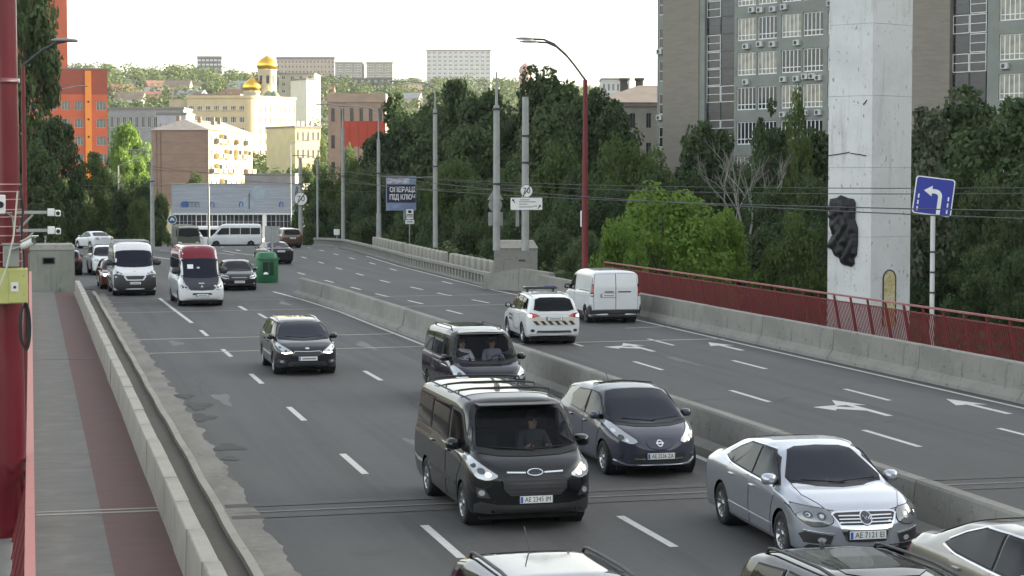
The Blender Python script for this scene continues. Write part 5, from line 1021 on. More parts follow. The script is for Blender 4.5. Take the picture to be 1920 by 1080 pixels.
# dark box truck behind the minibus
c=Car('truck','dark green truck with pale cab roof hidden behind the minibus',6.2,2.2,[(-3.1,1.4),(-3.08,2.5),(-3.0,2.62),(1.2,2.62),(2.2,2.6),(2.7,2.3),(3.0,1.3),(3.1,.6)],[(-3,1.35),(2.4,1.3),(3,1.0)],[(-3,.93),(3,.88)],.35,.4,3,.15,5,(2.1,-1.9,.42),mat('truck_green',(.05,.06,.045),.6,0,.1),1,.05,None,(),None,0,.25,'truck')
c.glass('F',sym(poly(0,2.3,.8,2.25,.92,1.6,0,1.5)),GL,'windscreen'); c.glass('LS',poly(1.6,1.55,2.4,1.52,2.2,2.2,1.6,2.25)); lamps_front(c,poly(.6,.9,.95,.92,.98,1.05,.65,1.02)); c.plate('F',.6,None); c.patch('pale_visor',mat('truck_tan',(.4,.37,.3),.6),'F',sym(poly(0,2.55,.85,2.5,.85,2.36,0,2.4)),.014); Pq=GR(356,474); c.front(Pq.x,Pq.y,-.02); c.root.scale=(.8,.84,.8)
# ---------------------------------------------------------------- green crash bin with its sign post
P=G(500,527); t=thing('crash_bin','green plastic crash bin with an open front at the nose of the median','crash bin',(P.x-.15,P.y-1.2,0),0)
gm=mat('green_plastic',(.02,.13,.055),.45,0,.15,2)
n=16; mb=MB(); vs=[]
for z,sx in ((0,.92),(.12,1.0),(1.25,1.0),(1.5,.9),(1.62,.72)):
    for k in range(n): a=2*PI*k/n; vs.append((.62*sx*math.copysign(abs(math.cos(a))**.6,math.cos(a)),.75*sx*math.copysign(abs(math.sin(a))**.6,math.sin(a)),z))
mb.add(vs,[(i*n+k,i*n+(k+1)%n,(i+1)*n+(k+1)%n,(i+1)*n+k) for i in range(4) for k in range(n)],True); mb.add(vs[-n:],[tuple(range(n))]); mb.build('shell',gm,t)
MB().rbox(-.28,.3,-.79,-.74,.42,1.12,.01).build('opening',mat('green_dark',(.004,.02,.01),.7),t); MB().box(.02,.06,-.8,-.791,.42,1.12).build('opening_bar',gm,t); MB().lathe([(.14,0),(.1,.1),(0,.13)],8,(-.12,-.8,.46),'z').build('rubbish',sign_white,t)
MB().rbox(-.6,.62,-.8,-.73,1.22,1.34,.02).build('rim',gm,t)
P2=G(512,527); t2=thing('sign_post','grey sign post with the back of a square sign behind the green bin','sign post',(P.x+.35,P.y+.2,0)); MB().tube((0,0,0),(0,0,3.0),.045,n=8).build('post',pole_grey,t2); MB().box(-.4,.4,.05,.08,2.1,3.0).build('sign_back',sign_back,t2)
# ---------------------------------------------------------------- concrete hut
t=thing('concrete_hut','grey green concrete hut with a small dark window at the footway end','hut',(1.0,100.4,0),-.02); hm=layered('hut_paint',(.24,.25,.21),[((.7,.7,.7),.42,.62,(.18,.19,.16),.8),((8,8,1),.58,.7,(.12,.12,.1),.6)],.9,.3,20)
MB().add([(-1.08,0,-.03),(1.08,0,-.03),(1.08,2.1,-.03),(-1.08,2.1,-.03),(-1.08,0,2.05),(1.08,0,2.05),(1.08,2.1,2.2),(-1.08,2.1,2.2)],[(0,3,2,1),(4,5,6,7),(0,1,5,4),(1,2,6,5),(2,3,7,6),(3,0,4,7)]).build('wall',hm,t)
MB().add([(-1.1,-.04,2.053),(1.1,-.04,2.053),(1.1,2.14,2.203),(-1.1,2.14,2.203),(-.95,.15,2.3),(.95,.15,2.3),(.95,1.95,2.34),(-.95,1.95,2.34)],[(0,3,2,1),(4,5,6,7),(0,1,5,4),(1,2,6,5),(2,3,7,6),(3,0,4,7)]).build('roof',concrete,t)
MB().box(-.47,.13,-.03,.02,1.35,1.68).build('window_frame',dark_steel,t); MB().box(-.42,.08,-.036,-.031,1.4,1.63).build('window_pane',GL,t); MB().box(-.08,-.05,-.012,-.001,.05,1.3).build('wall_joint',concrete_dirty,t); MB().rbox(.2,.35,-.1,-.001,0,.2,.02).build('step_block',concrete,t)
# ================================================================ red mast with boxes and surveillance cameras
MX,MY=-.56,31.5
t=thing('red_mast','thick red mast at the left edge with clamped bands','mast',(MX,MY,0))
MB().lathe([(.5,-5.9),(.46,0),(.44,1.5),(.40,5.0),(.385,8),(.37,14)],28,(0,0,0),'z').build('shaft',red_mast,t)
zy=lambda y: zat(y,32)
for y in (345,358,372,390,403,420,436,452,466,482): MB().lathe([(.425,zy(y)-.008),(.425,zy(y)+.008)],28,(0,0,0),'z').build('clamp_band',mat('band_pink',(.62,.4,.4),.35,.6,.05),t)
MB().lathe([(.42,zy(163)-.02),(.42,zy(163)+.05),(.4,zy(163)+.05)],28,(0,0,0),'z').build('flange',red_mast,t)
def wx(x,dep=31.4): return D(x,340,dep).x
yl=mat('box_yellow',(.45,.46,.16),.5,0,.08,4); gb=mat('box_grey',(.27,.29,.26),.5,.1,.1,4)
b=thing('control_box','pale yellow control box with a round switch on the red mast','box',(0,MY-.62,0)); MB().rbox(wx(-20),wx(50),0,.2,zat(566,30.5),zat(500,30.5),.015).build('case',yl,b); MB().rbox(wx(16),wx(50)-.01,-.02,-.001,zat(564,30.5),zat(502,30.5),.006).build('door',yl,b)
MB().box(wx(20),wx(33),-.03,-.0205,zat(543,30.5),zat(526,30.5)).build('label_plate',sign_white,b); MB().lathe([(.022,-.04),(.022,-.0305),(0,-.0305)],12,(wx(26.5),0,zat(535,30.5)),'y').build('switch',black,b)
MB().lathe([(0,-.04),(.022,-.04)],12,(wx(26.5),0,zat(535,30.5)),'y').build('switch_cap',black,b)
for y in (514,549): MB().lathe([(.008,-.03),(0,-.03)],8,(wx(43),0,zat(y,30.5)),'y').build('lock',black,b)
b=thing('junction_box','small grey junction box above the yellow control box','box',(0,MY-.62,0)); MB().rbox(wx(6),wx(35),0,.16,zat(498,30.5),zat(458,30.5),.012).build('case',gb,b); MB().box(wx(4),wx(36),-.01,.17,zat(457,30.5),zat(454,30.5)).build('lid',gb,b)
b=thing('junction_box','white instrument box with a dark lens on the red mast','box',(0,MY-.6,0)); MB().rbox(wx(-8),wx(12),0,.14,zat(400,30.5),zat(365,30.5),.012).build('case',sign_white,b); MB().lathe([(.05,-.02),(.05,.0),(0,-.02)],12,(wx(3),0,zat(383,30.5)),'y').build('lens',black,b)
# cable loop and runs
cb=MB()
for k in range(4):
    r0=.1+.012*k; cb.path([(wx(42)+.07*math.cos(a)+.01*k,MY-.75-.01*k,zat(607,30.5)+(.3+.02*k)*math.sin(a)) for a in [2*PI*i/20 for i in range(21)]],.012,5)
tag(cb.build('cable_coil',black),'coil of black cable hanging below the yellow control box','cable',None,'stuff')
tag(MB().path([(wx(34),MY-.7,zat(358,30.5)),(wx(30),MY-.72,zat(400,30.5)),(wx(26),MY-.78,zat(440,30.5)),(wx(12),MY-.85,zat(500,30.5)),(wx(-4),MY-.85,zat(540,30.5))],.014,6).build('cable',mat('cable_pale',(.5,.48,.4),.6,0,.1)),'pale cable running slantwise down past the boxes','cable')
tag(MB().path([(wx(38),MY-.55,zat(350,30.5)),(wx(44),MY-.56,zat(385,30.5)),(wx(40),MY-.56,zat(430,30.5)),(wx(44),MY-.58,zat(480,30.5)),(wx(46),MY-.6,zat(560,30.5)),(wx(48),MY-.6,zat(640,30.5))],.018,6).build('cable',black),'thick black cable hanging straight beside the mast','cable')
tag(MB().path([(wx(24),MY-.7,zat(398,30.5)),(wx(12),MY-.7,zat(397,30.5)),(wx(24),MY-.66,zat(404,30.5)),(wx(26),MY-.62,zat(430,30.5)),(wx(25),MY-.6,zat(455,30.5))],.012,6).build('conduit',galv),'thin grey conduit bending down to the grey box','conduit')
# camera arms
def camarm(y,label,x1,kind):
    z=zat(y,31)
    t=thing('surveillance_camera',label,'camera',(0,MY-.35,0)); x0=wx(30)
    MB().rbox(x0,wx(x1),-.025,.025,z-.025,z+.025,.006).build('arm',galv,t)
    MB().tube((x0+.05,0,z-.25),(wx(x1-26),0,z-.03),.02,n=8).build('brace',galv,t)
    hs=MB().rbox(wx(x1),wx(x1+13),-.08,.08,z-.055,z+.06,.008).build('housing',sign_white,t)
    MB().rbox(wx(x1+14),wx(x1+24),-.1,.06,z-.06,z+.035,.01).build('camera_head',sign_white,hs); MB().lathe([(.03,-.105),(0,-.105)],12,(wx(x1+19),0,z-.012),'y').build('lens',black,hs)
camarm(397,'upper white surveillance camera on a bracket arm from the mast',87,0); camarm(430,'lower white surveillance camera on a bracket arm above the hut',87,1)
t=thing('surveillance_camera','white bullet camera with dark round lens pointing along the footway','camera',(wx(52),MY-.8,zat(452,31)),-.5); o=MB().lathe([(0,.14),(.055,.14),(.06,.1),(.06,-.12),(.05,-.14)],16,(0,0,0),'y').build('body',sign_white,t); MB().lathe([(.05,-.135),(0,-.135)],16,(0,0,0),'y').build('lens',black,t); MB().rbox(-.07,.07,-.19,.1,.055,.07,.005).build('sun_shield',sign_white,t); MB().tube((0,.1,0),(-.15,.3,-.02),.02,n=8).build('bracket',galv,t)
t.rotation_euler=(R(-18),0,R(38))
# ================================================================ buildings
def facade(root,name,W,z0,z1,ops,m,x0=0,y=0,depth=.18,parent=None):
    """a wall in the local xz plane facing -y, with recessed openings (x0,x1,z0,z1)"""
    xs=sorted({round(v,3) for o in ops for v in o[:2]}|{x0,x0+W}); zs=sorted({round(v,3) for o in ops for v in o[2:]}|{z0,z1})
    xs=[x for x in xs if x0-1e-6<=x<=x0+W+1e-6]; zs=[z for z in zs if z0-1e-6<=z<=z1+1e-6]
    mb=MB(); idx={}; vs=[]
    def V(i,j):
        if (i,j) not in idx: idx[(i,j)]=len(vs); vs.append((xs[i],y,zs[j]))
        return idx[(i,j)]
    fs=[]
    for i in range(len(xs)-1):
        cx=(xs[i]+xs[i+1])/2; col=[o for o in ops if o[0]<cx<o[1]]
        for j in range(len(zs)-1):
            cz=(zs[j]+zs[j+1])/2
            if any(o[2]<cz<o[3] for o in col): continue
            fs.append((V(i,j),V(i+1,j),V(i+1,j+1),V(i,j+1)))
    mb.add(vs,fs)
    for a,b,c,d in ops:
        q=[(a,y,c),(b,y,c),(b,y,d),(a,y,d)]; p=[(u,y+depth,w_) for u,_,w_ in q]
        mb.add(q+p,[(0,4,5,1),(1,5,6,2),(2,6,7,3),(3,7,4,0)])
    return mb.build(name,m,parent or root)
WM={}
def window(root,x0,x1,z0,z1,y,nx,nz,fm,pm,ft=.07,tr=None):
    w,h=x1-x0,z1-z0; key=(round(w,2),round(h,2),nx,nz,fm.name,pm.name,ft,tr)
    if key not in WM:
        f=MB(); f.box(-w/2,w/2,-.03,.04,0,ft); f.box(-w/2,w/2,-.03,.04,h-ft,h)
        f.box(-w/2,-w/2+ft,-.03,.04,ft,h-ft); f.box(w/2-ft,w/2,-.03,.04,ft,h-ft)
        for i in range(1,nx): xx=-w/2+w*i/nx; f.box(xx-ft/2,xx+ft/2,-.025,.035,ft,h-ft)
        zz=[h*i/nz for i in range(1,nz)] if tr is None else [h*tr]
        for z in zz: f.box(-w/2+ft,w/2-ft,-.02,.03,z-ft*.4,z+ft*.4)
        g=MB().box(-w/2+.01,w/2-.01,.0,.012,.01,h-.01)
        a=f.mesh('window_frame'); a.materials.append(fm); b=g.mesh('window_pane'); b.materials.append(pm); WM[key]=(a,b)
    a,b=WM[key]; o=ob('window',a,None,root,((x0+x1)/2,y,z0)); ob('pane',b,None,o); return o
def boxpart(root,name,m,*a): return MB().box(*a).build(name,m,root)
white_fr=mat('frame_white',(.8,.81,.8),.5,0,.08,3); dark_fr=mat('frame_dark',(.09,.09,.09),.6,0,.1,3)
def panem(name,col,rough=.08): return mat(name,col,rough,0,.35,.9,spec=.5,det=1)
pane=panem('pane_dark',(.03,.034,.04)); pane_cur=panem('pane_curtain',(.3,.28,.22),.3); pane_blue=panem('pane_slate',(.022,.026,.04))
# ---------------------------------------------------------------- tall institute on the right
tall_brick=layered('brick_beige',(.24,.215,.18),[((.4,.4,2.5),.42,.62,(.2,.18,.15),.7),((1.5,1.5,12),.5,.66,(.27,.245,.21),.6)],.95,.3,12)
tall_wall=layered('render_grey_green',(.25,.265,.24),[((.25,.25,.5),.42,.62,(.2,.21,.19),.7),((3,3,.6),.55,.7,(.17,.175,.16),.5)],.95,.2,12)
cam_r=Vector((math.cos(YAW),-math.sin(YAW),0)); cam_f=Vector((math.sin(YAW),math.cos(YAW),0))
dirw=(.629*cam_r-.777*cam_f).normalized(); A0=D(1375,340,206); A0.z=0
tb=thing('tall_building','tall grey institute block with ribbon windows, air conditioners and beige brick towers','building',A0,math.atan2(dirw.y,dirw.x))
ops=[]; wins=[]; zt0=16.4; rows=range(-6,8)
units=[.4+2.95*k+(.35 if k>=2 else 0)+(.35 if k>=4 else 0) for k in range(7)]
for k in rows:
    z=zt0+3.57*k
    if z<-4.5: continue
    for u in units: wins.append((u,u+2.7,z,z+2.35,5,0))
    for j in range(5): wins.append((33.6+j*3.0,36.3+j*3.0,z,z+2.35,5,1))
ops=[w_[:4] for w_ in wins]
zlo,zhi=-5.3,46
facade(tb,'wall',23.6-.02,zlo,zhi,[o for o in ops if o[0]<23],tall_wall,.02)
facade(tb,'wall',16.5,zlo,zhi,[o for o in ops if o[0]>33],tall_wall,32.3)
rr2=random.Random(11)
for (a,b,c,d,n,s) in wins: window(tb,a,b,c,d,.16,5,1,white_fr,pane_cur if rr2.random()<.5 else pane,.1,.24)
# brick piers
boxpart(tb,'brick_pier',tall_brick,-10.5,-5.0,-.25,3,zlo,zhi+1); boxpart(tb,'brick_pier',tall_brick,23.602,28.2,-.25,3,zlo,zhi+1)
boxpart(tb,'pier_edge',tall_wall,-4.999,-4.2,-.15,3,zlo,zhi+.8)
# stair glazing
for x0,x1 in ((-4.198,0.0),(28.202,32.1)):
    boxpart(tb,'stair_wall',pane_blue,x0,x1,.25,.4,zlo,zhi)
    nxs=2; w=(x1-x0)/nxs; z=zlo+1.2
    while z<zhi-2:
        for i in range(nxs):
            lit=rr2.random()<.3
            window(tb,x0+i*w+.04,x0+(i+1)*w-.04,z,z+1.7,.18,1,2,white_fr if rr2.random()<.65 else dark_fr,pane_blue if not lit else pane,.06)
        z+=1.785
# left narrow bay with small windows
ops=[(-11.75,-11.0,zt0+3.57*k-.1,zt0+3.57*k+2.1) for k in rows if zt0+3.57*k>-4]
facade(tb,'wall',1.45,zlo,zhi,ops,tall_wall,-11.952,.3)
for o in ops: window(tb,*o,.42,1,2,white_fr,pane,.07)
def ac(x,z,y=-.02):
    if 'ac' not in WM:
        a=MB().rbox(-.42,.42,-.32,0,0,.56,.02).mesh('air_conditioner'); a.materials.append(mat('ac_white',(.5,.51,.49),.6,0,.1,4)); f=MB().lathe([(.2,-.325),(.03,-.33)],14,(-.1,0,.28),'y').mesh('fan'); f.materials.append(dark_steel); WM['ac']=(a,f)
    a,f=WM['ac']; o=ob('air_conditioner',a,None,tb,(x,y,z)); ob('fan',f,None,o)
for k in rows:
    z=zt0+3.57*k
    if z<-3: continue
    for u in units:
        for dx in (.5,1.5,2.3):
            if rr2.random()<.3: ac(u+dx,z-.75-rr2.random()*.25)
    for j in range(5):
        if rr2.random()<.4: ac(34.4+j*3.0,z-.8)
    if rr2.random()<.6: ac(-11.4,z-.75,.28)
    if rr2.random()<.4: ac(.35,z+.4+rr2.random(),-.02)
boxpart(tb,'rear_mass',tall_wall,-11.9,48.6,.55,52,zlo,zhi-.02); boxpart(tb,'shade_wing',tall_wall,48.802,124,.0,15,zlo,zhi-3)  # rear deepened and unseen wing added to shade the old house and bridge
boxpart(tb,'roof',deck_m,-12.1,48.7,-.1,52.1,zhi,zhi+.4)
# a block outside the frame to the right keeps the low evening sun off the bridge
ab=thing('shade_block','long grey block added out of view to shade the bridge','building',(96,-75,0),0)
MB().box(0,14,0,178,-5.5,40).build('wall',tall_wall,ab); MB().box(-.3,14.3,-.3,178.3,40,40.4).build('roof',deck_m,ab)
# ---------------------------------------------------------------- white stele with bronze relief
stone=layered('stele_stone',(.64,.645,.64),[((.3,.3,.35),.42,.62,(.53,.535,.53),.8),((1.6,1.6,.18),.55,.7,(.34,.335,.32),.6),((7,7,2.6),.64,.66,(.13,.13,.125),.7),((14,14,5),.66,.68,(.1,.1,.1),.7)],.85,.2,10)
dep=95; kx=dep/3700; PL=D(1553,340,dep); PR=D(1708,340,dep); PM=D(1634,340,dep-1.6)
st=thing('stone_stele','tall weathered white stone stele rising beyond the red railing','stele',(PM.x,PM.y,-5.2)); 
q=[Vector((0,0)),Vector((PR.x-PM.x,PR.y-PM.y)),Vector((PR.x-PM.x,PR.y-PM.y))*.5+Vector((PL.x-PM.x,PL.y-PM.y))*.5+Vector((cam_f.x,cam_f.y))*3.4,Vector((PL.x-PM.x,PL.y-PM.y))]
zb_=[0,4.7,8.0,11.3,14.7,18.1,24]
for a,b in zip(zb_,zb_[1:]): MB().prism([(p.x,p.y) for p in q],a+.012,b).build('stone_course',stone,st)
# cracks on the left face
fl=(q[3]-q[0]); fn=Vector((fl.y,-fl.x)).normalized(); 
if fn.dot(Vector((-cam_f.x,-cam_f.y)))<0: fn=-fn
def onface(u,z,o=.004): p=q[0]+fl*u+fn*o; return (p.x,p.y,z)
for pts in ([(1.0,zat(292,dep)+5.2),(.72,zat(289,dep)+5.2),(.5,zat(286,dep)+5.2)],[(.48,zat(288,dep)+5.2),(.3,zat(290,dep)+5.2),(.12,zat(293,dep)+5.2)],[(.12,zat(190,dep)+5.2),(.2,zat(199,dep)+5.2)]):
    MB().path([onface(u,z) for u,z in pts],.035 if len(pts)<3 or pts[0][0]!=.62 else .01,4).build('crack',ink,st)
# relief: a rough bronze figure group on the left face
bz=mat('bronze_dark',(.018,.018,.02),.55,.3,.3,3,bump=.6,bscale=4)
z0=zat(500,dep)+5.2; z1=zat(366,dep)+5.2; rel=thing('bronze_relief','dark bronze figure relief hanging on the white stele','relief',st.location)
ro=[(1556,384),(1558,373),(1570,371),(1578,366),(1590,371),(1601,373),(1605,380),(1604,412),(1609,428),(1609,455),(1607,478),(1602,485),(1603,494),(1598,500),(1584,497),(1577,492),(1575,484),(1566,479),(1561,468),(1553,463),(1556,450),(1562,440),(1557,425)]
LP=[]
for x_,y_ in ro:
    d_=ray(x_,y_); t_=(Vector((PM.x,PM.y))+q[0]).dot(fn)/Vector((d_.x,d_.y)).dot(fn); p_=d_*t_; LP.append(Vector(((Vector((p_.x,p_.y))-Vector((PM.x,PM.y))-q[0]).dot(fl)/fl.length,p_.z+H+5.2)))
from mathutils import noise as mnoise
vsl=[];edl=[]
for i in range(len(LP)):
    a_,b_=LP[i],LP[(i+1)%len(LP)]
    for j in range(3): vsl.append(a_.lerp(b_,j/3))
edl=[(i,(i+1)%len(vsl)) for i in range(len(vsl))]; nb_=len(vsl); P2=[tuple(p) for p in LP]
def inpoly(p,x,y):
    c=False; j=len(p)-1
    for i in range(len(p)):
        if (p[i][1]>y)!=(p[j][1]>y) and x<(p[j][0]-p[i][0])*(y-p[i][1])/(p[j][1]-p[i][1])+p[i][0]: c=not c
        j=i
    return c
def edist(x,y): return min((Vector((x,y))-v).length for v in vsl[:nb_])
xx=min(p[0] for p in P2)
while xx<max(p[0] for p in P2):
    zz_=min(p[1] for p in P2)
    while zz_<max(p[1] for p in P2):
        if inpoly(P2,xx,zz_) and edist(xx,zz_)>.05: vsl.append(Vector((xx,zz_)))
        zz_+=.075
    xx+=.075
rs_=geometry.delaunay_2d_cdt(vsl,edl,[],1,1e-5); v3=[]
for v_ in rs_[0]:
    e_=edist(v_.x,v_.y); h_=.1+min(.3,e_*1.1)*(.6+.8*abs(mnoise.noise((v_.x*2.2,v_.y*1.1,3)))+.5*mnoise.noise((v_.x*6,v_.y*3,1))); pp=q[0]+fl*(v_.x/fl.length)+fn*h_; v3.append((pp.x,pp.y,v_.y))
mbr=MB().add(v3,[tuple(f) for f in rs_[2]],True)
bk=[q[0]+fl*(v_.x/fl.length)-fn*.05 for v_ in rs_[0][:nb_]]; mbr.add(v3[:nb_]+[(p.x,p.y,v_.y) for p,v_ in zip(bk,rs_[0][:nb_])],[(i,(i+1)%nb_,nb_+(i+1)%nb_,nb_+i) for i in range(nb_)])
mbr.build('relief_plate',bz,rel)
# yellow painted niche low on the right face
fr=(q[1]-q[0]); fnr=Vector((fr.y,-fr.x)).normalized()
if fnr.dot(Vector((-cam_f.x,-cam_f.y)))<0: fnr=-fnr
nz0=zat(572,dep)+5.2; nz1=zat(505,dep)+5.2; nm=layered('niche_mosaic',(.5,.43,.2),[((3,3,3),.45,.6,(.6,.55,.38),.9),((7,7,7),.55,.65,(.35,.09,.04),.8)],.7,.2,20)
out=[]; wu=.42/fr.length
for a in range(0,181,15): out.append((.46+wu*math.cos(R(a)),nz1-.42+.42*math.sin(R(a))))
out=[(.46+wu,nz0-1.0)]+out+[(.46-wu,nz0-1.0)]
def onr(u,z,o): p=q[0]+fr*u+fnr*o; return (p.x,p.y,z)
n=len(out); MB().add([onr(u,z,.05) for u,z in out]+[onr(u,z,-.02) for u,z in out],[tuple(range(n))]+[(i,(i+1)%n,n+(i+1)%n,n+i) for i in range(n)]).build('painted_niche',nm,st)
MB().path([onr(u,z,.05) for u,z in out],.035,5).build('niche_border',dark_steel,st)
# ---------------------------------------------------------------- frames for buildings seen face on
def bld(name,label,x,dep,rot=0,z=None,group=None):
    P=D(x,340,dep); P.z=float(terr(P.x,P.y))-.5 if z is None else z
    t=thing(name,label,'building',P,-YAW+rot,group); t['_d']=dep; return t,dep/3700,(lambda y: zat(y,dep)-P.z)
def gridwin(root,x0,x1,zs,n,ww,h,y,fm,pm,nx=2,nz=1,pms=None,skip=0,seed=1):
    rs=random.Random(seed); ops=[]
    for z in zs:
        for i in range(n):
            if rs.random()<skip: continue
            c=x0+(x1-x0)*(i+.5)/n; ops.append((c-ww/2,c+ww/2,z,z+h))
    return ops
def simple_block(name,label,xa,xb,ytop,dep,rows,cols,wall,fm,pm,rot=0,dpt=12,wf=.5,hf=.55,roof=deck_m,zbase=None,group=None,parapet=.5,nx=2,side=True,ybase=None):
    """block with a windowed front (and windowed right side)"""
    t,k,zz=bld(name,label,(xa+xb)/2,dep,rot,zbase,group); W=(xb-xa)*k; H_=zz(ytop); ph=H_/rows if ybase is None else (H_-zz(ybase))/rows
    ops=[]
    for r_ in range(rows):
        z=H_-ph*(r_+1)+ph*(1-hf)*.55
        for c_ in range(cols): xx=-W/2+W*(c_+.5)/cols; ww=W/cols*wf; ops.append((xx-ww/2,xx+ww/2,z,z+ph*hf))
    facade(t,'front_wall',W,0,H_,ops,wall,-W/2,0,.2)
    for o in ops: window(t,*o,.16,nx,1,fm,pm,max(.06,.05*(o[1]-o[0])))
    boxpart(t,'rear_mass',wall,-W/2+.01,W/2-.01,.35,dpt,0,H_-.02); boxpart(t,'side_wall',wall,W/2-.009,W/2+.02,0,dpt,0,H_); boxpart(t,'side_wall',wall,-W/2-.02,-W/2+.009,0,dpt,0,H_)
    boxpart(t,'roof',roof,-W/2-.25,W/2+.25,-.25,dpt+.25,H_,H_+parapet)
    return t,k,zz,W,H_
wl=lambda n,c,v=.12,s=.6,b=.15: mat(n,c,.9,0,v,s,bump=b,bscale=8)
# ---------------------------------------------------------------- low showroom at the end of the road
t,k,zz=bld('showroom','low grey clad showroom with glazed front and blue signs at the road end','%s'and 442,300,.02,-4.3)
W=240*k; zb1=zz(400); zt=zz(346); clad=mat('cladding_grey',(.3,.33,.38),.5,.2,.12,.7,stretch=(.3,1,6))
nb=10; hb=(zt-zb1)/nb
for i in range(nb): MB().rbox(-W/2,W/2,-.12 if i%2 else -.1,.1,zb1+i*hb+.006,zb1+(i+1)*hb,.015).build('cladding_panel',clad,t)
boxpart(t,'fascia',sign_white,-W/2,W/2,-.16,.1,zb1-.18,zb1); boxpart(t,'roof',mat('roof_grey',(.3,.3,.3),.8),-W/2-.2,W/2+.2,-.25,16,zt,zt+.15)
boxpart(t,'rear_mass',tall_wall,-W/2+.02,W/2-.02,.45,15.5,0,zt-.02)
x=-W/2
widths=[.9,.9,1.0,1.25,1.25,1.0,.9,1.1,1.1,1.1,.45,1.1,.9,.9,1.0]; s_=W/sum(widths)
for i,w_ in enumerate(widths):
    w_*=s_
    if i==10: boxpart(t,'column',sign_white,x,x+w_,-.05,.3,0,zb1-.181)
    else: window(t,x,x+w_,0,zb1-.19,.05,2,1,white_fr if i in (3,4,5) else galv,pane_blue if i%3 else pane,.06,.78)
    x+=w_
bl=mat('sign_blue_letter',(.02,.09,.35),.4,0,0); gl_=mat('sign_grey_letter',(.12,.15,.2),.5,0,0)
def arch_letter(cx,zc,w_,h,m): MB().path([(cx-w_/2,-.17,zc-h/2),(cx-w_/2,-.17,zc+h*.3),(cx-w_*.2,-.17,zc+h/2),(cx+w_*.2,-.17,zc+h/2),(cx+w_/2,-.17,zc+h*.3),(cx+w_/2,-.17,zc-h/2)],.07,6).build('sign_letter',m,t)
for px,m in ((343,gl_),(349,bl),(357,gl_),(363,gl_),(370,gl_),(398,bl),(452,bl),(527,bl)): arch_letter((px-442)*k,zz(383.5),.5,.75,m)
plate_xz(rrect(1.0,.9,.2),-.16,-.125).build('sign_shield',bl,t,((347-442)*k,0,zz(383))); MB().box((467-442)*k-.05,(467-442)*k+.05,-.3,-.2,zz(392),zz(362)).build('mast',ink,t)
for px,py in ((485,361),(464,383)): disc(1.1,-.16,-.13).build('round_sign',mat('disc_grey',(.3,.36,.42),.3,.3,.1,2),t,((px-442)*k,0,zz(py)))
for i in range(6): MB().rbox(rr2.uniform(-W/2+1,W/2-2),0,0,0,0,0) if 0 else None
boxpart(t,'roof_box',wl('penthouse',(.22,.21,.21)),1.0,W/2-1,3,9,zt+.151,zz(325))
# ---------------------------------------------------------------- brown gabled block
t,k,zz=bld('apartment_house','old brown apartment house with blank gable end and balconies','%s'and 338,440,.0,0)
brown=layered('brown_render',(.27,.2,.155),[((.3,.3,.8),.42,.62,(.22,.165,.13),.8),((.5,.5,3),.55,.68,(.32,.24,.19),.6)],.95,.2,6)
cream_old=wl('cream_old',(.52,.44,.27),.2,.5); W=107*k; H_=zz(244); Lb=34
A=D(392,340,440); B=D(474,340,474); dv=(B-A); dv.z=0; inv=Matrix.Rotation(YAW,3,'Z'); dl=inv@dv   # local direction of the long side
MB().add([(-W/2,0,0),(W/2,0,0),(W/2,0,H_),(-W/2,0,H_)],[(0,1,2,3)]).build('gable_wall',brown,t)
MB().add([(-W/2,0,0),(-W/2,0,H_),(-W/2+dl.x,dl.y,H_),(-W/2+dl.x,dl.y,0)],[(0,1,2,3)]).build('side_wall',brown,t)
sidew=bpy.data.objects.new('long_side',None); 
ang=math.atan2(dl.y,dl.x); LL=dl.length
# long side with windows and balconies, in its own frame
ls=thing('x','x x x x','x'); ls.name='long_wall'
for kk in ('label','category'): del ls[kk]
ls.parent=t; ls.location=(W/2,0,0); ls.rotation_euler=(0,0,ang)
ops=[]; ph=H_/5
for r_ in range(5):
    for c_ in range(9):
        xx=LL*(c_+.5)/9; ops.append((xx-.65,xx+.65,r_*ph+.9,r_*ph+2.4))
fo=facade(ls,'wall',LL,0,H_,ops,cream_old,0,0,.2); 
bpy.data.objects.remove(ls) ; fo.parent=t; fo.location=(W/2,0,0); fo.rotation_euler=(0,0,ang); fo.name='long_wall'
for o in ops: window(fo,*o,.15,2,1,white_fr,pane,.09)
rq=random.Random(4)
for r_ in range(1,5):
    for c_ in range(9):
        if rq.random()<.22:
            xx=LL*(c_+.5)/9; e=MB().box(xx-1.3,xx+1.3,-1.0,-.001,r_*ph+.5,r_*ph+2.7).build('glazed_loggia',rq.choice([brown,cream_old,tall_wall]),fo); MB().box(xx-1.15,xx+1.15,-1.03,-1.001,r_*ph+1.5,r_*ph+2.5).build('loggia_pane',pane,e); continue
        if rq.random()<.5: continue
        xx=LL*(c_+.5)/9; b=MB().box(xx-1.4,xx+1.4,-1.1,-.001,r_*ph+.55,r_*ph+.7); b.box(xx-1.4,xx+1.4,-1.1,-1.02,r_*ph+.701,r_*ph+1.6); b.box(xx-1.4,xx-1.32,-1.019,-.001,r_*ph+.701,r_*ph+1.6); b.build('balcony',[brown,cream_old,concrete][(r_+c_)%3],fo)
rm=mat('roof_slate',(.2,.19,.18),.8,0,.2,1); rz=zz(222)
MB().add([(-W/2-.4,-.4,H_),(W/2+.4,-.4,H_),(W/2+.4+dl.x,dl.y+.4,H_),(-W/2-.4+dl.x,dl.y+.4,H_),(.0,6.0,rz),(dl.x,dl.y-6,rz)],[(0,1,4),(1,2,5,4),(2,3,5),(3,0,4,5),(0,3,2,1)]).build('roof',rm,t)
for x,y in ((-2,5),(1.5,9),(3,14),(2.6,20)): boxpart(t,'chimney',brown,x-.4+dl.x*y/dl.y,x+.4+dl.x*y/dl.y,y,y+.8,H_+.5,rz+.7)
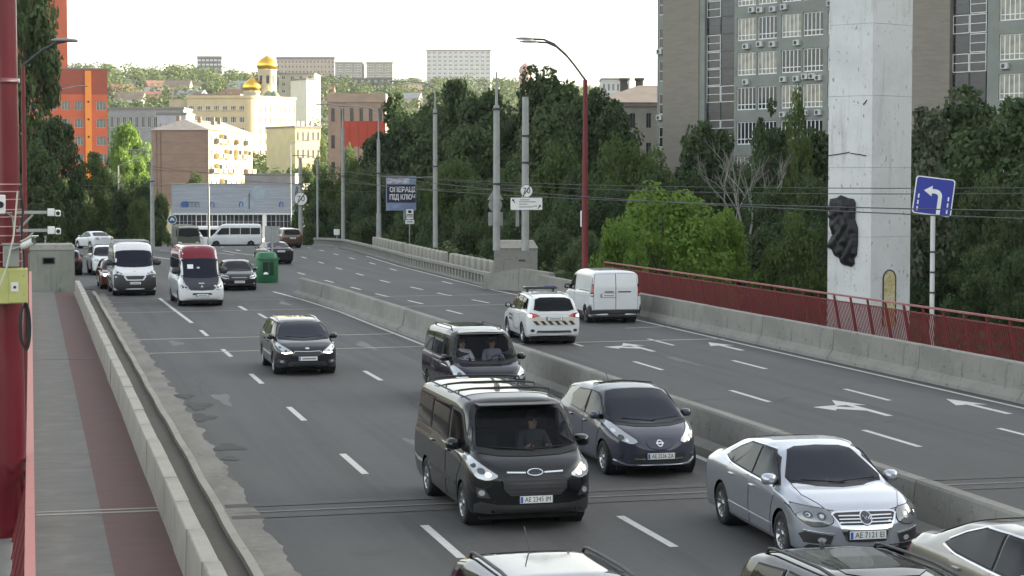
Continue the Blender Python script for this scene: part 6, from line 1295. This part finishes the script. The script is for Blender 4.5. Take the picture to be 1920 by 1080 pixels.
for z in (zz(268),zz(290),zz(314)): boxpart(t,'wall_joint',mat('joint_brown',(.13,.1,.08)),-W/2+.1,W/2-.1,-.012,-.001,z-.03,z+.03)
for x in (-W/2+1.2,-W/2+2.1): MB().tube((x,-.06,.2),(x,-.06,H_-.3),.05,n=6).build('drain_pipe',dark_steel,t)
# ---------------------------------------------------------------- cream building with a rounded corner
t,k,zz=bld('cream_building','cream apartment building with a rounded corner blazing in the evening sun','%s'and 410,560,0,4)
cream=wl('cream_wall',(.55,.45,.28),.06,.5); H_=zz(184); xl=(352-410)*k; xc=(462-410)*k
def mk_ops(x0,x1,n,ww): return [(x0+(x1-x0)*(i+.5)/n-ww/2,x0+(x1-x0)*(i+.5)/n+ww/2,H_-3.1*(r_+1)+.4-1.2,H_-3.1*(r_+1)+.4+.5) for r_ in range(8) for i in range(n)]
ops=mk_ops(xl,xc,7,1.5); facade(t,'front_wall',xc-xl,0,H_,ops,cream,xl,0,.2)
for o in ops: window(t,*o,.16,3,1,white_fr,pane,.1)
Rr=3.4; mb=MB(); cyl=[(xc+Rr*math.sin(a),Rr-Rr*math.cos(a)) for a in [R(a) for a in range(0,56,5)]]
mb.add([(x,y,0) for x,y in cyl]+[(x,y,H_) for x,y in cyl],[(i,i+1,len(cyl)+i+1,len(cyl)+i) for i in range(len(cyl)-1)],True); mb.build('corner_wall',cream,t)
P1=cyl[-1]; ra=R(52); L2=((545-410)*k-P1[0])/math.cos(ra)
ops=mk_ops(.3,L2,8,1.3); fo=facade(t,'sunlit_wall',L2,0,H_,ops,cream,0,0,.2); fo.location=(P1[0],P1[1],0); fo.rotation_euler=(0,0,ra)
for o in ops: window(fo,*o,.16,2,1,white_fr,pane,.1)
for a,z in ((0,0),): MB().box(xl,xc,-.25,-.001,H_-3.6,H_-3.3).build('cornice',cream,t)
e=(P1[0]+L2*math.cos(ra),P1[1]+L2*math.sin(ra)); ro=[(xl-.3,-.3),(xc,-.3)]+[(x+.2,y-.2) for x,y in cyl[1:]]+[(e[0]+.3,e[1])]+[(e[0]-4,e[1]+8),(xl-.3,14)]
MB().prism(ro,H_,H_+.7).build('parapet',cream,t); MB().box(xl+1,xc-2,3,10,H_+.701,zz(175)).build('roof_house',wl('roof_brown',(.2,.16,.12)),t); MB().box(xl-5.2,xl-.01,.6,12,0,H_-.4).build('stair_block',wl('tan_wall',(.42,.35,.24)),t); MB().box(xl-.009,xl+.0,0,13,0,H_).build('side_wall',cream,t)
# ---------------------------------------------------------------- other blocks
t,k,zz,W,H_=simple_block('cream_house','sunlit yellow house with chimneys right of the cream building',550,606,240,500,4,5,wl('yellow_wall',(.58,.5,.28),.08,.5),white_fr,pane,R(38),14,.42,.5,rm)
for i in range(5): boxpart(t,'chimney',sign_white,-W/2+.6+i*1.4,-W/2+1.1+i*1.4,2,2.5,H_+.5,H_+1.7)
simple_block('tan_building','tan office building with small windows above the red hoarding',616,722,192,430,4,6,wl('tan_office',(.27,.205,.16)),dark_fr,pane,0,14,.4,.5,wl('tan_roof',(.3,.24,.19)),None,None,1.9)
simple_block('grey_building','long low grey building behind the left trees',205,345,205,520,3,12,wl('grey_wall',(.26,.26,.27)),white_fr,pane,.0,14,.55,.4)
simple_block('pale_building','small pale building beside the grey one behind the left trees',296,350,215,470,3,5,wl('pale_wall',(.4,.42,.45)),white_fr,pane,.0,12,.3,.4)
t,k,zz,W,H_=simple_block('apartment_tower','grey apartment tower with balconies right of the golden domes',524,590,140,720,9,4,wl('tower_grey',(.33,.3,.24)),white_fr,pane,-.05,16,.4,.5)
for r_ in range(8): boxpart(t,'balcony',wl('tower_pale',(.5,.47,.4)),-1.5,2.2,-1.3,-.001,H_-3.3-r_*H_/9,H_-2.2-r_*H_/9)
simple_block('lit_side','sunlit right side of the grey apartment tower, brightness put into its colour',574,594,150,700,9,2,wl('lit_side_white',(.66,.62,.5),.05),white_fr,pane,R(40),10,.3,.4)  # tower's sunlit side built apart, its light put into a whiter wall
simple_block('tower_block','slim dark tower block alone on the left hilltop',372,417,110,1150,6,6,wl('tower_dark',(.14,.15,.18)),white_fr,mat('pane_white',(.62,.62,.6),.4),.0,16,.72,.42,None if 0 else deck_m,None,None,1.2,3,ybase=158)
simple_block('hospital_block','long brown residential block on the hilltop behind the domes',520,628,112,1230,3,16,wl('hosp_brown',(.4,.33,.27)),white_fr,pane,.0,14,.45,.5,wl('hosp_roof',(.16,.15,.16)),None,None,1.5,ybase=140)
for a,b,lab in ((629,680,'left of two grey slab blocks on the hill'),(688,737,'right of two grey slab blocks on the hill')):
    t,k,zz,W,H_=simple_block('slab_block',lab,a,b,119,1020,6,3,wl('slab_grey',(.36,.34,.31)),white_fr,pane_cur,.0,14,.62,.45,ybase=175)
simple_block('dark_building','dark glazed building in front of the two grey slab blocks',662,736,148,960,3,6,wl('dark_wall',(.11,.11,.13)),white_fr,pane_cur,.0,12,.4,.5,ybase=180)
simple_block('high_rise','sixteen storey pale high rise with dark balcony bands on the hill',800,920,96,1100,9,12,wl('rise_grey',(.58,.58,.58)),white_fr,pane_cur,.0,18,.6,.5,ybase=165)
simple_block('pale_building','pale block behind the dark trees left of the old grey house',1128,1180,150,620,6,6,wl('pale_far',(.45,.46,.47)),white_fr,pane,.0,14,.5,.45)
# old grey house with tall windows
t,k,zz,W,H_=simple_block('old_house','old grey house with tall dark windows and a hipped roof beside the institute','%s'and 1112,1290,200,246,2,6,wl('old_grey',(.27,.25,.22)),dark_fr,pane,.0,16,.32,.5,wl('old_cornice',(.2,.18,.16)),None,None,.5,2,ybase=310)
MB().add([(-W/2-.4,-.4,H_+.501),(W/2+.4,-.4,H_+.501),(W/2+.4,16.4,H_+.501),(-W/2-.4,16.4,H_+.501),(-W/2+6,6,H_+2.9),(W/2-3,6,H_+2.9),(W/2-3,10,H_+2.9),(-W/2+6,10,H_+2.9)],[(0,1,5,4),(1,2,6,5),(2,3,7,6),(3,0,4,7),(4,5,6,7),(0,3,2,1)]).build('hipped_roof',wl('old_roof',(.22,.19,.17)),t)
for x in (-W/2+4.2,-W/2+6.2): boxpart(t,'chimney',wl('chimney_dark',(.12,.1,.09)),x-.45,x+.45,7,8,H_+1.2,H_+3.6); boxpart(t,'chimney_cap',wl('chimney_dark',(.12,.1,.09)),x-.6,x+.6,6.8,8.2,H_+3.601,H_+3.9)
# ---------------------------------------------------------------- orange office building on the left
t,k,zz=bld('orange_building','orange red office building with a bright orange stripe behind the left trees','%s'and 203,380,R(15),-.5)
org=wl('orange_wall',(.5,.11,.05),.08,.4); brk=layered('red_brick',(.3,.07,.045),[((.6,.6,6),.45,.62,(.24,.055,.035),.7)],.9,.2,8); stripe_m=wl('stripe_orange',(.75,.26,.05),.05,.4)
Wd=26; H1=zz(131); Hb=zz(178); ops=[]; 
for r_ in range(6):
    z=Hb-1.3-r_*3.35
    for a,b in ((-2.1,-.25),(-6.2,-4.6),(-8.6,-7.0),(-11.5,-9.5),(-15,-12.5),(-19,-16.5)): ops.append((a,b,z-1.7,z))
facade(t,'wall',Wd,0,Hb,ops,org,-Wd,0,.2)
for o in ops: window(t,*o,.16,3,1,galv,panem('pane_grey',(.16,.17,.16),.2),.08)
MB().box(-Wd,0,0,.4,Hb+.002,H1).build('brick_band',brk,t); MB().box(-4.2,-3.0,-.25,-.001,2,H1-.3).build('orange_stripe',stripe_m,t)
for i in range(5): MB().lathe([(.22,-.27),(0,-.27)],12,(-3.6,0,Hb-1.4-i*3.35),'y').build('round_window',ink,t)
boxpart(t,'rear_mass',brk,-Wd,-.02,.45,14,0,H1-.05); boxpart(t,'roof',deck_m,-Wd,.1,-.1,14.1,H1,H1+.25); MB().box(-.019,.0,0,14,0,H1-.01).build('side_wall',org,t)
MB().box(-24,-7.2,4,14,H1+.251,H1+16).build('upper_block',wl('upper_red',(.42,.1,.05),.08,.4),t)
# red hoarding
t,k,zz=bld('red_hoarding','red hoarding panels showing between the trees below the tan building','%s'and 681,300,0,-.5)
for i in range(5): MB().box((-41+i*16.4)*k+.02,(-41+(i+1)*16.4)*k-.02,0,.12,zz(275),zz(227)).build('panel',mat('hoarding_red',(.4,.045,.02),.6,0,.08,.5),t)
for i in range(6): MB().box((-41+i*16.4)*k-.06,(-41+i*16.4)*k+.06,.125,.3,0,zz(228)).build('post',dark_steel,t)
# ---------------------------------------------------------------- church
gold=mat('gold_leaf',(.85,.52,.07),.28,1,.12,1.5); church_w=wl('church_white',(.68,.62,.5),.06,.4); green_cu=mat('copper_green',(.16,.22,.13),.5,.3,.15,1)
t,k,zz=bld('church','cream church with two golden onion domes above the cream building','%s'and 502,640,0,6); t['category']='church'
def onion(cx,cy,z0,r,h,m,name='dome'):
    prof=[(.86,0),(.98,.12),(1.03,.26),(1.0,.4),(.88,.55),(.66,.7),(.4,.82),(.18,.91),(.07,.96),(.03,1.0)]
    MB().lathe([(r*a,z0+h*b) for a,b in prof],24,(cx,cy,0),'z').build(name,m,t)
    c=MB(); zt=z0+h; c.tube((cx,cy,zt-.05),(cx,cy,zt+r*.75),.07,n=6); c.box(cx-r*.22,cx+r*.22,cy-.05,cy+.05,zt+r*.42,zt+r*.48); c.build('cross',gold,t)
def drum(cx,cy,z0,z1,r,name='drum'):
    MB().lathe([(r,z0),(r,z1-.5),(r*1.06,z1-.4),(r*1.06,z1)],24,(cx,cy,0),'z').build(name,church_w,t)
drum(0,0,0,zz(131),3.0,'bell_tower'); 
for i in range(8):
    a=2*PI*i/8+.2; x,y=3.0*math.cos(a),3.0*math.sin(a); o=MB().box(-.45,.45,-.12,.05,zz(158),zz(143)).build('bell_opening',ink,t,(x*1.0,y*1.0,0),a+PI/2)
onion(0,0,zz(131),3.25,zz(104)-zz(131),gold)
cx2=(476-502)*k; drum(cx2,-3,0,zz(172),2.7); onion(cx2,-3,zz(172),2.85,zz(146)-zz(172),gold); 
for px,r in ((509,1.9),(519,1.8)): xx=(px-502)*k; drum(xx,-6,0,zz(190),r*.9); onion(xx,-6,zz(190),r,zz(171)-zz(190),green_cu)
MB().box(-8,6,-4,10,0,zz(185)).build('nave',church_w,t)
t,k,zz=bld('pink_church','pink turret of a far church behind the dark trees','%s'and 986,900,0); t['category']='church'
pk=wl('pink_wall',(.5,.3,.26),.08); MB().lathe([(3.2,0),(3.2,zz(150)),(3.6,zz(146)),(2.4,zz(140))],10,(0,0,0),'z',0,False).build('turret',pk,t); MB().lathe([(2.6,zz(141)),(3.3,zz(134)),(2.8,zz(126)),(1.2,zz(121)),(.2,zz(118))],12,(0,0,0),'z').build('dome',pk,t)
# ---------------------------------------------------------------- houses on the hillside
rh=random.Random(21); roofs=[wl('tile_red',(.2,.1,.075)),wl('tile_grey',(.28,.28,.29)),wl('tile_brown',(.2,.15,.12))]; walls=[wl('h_white',(.6,.58,.52)),wl('h_cream',(.52,.45,.32)),wl('h_brick',(.33,.2,.15))]
spots=[(232,172),(280,182),(296,164),(330,168),(350,186),(448,168),(602,172),(770,168),(240,192),(612,155),(760,186),(440,184)]
for i,(x,y) in enumerate(spots):
    # the slope point seen at (x,y)
    dpt=460
    while dpt<1150:
        p=D(x,y,dpt)
        if p.z<float(terr(p.x,p.y))+4: break
        dpt+=8
    g=float(terr(p.x,p.y)); w_,d_,h_=rh.uniform(8,12),rh.uniform(6,8),rh.uniform(1.5,3)
    wm=rh.choice(walls); rm_=rh.choice(roofs); t=thing('hill_house','small %s roofed house on the far hillside, %s from the left'%(rm_.name.split('_')[1],ordw(1+sorted(spots).index((x,y)))),'house',(p.x,p.y,g-1),-YAW+rh.uniform(-.5,.5),'houses on the far hillside')
    MB().box(-w_/2,w_/2,0,d_,-2,h_+3).build('wall',wm,t)
    MB().add([(-w_/2-.4,-.4,h_+3),(w_/2+.4,-.4,h_+3),(w_/2+.4,d_+.4,h_+3),(-w_/2-.4,d_+.4,h_+3),(-w_/2-.4,d_/2,h_+5.8),(w_/2+.4,d_/2,h_+5.8)],[(0,1,5,4),(2,3,4,5),(1,2,5),(3,0,4),(0,3,2,1)]).build('roof',rm_,t)
    for j in range(3): MB().box(-w_/2+w_*(j+.5)/3-.7,-w_/2+w_*(j+.5)/3+.7,-.06,-.001,h_,h_+1.6).build('window',pane,t)
# ================================================================ vegetation
def leafmat(name,c0,c1,trans=.45,ns=1.0):
    m=bpy.data.materials.new(name); m.use_nodes=True; n=m.node_tree.nodes; l=m.node_tree.links; b=n['Principled BSDF']; b.inputs['Roughness'].default_value=.6; b.inputs['Specular IOR Level'].default_value=.25
    tc=n.new('ShaderNodeTexCoord'); nz=n.new('ShaderNodeTexNoise'); nz.inputs['Scale'].default_value=ns; nz.inputs['Detail'].default_value=3; l.new(tc.outputs['Object'],nz.inputs['Vector'])
    oi=n.new('ShaderNodeObjectInfo'); ad=n.new('ShaderNodeMath'); ad.operation='MULTIPLY_ADD'; ad.inputs[1].default_value=.35; l.new(oi.outputs['Random'],ad.inputs[0]); l.new(nz.outputs['Fac'],ad.inputs[2])
    rp=n.new('ShaderNodeValToRGB'); rp.color_ramp.elements[0].position=.45; rp.color_ramp.elements[1].position=.95; rp.color_ramp.elements[0].color=(*c0,1); rp.color_ramp.elements[1].color=(*c1,1); l.new(ad.outputs[0],rp.inputs[0]); l.new(rp.outputs[0],b.inputs['Base Color'])
    tr=n.new('ShaderNodeBsdfTranslucent'); l.new(rp.outputs[0],tr.inputs[0]); mx=n.new('ShaderNodeMixShader'); mx.inputs[0].default_value=trans; l.new(b.outputs[0],mx.inputs[1]); l.new(tr.outputs[0],mx.inputs[2]); l.new(mx.outputs[0],n['Material Output'].inputs[0]); return m
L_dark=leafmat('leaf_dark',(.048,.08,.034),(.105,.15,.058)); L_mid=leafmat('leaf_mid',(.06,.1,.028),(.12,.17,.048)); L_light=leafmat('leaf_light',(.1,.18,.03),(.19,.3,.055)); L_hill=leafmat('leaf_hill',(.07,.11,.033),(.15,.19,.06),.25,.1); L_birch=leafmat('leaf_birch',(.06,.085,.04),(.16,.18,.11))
bark=mat('bark',(.07,.058,.045),.95,0,.3,4,bump=.5); bark_pale=mat('bark_pale',(.26,.25,.22),.9,0,.2,4,bump=.3)
def leaves(rng,centers,radii,n,size,flat=.5):
    """n diamond leaves spread over clumps"""
    ci=rng.integers(0,len(centers),n); d=rng.normal(size=(n,3)); d/=np.linalg.norm(d,axis=1)[:,None]; rad=radii[ci]*rng.uniform(.35,1.0,n)**.6
    d2=d*np.array([1,1,.75]); p=centers[ci]+d2*rad[:,None]
    nrm=d*.8+rng.normal(size=(n,3))*.6+np.array([0,0,flat]); nrm/=np.linalg.norm(nrm,axis=1)[:,None]
    a=np.cross(nrm,rng.normal(size=(n,3))); a/=np.linalg.norm(a,axis=1)[:,None]; b=np.cross(nrm,a); s=size*rng.uniform(.6,1.3,n)[:,None]
    v=np.stack([p+a*s*.62,p+b*s*.4,p-a*s*.62,p-b*s*.4],1).reshape(-1,3); return v
def leafmesh(name,v):
    n=len(v)//4; me=bpy.data.meshes.new(name); me.vertices.add(len(v)); me.vertices.foreach_set('co',v.ravel()); me.loops.add(n*4); me.polygons.add(n); me.loops.foreach_set('vertex_index',np.arange(n*4)); me.polygons.foreach_set('loop_start',np.arange(n)*4); me.update(calc_edges=True); return me
def tree_unit(seed,kind='broad',n=9000,size=.34):
    """10 m tall unit tree: (trunk mesh, crown mesh)"""
    rng=np.random.default_rng(seed); C=[];Rd=[]
    if kind=='broad': nc=46; z0,z1,rx=2.4,9.2,3.3
    elif kind=='poplar': nc=40; z0,z1,rx=1.6,9.5,1.5
    elif kind=='bush': nc=44; z0,z1,rx=.7,8.9,4.6
    elif kind=='sparse': nc=30; z0,z1,rx=4.0,9.4,2.6
    for i in range(nc):
        u=(i+.5)/nc; z=z0+(z1-z0)*u; w_=(math.sin(PI*(u*.8+.16))**.7 if kind!='poplar' else math.sin(PI*(u*.86+.1))**.5); a=rng.uniform(0,2*PI); q=rng.uniform(.25,1)**.55; C.append((rx*w_*q*math.cos(a),rx*w_*q*math.sin(a),z+rng.normal()*.3)); Rd.append(rng.uniform(.75,1.35)*(.72 if kind in('poplar','sparse') else 1)*(1.25 if kind=='bush' else 1))
    C=np.array(C); Rd=np.array(Rd); v=leaves(rng,C,Rd,n,size)
    t=MB(); r0=.2 if kind!='bush' else .14; t.path([(0,0,-1.2),(.05,.03,1.5),(-.05,.1,3.5),(.1,0,6),(.05,.05,8.2)],r0,7,0,.05)
    for i in range(0,nc,4): c=C[i]; zz_=max(1.2,c[2]*.6); t.path([(0,.03,zz_),(c[0]*.5,c[1]*.5,zz_*.4+c[2]*.6),tuple(c)],.07,5,0,.02)
    return t.mesh('trunk'),leafmesh('crown',v)
UN={}
for kind,seeds,n,sz in (('broad',(1,2,3,4),9500,.3),('poplar',(5,6),6000,.27),('bush',(7,8,9),13000,.27),('sparse',(10,11),3200,.26)):
    UN[kind]=[tree_unit(s,kind,n,sz) for s in seeds]
MESH={}
def ORD(x,l): return ordw(sorted(l).index(x)+1)
def tree(label,x,ytop,dep,wpx,kind='broad',lm=L_dark,var=0,group=None,gz=None,name='tree',bm_=bark):
    P=D(x,340,dep); g=float(terr(P.x,P.y)) if gz is None else gz; h=zat(ytop,dep)-g; wd=wpx*dep/3700*(2.0 if kind=='broad' else 1.6 if kind=='poplar' else 1.3)
    tm,cm=UN[kind][var%len(UN[kind])]; key=(kind,var%len(UN[kind]),lm.name)
    if key not in MESH:
        c2=cm.copy(); c2.materials.append(lm); t2=tm.copy(); t2.materials.append(bm_); MESH[key]=(t2,c2)
    t2,c2=MESH[key]; wunit={'broad':8.4,'poplar':4.2,'bush':11.2,'sparse':6.6}[kind]
    t=thing(name,label,'tree' if name=='tree' else 'shrub',(P.x,P.y,g),rnd.uniform(0,6.28),group); sx=wd/wunit; t.scale=(sx,sx,h/10.1)
    ob('trunk',t2,None,t); ob('crown',c2,None,t); return t
# left side
tree('big dark tree reaching the top of the frame behind the left red mast',50,-45,150,92,'broad',L_dark,0)
tree('dark leafy tree in front of the orange building beside the mast',108,205,142,56,'broad',L_dark,1)
tree('dark leafy tree just left of the concrete hut cameras',72,270,128,60,'broad',L_dark,2)
tree('rounded tree below the orange building corner',168,285,205,48,'broad',L_mid,3)
tree('bright green tree between orange building and brown gable',243,222,300,52,'broad',L_light,0)
GB='dense low trees behind the far left kerb'
LB=[120,165,205,250,275,225,300,140,185,90,60,20,262]
for i,(x,yt,dp,w_) in enumerate([(120,320,215,95),(165,330,222,90),(205,305,232,95),(250,318,215,80),(275,325,208,60),(225,345,212,70),(300,352,214,40),(140,355,218,80),(185,360,216,80),(90,340,212,90),(60,360,206,80),(20,330,200,100),(262,365,205,60)]):
    tree('dense %s green tree behind the far left kerb, %s from the left'%('mid' if i%3==0 else 'dark',ORD(x,LB)),x,yt,dp,w_,'bush',L_dark if i%3 else L_mid,i,GB,-3.5)
tree('small round tree against the brown gable wall',368,316,345,44,'bush',L_mid,1,None,-3)
# centre: tall trees on the skyline
GC='tall dark trees forming the skyline behind the poles'
SK=[742,775,822,868,905,950,1000,1042,1070,1115,1150,1010,890,720,800]
for i,(x,yt,dp,w_,kd) in enumerate([(742,172,235,46,'poplar'),(775,195,226,90,'broad'),(822,185,222,80,'broad'),(868,150,215,82,'broad'),(905,158,205,90,'broad'),(950,215,198,80,'broad'),(1000,138,200,84,'broad'),(1042,128,196,70,'poplar'),(1070,170,190,80,'broad'),(1115,150,188,76,'broad'),(1150,200,182,80,'broad'),(1010,215,180,90,'broad'),(890,225,190,90,'broad'),(720,235,225,70,'broad'),(800,260,200,90,'broad')]):
    tree('tall dark skyline tree behind the grey poles, %s from the left'%ORD(x,SK),x,yt,dp,w_,kd,L_dark,i,GC,-3)
GM='lower trees behind the balustrade'
MB_=[575.33,612.3,655.285,690.3,600.36,650.35,705.35,740.32,778.33,850.285,900.32,955.3,990.33,1045.255,1095.29,1165.24,1220.262,1250.3,1140.33,1060.36,830.38,760.4,880.4,960.39,1030.41,690.4,640.405,590.41,800.43,1100.42]
for i,(x,yt,dp,w_,lm) in enumerate([(575,330,214,60,L_mid),(612,300,212,80,L_mid),(655,285,210,95,L_mid),(690,300,204,90,L_dark),(600,360,205,80,L_dark),(650,350,200,80,L_dark),(705,350,195,90,L_dark),(740,320,196,90,L_dark),(778,330,184,90,L_dark),(850,285,170,120,L_mid),(900,320,162,100,L_dark),(955,300,158,100,L_dark),(990,330,150,100,L_dark),(1045,255,165,120,L_mid),(1095,290,150,110,L_dark),(1165,240,158,130,L_mid),(1220,262,165,120,L_mid),(1250,300,150,120,L_dark),(1140,330,140,110,L_dark),(1060,360,138,100,L_dark),(830,380,160,100,L_dark),(760,400,172,90,L_dark),(880,400,150,100,L_dark),(960,390,142,110,L_dark),(1030,410,134,110,L_dark),(690,400,184,90,L_dark),(640,405,192,80,L_dark),(590,410,200,70,L_dark),(800,430,156,90,L_dark),(1100,420,128,110,L_dark)]):
    tree('bushy %s green tree below the skyline trees, %s from the left'%('mid' if lm is L_mid else 'dark',ordw(1+min(range(len(MB_)),key=lambda j:abs(sorted(MB_)[j]-x-yt*.001)))),x,yt,dp,w_,'bush',lm,i,GM,-5)
tree('mid green small tree in front of the tall trees left of the plinth poles',866,288,168,110,'bush',L_mid,2,None,-5)
# right bank
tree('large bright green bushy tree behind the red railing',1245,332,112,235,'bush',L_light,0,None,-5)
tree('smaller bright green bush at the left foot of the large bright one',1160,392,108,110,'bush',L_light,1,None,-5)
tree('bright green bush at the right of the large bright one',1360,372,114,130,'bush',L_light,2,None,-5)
tree('mid green bush left of the stele relief',1490,385,112,130,'bush',L_mid,1,None,-5)
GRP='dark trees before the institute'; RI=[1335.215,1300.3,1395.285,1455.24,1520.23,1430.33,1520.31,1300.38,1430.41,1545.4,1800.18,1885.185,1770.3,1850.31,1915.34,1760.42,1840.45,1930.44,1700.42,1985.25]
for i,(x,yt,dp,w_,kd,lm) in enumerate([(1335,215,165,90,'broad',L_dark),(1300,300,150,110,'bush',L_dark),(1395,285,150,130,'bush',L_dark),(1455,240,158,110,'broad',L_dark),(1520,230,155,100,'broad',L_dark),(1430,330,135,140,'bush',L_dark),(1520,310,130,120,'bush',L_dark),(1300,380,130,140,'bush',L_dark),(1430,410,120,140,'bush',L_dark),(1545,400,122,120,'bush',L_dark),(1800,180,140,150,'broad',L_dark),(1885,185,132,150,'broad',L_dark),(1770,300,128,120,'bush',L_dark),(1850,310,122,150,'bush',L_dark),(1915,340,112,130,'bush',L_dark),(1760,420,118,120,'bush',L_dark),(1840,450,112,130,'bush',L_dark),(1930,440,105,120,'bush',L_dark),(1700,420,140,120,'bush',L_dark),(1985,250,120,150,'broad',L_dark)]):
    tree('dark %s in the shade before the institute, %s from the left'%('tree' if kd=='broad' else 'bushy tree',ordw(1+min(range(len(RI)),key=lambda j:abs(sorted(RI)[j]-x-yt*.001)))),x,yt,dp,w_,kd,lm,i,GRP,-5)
tree('pale flowering tree right of the stele',1738,198,118,75,'poplar',L_birch,0,None,-5)
tree('thin leafy tree before the ribbon windows',1495,165,150,60,'sparse',L_mid,0,None,-5); tree('thin tree beside the bare tree before the institute',1440,200,152,80,'sparse',L_dark,1,None,-5)
# bare tree
P=D(1405,340,140); t=thing('bare_tree','pale bare tree with forked branches before the institute','tree',(P.x,P.y,-5)); rb=random.Random(5)
def branch(mb,p,d,L,r,lv):
    q=p+d*L*.5+Vector((rb.uniform(-.1,.1)*L,rb.uniform(-.1,.1)*L,.05*L)); e=p+d*L+Vector((rb.uniform(-.08,.08)*L,0,.08*L)); mb.path([p,q,e],r,5,0,r*.55)
    if lv:
        for _ in range(3 if lv>1 else 4):
            dd=(d+Vector((rb.uniform(-.75,.75),rb.uniform(-.6,.6),rb.uniform(.0,.5)))).normalized(); branch(mb,p.lerp(e,rb.uniform(.5,1)),dd,L*rb.uniform(.55,.75),r*.5,lv-1)
trk=MB(); trk.path([(0,0,-1),(-.2,0,3),(-.1,0,6)],.2,7,0,.14); trk.build('trunk',bark_pale,t); mb=MB()
for d in ((-.55,0,.85),(.15,.1,1),(-.2,.1,1),(.5,0,.8)): branch(mb,Vector((-.1,0,5.8)),Vector(d).normalized(),3.6,.1,3)
mb.build('branches',bark_pale,t)
# undergrowth along the right bank so no bare ground shows beneath the crowns
rng=np.random.default_rng(77); C=[];Rd=[]
for i in range(420):
    x=rng.uniform(29,75); y=rng.uniform(60,215)
    if x/y>.62 or x<29+.0*y: continue
    if 33<x<47 and 80<y<96: continue
    z=float(terr(x,y)); C.append((x,y,z+rng.uniform(.3,2.0))); Rd.append(rng.uniform(1.2,2.4))
v=leaves(rng,np.array(C),np.array(Rd),60000,.42); me=leafmesh('undergrowth',v); tag(ob('undergrowth',me,L_dark),'dark low undergrowth covering the bank below the trees','undergrowth',None,'stuff')
# wood on the far hill
C=[];Rd=[]
for i in range(3000):
    y=rng.uniform(470,1180); x=rng.uniform(-.18,.62)*y
    C.append((x,y,float(terr(x,y))+rng.uniform(2,5.5))); Rd.append(rng.uniform(3.2,6.5))
v=leaves(rng,np.array(C),np.array(Rd),360000,1.15,.8); me=leafmesh('hill_wood',v); tag(ob('hill_wood',me,L_hill),'wood of small rounded trees covering the far hillside','wood',None,'stuff')
# trees between the far houses
GF='trees in front of the far buildings'
for i,(x,yt,dp,w_) in enumerate([(230,255,330,70),(502,318,350,40),(525,312,352,50),(548,305,350,40),(575,300,340,40),(600,285,345,40),(488,326,350,30),(604,250,420,26),(700,255,290,50),(655,262,288,40),(720,240,292,40)]):
    tree('mid green tree before the far buildings, %s from the left'%ORD(x,[230,502,525,548,575,600,488,604,700,655,720]),x,yt,dp,w_,'bush',L_mid,i,GF,-3)
# ================================================================ thin evening haze
me=MB().box(-800,1150,-140,1620,-9,150).mesh('haze'); hz=bpy.data.objects.new('haze',me); scn.collection.objects.link(hz); hz['kind']='stuff'; hz['label']='thin pale evening haze over the whole view'; hz['category']='haze'
m=bpy.data.materials.new('haze_air'); m.use_nodes=True; n=m.node_tree.nodes; n.remove(n['Principled BSDF']); pv=n.new('ShaderNodeVolumePrincipled'); pv.inputs['Color'].default_value=(.92,.95,1,1); pv.inputs['Density'].default_value=.00006; pv.inputs['Anisotropy'].default_value=.2
m.node_tree.links.new(pv.outputs[0],n['Material Output'].inputs['Volume']); me.materials.append(m)
